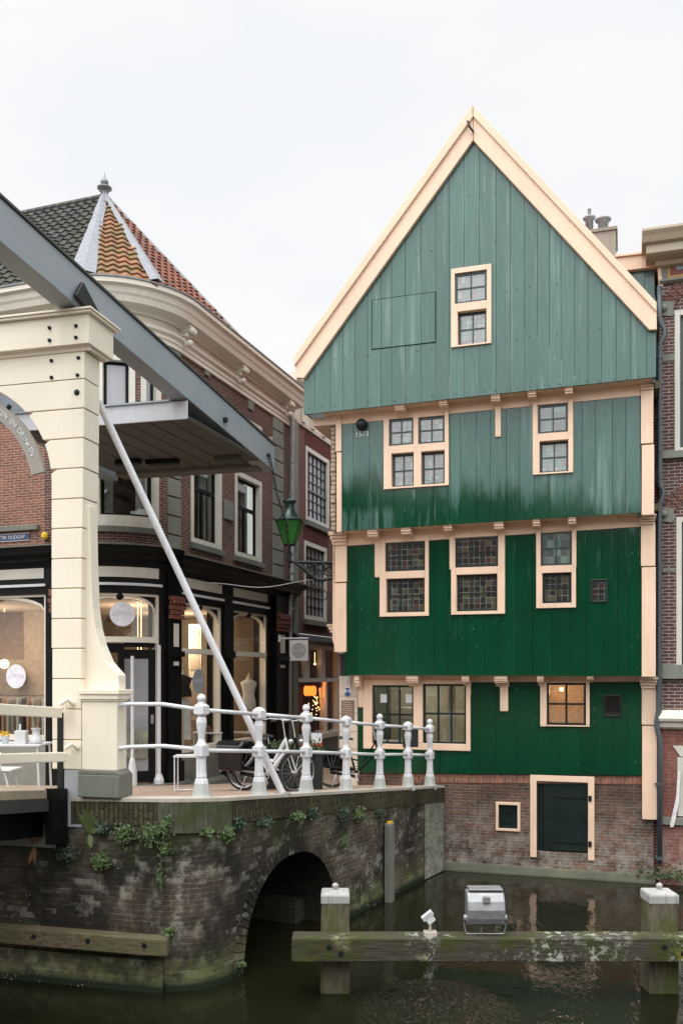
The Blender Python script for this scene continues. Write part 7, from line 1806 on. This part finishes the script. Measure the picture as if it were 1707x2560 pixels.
# ---- bicycles
def bicycle(rear_px, front_px, Y0, Y1, steer, fcol, label, low=True, dress=None, name='bicycle'):
    r_ = .345
    a = Vector(((rear_px - CX) / FPX * Y0, Y0)); b = Vector(((front_px - CX) / FPX * Y1, Y1)); hd = math.atan2(b.y - a.y, b.x - a.x); WB = (b - a).length; WB = min(max(WB, 1.0), 1.15)
    zg = deck_z(Y0) + .004; root = empty(name, (a.x, a.y, zg), hd); tag(root, label, 'bicycle', 'bicycles by the railing')
    M0 = rootmat(root)
    def T(x, y, z): return M0 @ Vector((x, y, z))
    lean = 0
    X = M0.to_3x3() @ Vector((1, 0, 0)); Yv = M0.to_3x3() @ Vector((0, 1, 0)); Zv = Vector((0, 0, 1))
    hx, hz_ = WB - .16, .80                                   # head tube
    sdir = Matrix.Rotation(steer, 3, 'Z'); Xf = M0.to_3x3() @ (sdir @ Vector((1, 0, 0))); Yf = M0.to_3x3() @ (sdir @ Vector((0, 1, 0)))
    def wheel(c, ax, side):
        w_ = MB(); w_.torus(c, r_ - .02, .021, ax, Zv, 36, 8); wo_ = w_.build('wheel', M['rubber'], root, smooth=True)
        w_ = MB(); w_.torus(c, r_ - .05, .010, ax, Zv, 36, 5)
        w_.tube([c - side * .035, c + side * .035], .03, 8)
        for k in range(20):
            an = 2 * math.pi * k / 20; e = ax * math.cos(an) + Zv * math.sin(an); w_.tube([c + side * (.025 if k % 2 else -.025), c + e * (r_ - .05)], .0022, 3, False)
        w_.build('rim', M['chrome'], wo_)
    cr_, cf_ = T(0, 0, r_), T(hx, 0, 0); cf_ = T(hx + .08, 0, r_) + Xf * .08
    wheel(cr_, X, Yv); wheel(cf_, Xf, Yf)
    m = MB(); BB = T(.47, 0, .30); ST = T(.33, 0, .80); HT, HB = T(hx - .03, 0, .92), T(hx + .02, 0, .72)
    m.tube([ST, BB], .017, 8); m.tube([HT, HB], .021, 8); tr_ = .045 if dress == 'e' else .019
    m.tube([HB, T((hx + .47) / 2 - .05, 0, .42), BB], tr_, 8)
    if low: m.tube([HT + Zv * -.05, T(.62, 0, .52), T(.40, 0, .55)], tr_ * .8, 8)
    else: m.tube([HT - Zv * .03, T(.34, 0, .76)], .016, 8)
    for s_ in (-.05, .05): m.tube([T(.46, s_, .30), T(0, s_, r_)], .010, 6); m.tube([T(.345, s_ * .4, .72), T(0, s_, r_)], .009, 6)
    m.build('frame', fcol, root)
    m = MB()
    for s_ in (-.05, .05): m.tube([HB + Yf * s_ * .6, HB + Yf * s_ + Zv * -.05 + Xf * .01, cf_ + Yf * s_], .011, 6)
    m.build('fork', fcol if dress == 'e' else M['black'], root)
    m = MB(); top_ = T(hx - .08, 0, 1.20); m.tube([HT, top_], .013, 8)
    m.tube([top_ + Yf * .28 - Xf * .20 + Zv * .0, top_ + Yf * .27 - Xf * .05 + Zv * .03, top_ + Yf * .12 + Xf * .05 + Zv * .02, top_, top_ - Yf * .12 + Xf * .05 + Zv * .02, top_ - Yf * .27 - Xf * .05 + Zv * .03, top_ - Yf * .28 - Xf * .20], .012, 8)
    hb_ = m.build('handlebar', M['chrome'], root)
    m = MB()
    for s_ in (-1, 1): m.tube([top_ + Yf * .28 * s_ - Xf * .10, top_ + Yf * .28 * s_ - Xf * .23], .018, 8)
    m.build('grips', M['rubber'], hb_)
    m = MB(); m.tube([ST, T(.31, 0, .93)], .013, 8); m.build('seat_post', M['chrome'], root)
    m = MB(); sv = []; 
    for (x, w_, z) in ((.12, .06, .95), (.16, .10, .965), (.26, .085, .955), (.36, .035, .945), (.42, .018, .935)): sv += [T(x, -w_, z - .03), T(x, w_, z - .03), T(x, w_ * .8, z + .015), T(x, -w_ * .8, z + .015)]
    fs = [(0, 3, 2, 1)]
    for k in range(4):
        for j in range(4): fs.append((k * 4 + j, k * 4 + (j + 1) % 4, k * 4 + 4 + (j + 1) % 4, k * 4 + 4 + j))
    fs.append((16, 17, 18, 19)); m.add(sv, fs); m.build('saddle', M['rubber'], root, bevel=.012)
    for (c, ax, a0_, a1_) in ((cr_, X, 20, 200), (cf_, Xf, 30, 165)):
        m = MB(); K = 12; vs_ = []; sd_ = ax.cross(Zv)
        for k in range(K + 1):
            an = R(a0_ + (a1_ - a0_) * k / K); e = ax * math.cos(an) + Zv * math.sin(an)
            vs_ += [c + e * (r_ + .02) + sd_ * .028, c + e * (r_ + .034), c + e * (r_ + .02) - sd_ * .028]
        fs = []
        for k in range(K): fs += [(3 * k, 3 * k + 1, 3 * k + 4, 3 * k + 3), (3 * k + 1, 3 * k + 2, 3 * k + 5, 3 * k + 4)]
        m.add(vs_, fs); m.build('mudguard', M['black'], root)
    m = MB()
    for s_ in (-.06, .06): m.tube([T(-.30, s_, .74), T(.22, s_, .74)], .007, 6); m.tube([T(-.22, s_, .74), T(0, s_, r_)], .006, 6)
    for x in (-.3, -.12, .05, .2): m.tube([T(x, -.06, .74), T(x, .06, .74)], .006, 6)
    m.build('luggage_rack', M['black'], root)
    m = MB(); m.tube([T(.47, -.08, .30), T(.47, .08, .30)], .02, 8); m.torus(T(.47, -.06, .30), .085, .012, X, Zv, 24, 6); m.tube([T(.47, -.08, .30), T(.55, -.09, .15)], .010, 6); m.tube([T(.47, .08, .30), T(.39, .09, .45)], .010, 6)
    m.wb(0, 0, 0, 0, 0, 0) if False else None
    m.tube([T(.55, -.10, .15), T(.55, -.19, .15)], .018, 6); m.tube([T(.39, .10, .45), T(.39, .19, .45)], .018, 6); m.build('crankset', M['chrome'], root)
    m = MB(); m.tube([T(.47, -.06, .37), T(.0, -.06, .39)], .035, 8); m.tube([T(.47, -.06, .24), T(0, -.06, .30)], .03, 8); m.build('chain_case', M['black'], root)
    m = MB(); m.tube([T(.12, .06, .30), T(.06, .17, .01)], .009, 6); m.tube([T(.12, -.06, .30), T(.06, -.17, .01)], .009, 6); m.build('kickstand', M['chrome'], root)
    m = MB(); cg = [T(.0, .045, r_)] + [T(.0, .045, r_) + (X * math.cos(R(a_)) + Zv * math.sin(R(a_))) * (r_ - .02) for a_ in range(10, 171, 16)]
    m.add(cg, [(0, k, k + 1) for k in range(1, len(cg) - 1)]); m.build('coat_guard', M['black'], root)
    m = MB(); m.lathe(T(-.31, 0, .67), [(.02, 0), (.032, .01), (.032, .05), (.02, .06)], 10); m.build('rear_light', M['red'], root)
    hl_ = T(hx + .08, 0, .86); m = MB(); m.ball(hl_, .045, 10); m.build('headlight', M['chrome'], root, smooth=True)
    return root, T, zg
bk1, T1, zg1 = bicycle(607, 738, 15.2, 14.75, R(74), M['white'], 'white-framed bicycle with black panniers standing between the second and third railing posts', dress='e')
bk2, T2, zg2 = bicycle(829, 962, 17.0, 16.7, R(-70), M['black'], 'black town bicycle with tall handlebars behind the fourth and fifth railing posts', low=True)
bk3, T3, zg3 = bicycle(628, 760, 15.45, 15.15, R(76), M['black'], 'black bicycle parked close behind the white bicycle, its front wheel by the planter')
m = MB()
for s_ in (-1, 1):
    vs_ = []
    for z, w_ in ((.34, .15), (.76, .19)):
        for (x, y) in ((-.36, .07), (.12, .07), (.16, .07 + w_), (-.34, .07 + w_)): vs_.append(T1(x - .04, y * s_, z))
    if s_ < 0: vs_ = [vs_[i] for i in (3, 2, 1, 0, 7, 6, 5, 4)]
    m.box8(vs_)
vs_ = []
for z in (.745, .79):
    for (x, y) in ((-.38, -.27), (.16, -.27), (.16, .27), (-.38, .27)): vs_.append(T1(x - .04, y * (1 if z < .76 else .55), z + (.05 if z > .76 else 0)))
m.box8(vs_)
tag(m.build('pannier_bag', plain('black_glossy_bag', (.010, .010, .012), .22), None, bevel=.055, loc=T1(0, 0, .4)), 'glossy black double pannier bag hung over the rear rack of the white bicycle', 'bag')
pbg = [o for o in bpy.data.objects if o.name == 'pannier_bag'][0]; m = MB(); m.box8([T1(-.435, -.06, .77), T1(-.435, .06, .77), T1(-.41, .06, .77), T1(-.41, -.06, .77), T1(-.435, -.06, .81), T1(-.435, .06, .81), T1(-.41, .06, .81), T1(-.41, -.06, .81)]); m.build('reflector', M['red'], pbg, bevel=.008)
m = MB(); a = T2(-.30, 0, .86); m.wb(a.x - .10, a.x + .10, a.y - .03, a.y, a.z - .02, a.z + .17); m.build('crate_card', M['white'], bk2)
# cabinet on a thin pole by the railing
Yc = 17.9; kc = Yc / FPX; Xc = (1026 - CX) * kc; cbn = empty('meter_cabinet', (Xc, Yc, deck_z(Yc))); tag(cbn, 'small dark grey cabinet on a thin pole in front of the green house windows', 'cabinet')
m = MB(); m.wb(Xc - .15, Xc + .155, Yc, Yc + .16, EYE + (HY - 1868) * kc, EYE + (HY - 1818) * kc); m.build('box', M['planter'], cbn, bevel=.01)
m = MB(); m.tube([(Xc - .10, Yc + .1, deck_z(Yc)), (Xc - .10, Yc + .1, EYE + (HY - 1868) * kc)], .025, 8); m.build('pole', M['planter'], cbn)
# terrace table, vases, chair at the left
Yt = 13.6; kt_2 = Yt / FPX
def tp(x, y, dy=0): return Vector(((x - CX) * (Yt + dy) / FPX, Yt + dy, EYE + (HY - y) * (Yt + dy) / FPX))
zg = deck_z(Yt); tb = empty('terrace_table', (tp(40, 1900).x, Yt, zg)); tag(tb, 'white terrace table in front of the left-hand shop window', 'table')
zt3 = tp(50, 1858).z; xl_, xr_ = tp(-60, 0).x, tp(116, 0).x
m = MB(); m.wb(xl_, xr_, Yt - .3, Yt + .35, zt3 - .03, zt3); m.build('tabletop', M['white'], tb, bevel=.008)
for (x, y) in ((xl_ + .05, -.25), (xr_ - .05, -.25), (xl_ + .05, .3), (xr_ - .05, .3)): m = MB(); m.tube([(x, Yt + y, zt3 - .03), (x + .03, Yt + y, zg)], .018, 8); m.build('leg', M['white'], tb)
chh = empty('terrace_chair', (tp(30, 1950).x, Yt - .55, zg)); tag(chh, 'white bucket chair with thin splayed legs pulled up to the terrace table', 'chair')
zs1 = zg + .42; xc_ = tp(38, 0).x
m = MB(); m.wb(xc_ - .24, xc_ + .24, Yt - .8, Yt - .34, zs1, zs1 + .03); so2 = m.build('seat', M['white'], chh, bevel=.012)
m = MB(); m.wb(xc_ - .24, xc_ + .10, Yt - .82, Yt - .79, zs1 + .03, zs1 + .28); m.build('backrest', M['white'], chh, bevel=.012)
for (dx, dy) in ((-.2, -.75), (.2, -.75), (-.2, -.4), (.2, -.4)): m = MB(); m.tube([(xc_ + dx * .6, Yt + dy, zs1), (xc_ + dx * 1.15, Yt + dy, zg)], .014, 8); m.build('leg', M['white'], chh)
vz = empty('vase', (tp(100, 1845).x, Yt, zt3)); tag(vz, 'white flared vase with a few twigs on the terrace table', 'vase')
m = MB(); m.lathe((tp(97, 0).x, Yt - .1, zt3), [(.075, 0), (.10, .03), (.085, .08), (.055, .14), (.06, .21), (.085, .235)], 16); m.build('vase_body', M['white'], vz, smooth=True)
m = MB(); c = Vector((tp(97, 0).x, Yt - .1, zt3 + .2))
for (dx, dz) in ((-.08, .22), (.02, .25), (.06, .2), (-.03, .18)): m.tube([c, c + Vector((dx, 0, dz))], .004, 5)
m.build('twigs', M['dryleaf'], vz)
m = MB(); x_ = tp(62, 0).x; m.wb(x_ - .085, x_ + .08, Yt - .2, Yt - .05, zt3, zt3 + .20); m.wb(x_ - .03, x_ + .0, Yt - .15, Yt - .13, zt3 + .20, zt3 + .30); tag(m.build('white_box', M['white'], None, bevel=.008, loc=(x_, Yt - .1, zt3)), 'white box with a small upright handle in the middle of the terrace table', 'box')
x_ = tp(20, 0).x; fp_ = empty('flower_pot', (x_, Yt, zt3)); tag(fp_, 'small pale pot of flowers on the left of the terrace table', 'flower pot')
m = MB(); m.lathe((x_, Yt - .1, zt3), [(.045, 0), (.06, .10), (.062, .11)], 12); m.build('pot', plain('pale_blue_pot', (.5, .55, .6), .5), fp_)
m = MB()
for i in range(50): c = Vector((x_ + rnd.gauss(0, .04), Yt - .1 + rnd.gauss(0, .03), zt3 + .14 + rnd.gauss(0, .02))); m.ball(c, .010, 5)
m.build('flowers', M['yellow'], fp_)
# stool by the railing
Ys = 14.6; ks = Ys / FPX; st = empty('stool', ((462 - CX) * ks, Ys, deck_z(Ys))); tag(st, 'thin white metal bench stool behind the first railing post', 'stool')
zg = deck_z(Ys) + .0; xa, xb = (433 - CX) * ks, (495 - CX) * ks; zt4 = EYE + (HY - 1890) * ks
m = MB(); m.wb(xa, xb, Ys, Ys + .35, zt4 - .025, zt4); m.build('seat', M['white'], st)
for (x, y) in ((xa + .02, .02), (xb - .02, .02), (xa + .02, .33), (xb - .02, .33)): m = MB(); m.tube([(x, Ys + y, zt4), (x, Ys + y, zg)], .012, 6); m.build('leg', M['white'], st)
m = MB(); m.tube([(xa + .02, Ys + .02, zg + .03), (xb - .02, Ys + .02, zg + .03)], .010, 6); m.build('foot_bar', M['white'], st)

# ================================================================ HOUSES ACROSS THE CANAL (behind the camera, they show in the gloss and the water)
rnd = random.Random(4); x = -46
for k, (w_, h_, gable) in enumerate(((7, 15.5, 1), (6, 16.6, 0), (7.5, 17.2, 1), (6, 15.6, 1), (6.5, 16.4, 0), (5.5, 14.6, 1), (6.5, 13.4, 1), (6, 14.2, 0), (7, 13.6, 1), (7, 14.8, 1))):
    Fo = Frame(x + w_, -17.5 - .5 * (k % 2), -1, 0); ho = empty('canal_house', (x + w_ / 2, -17.5, 1.8)); 
    tag(ho, ['narrow dark brick canal house across the water behind the viewer', 'flat-topped dark brick canal house across the water behind the viewer'][0 if gable else 1] + ', number %s of the row' % ['one', 'two', 'three', 'four', 'five', 'six', 'seven', 'eight', 'nine', 'ten'][k], 'house', 'canal houses across the water')
    m = MB(); poly = [(0, .5), (w_, .5), (w_, h_ - (3 if gable else 0)), (w_ / 2 + .8, h_), (w_ / 2 - .8, h_), (0, h_ - (3 if gable else 0))]; m.fp(Fo, poly, -8, 0); m.build('wall', M['brick_right'] if k % 2 else M['brick_side'], ho)
    for r_ in range(4):
        for c in range(3):
            m = MB(); a = w_ * (c + .5) / 3; z = 3 + r_ * 3; m.fb(Fo, a - .55, a + .55, 0, .04, z, z + 1.9); wo_ = m.build('window', M['offwhite'], ho); m = MB(); m.fb(Fo, a - .47, a + .47, .04, .05, z + .08, z + 1.82); m.build('pane', M['dkglass'], wo_)
    x += w_
m = MB(); m.wb(-60, 40, -60, -6, -1, 1.9); tag(m.build('far_quay', M['pavement']), kind='structure')
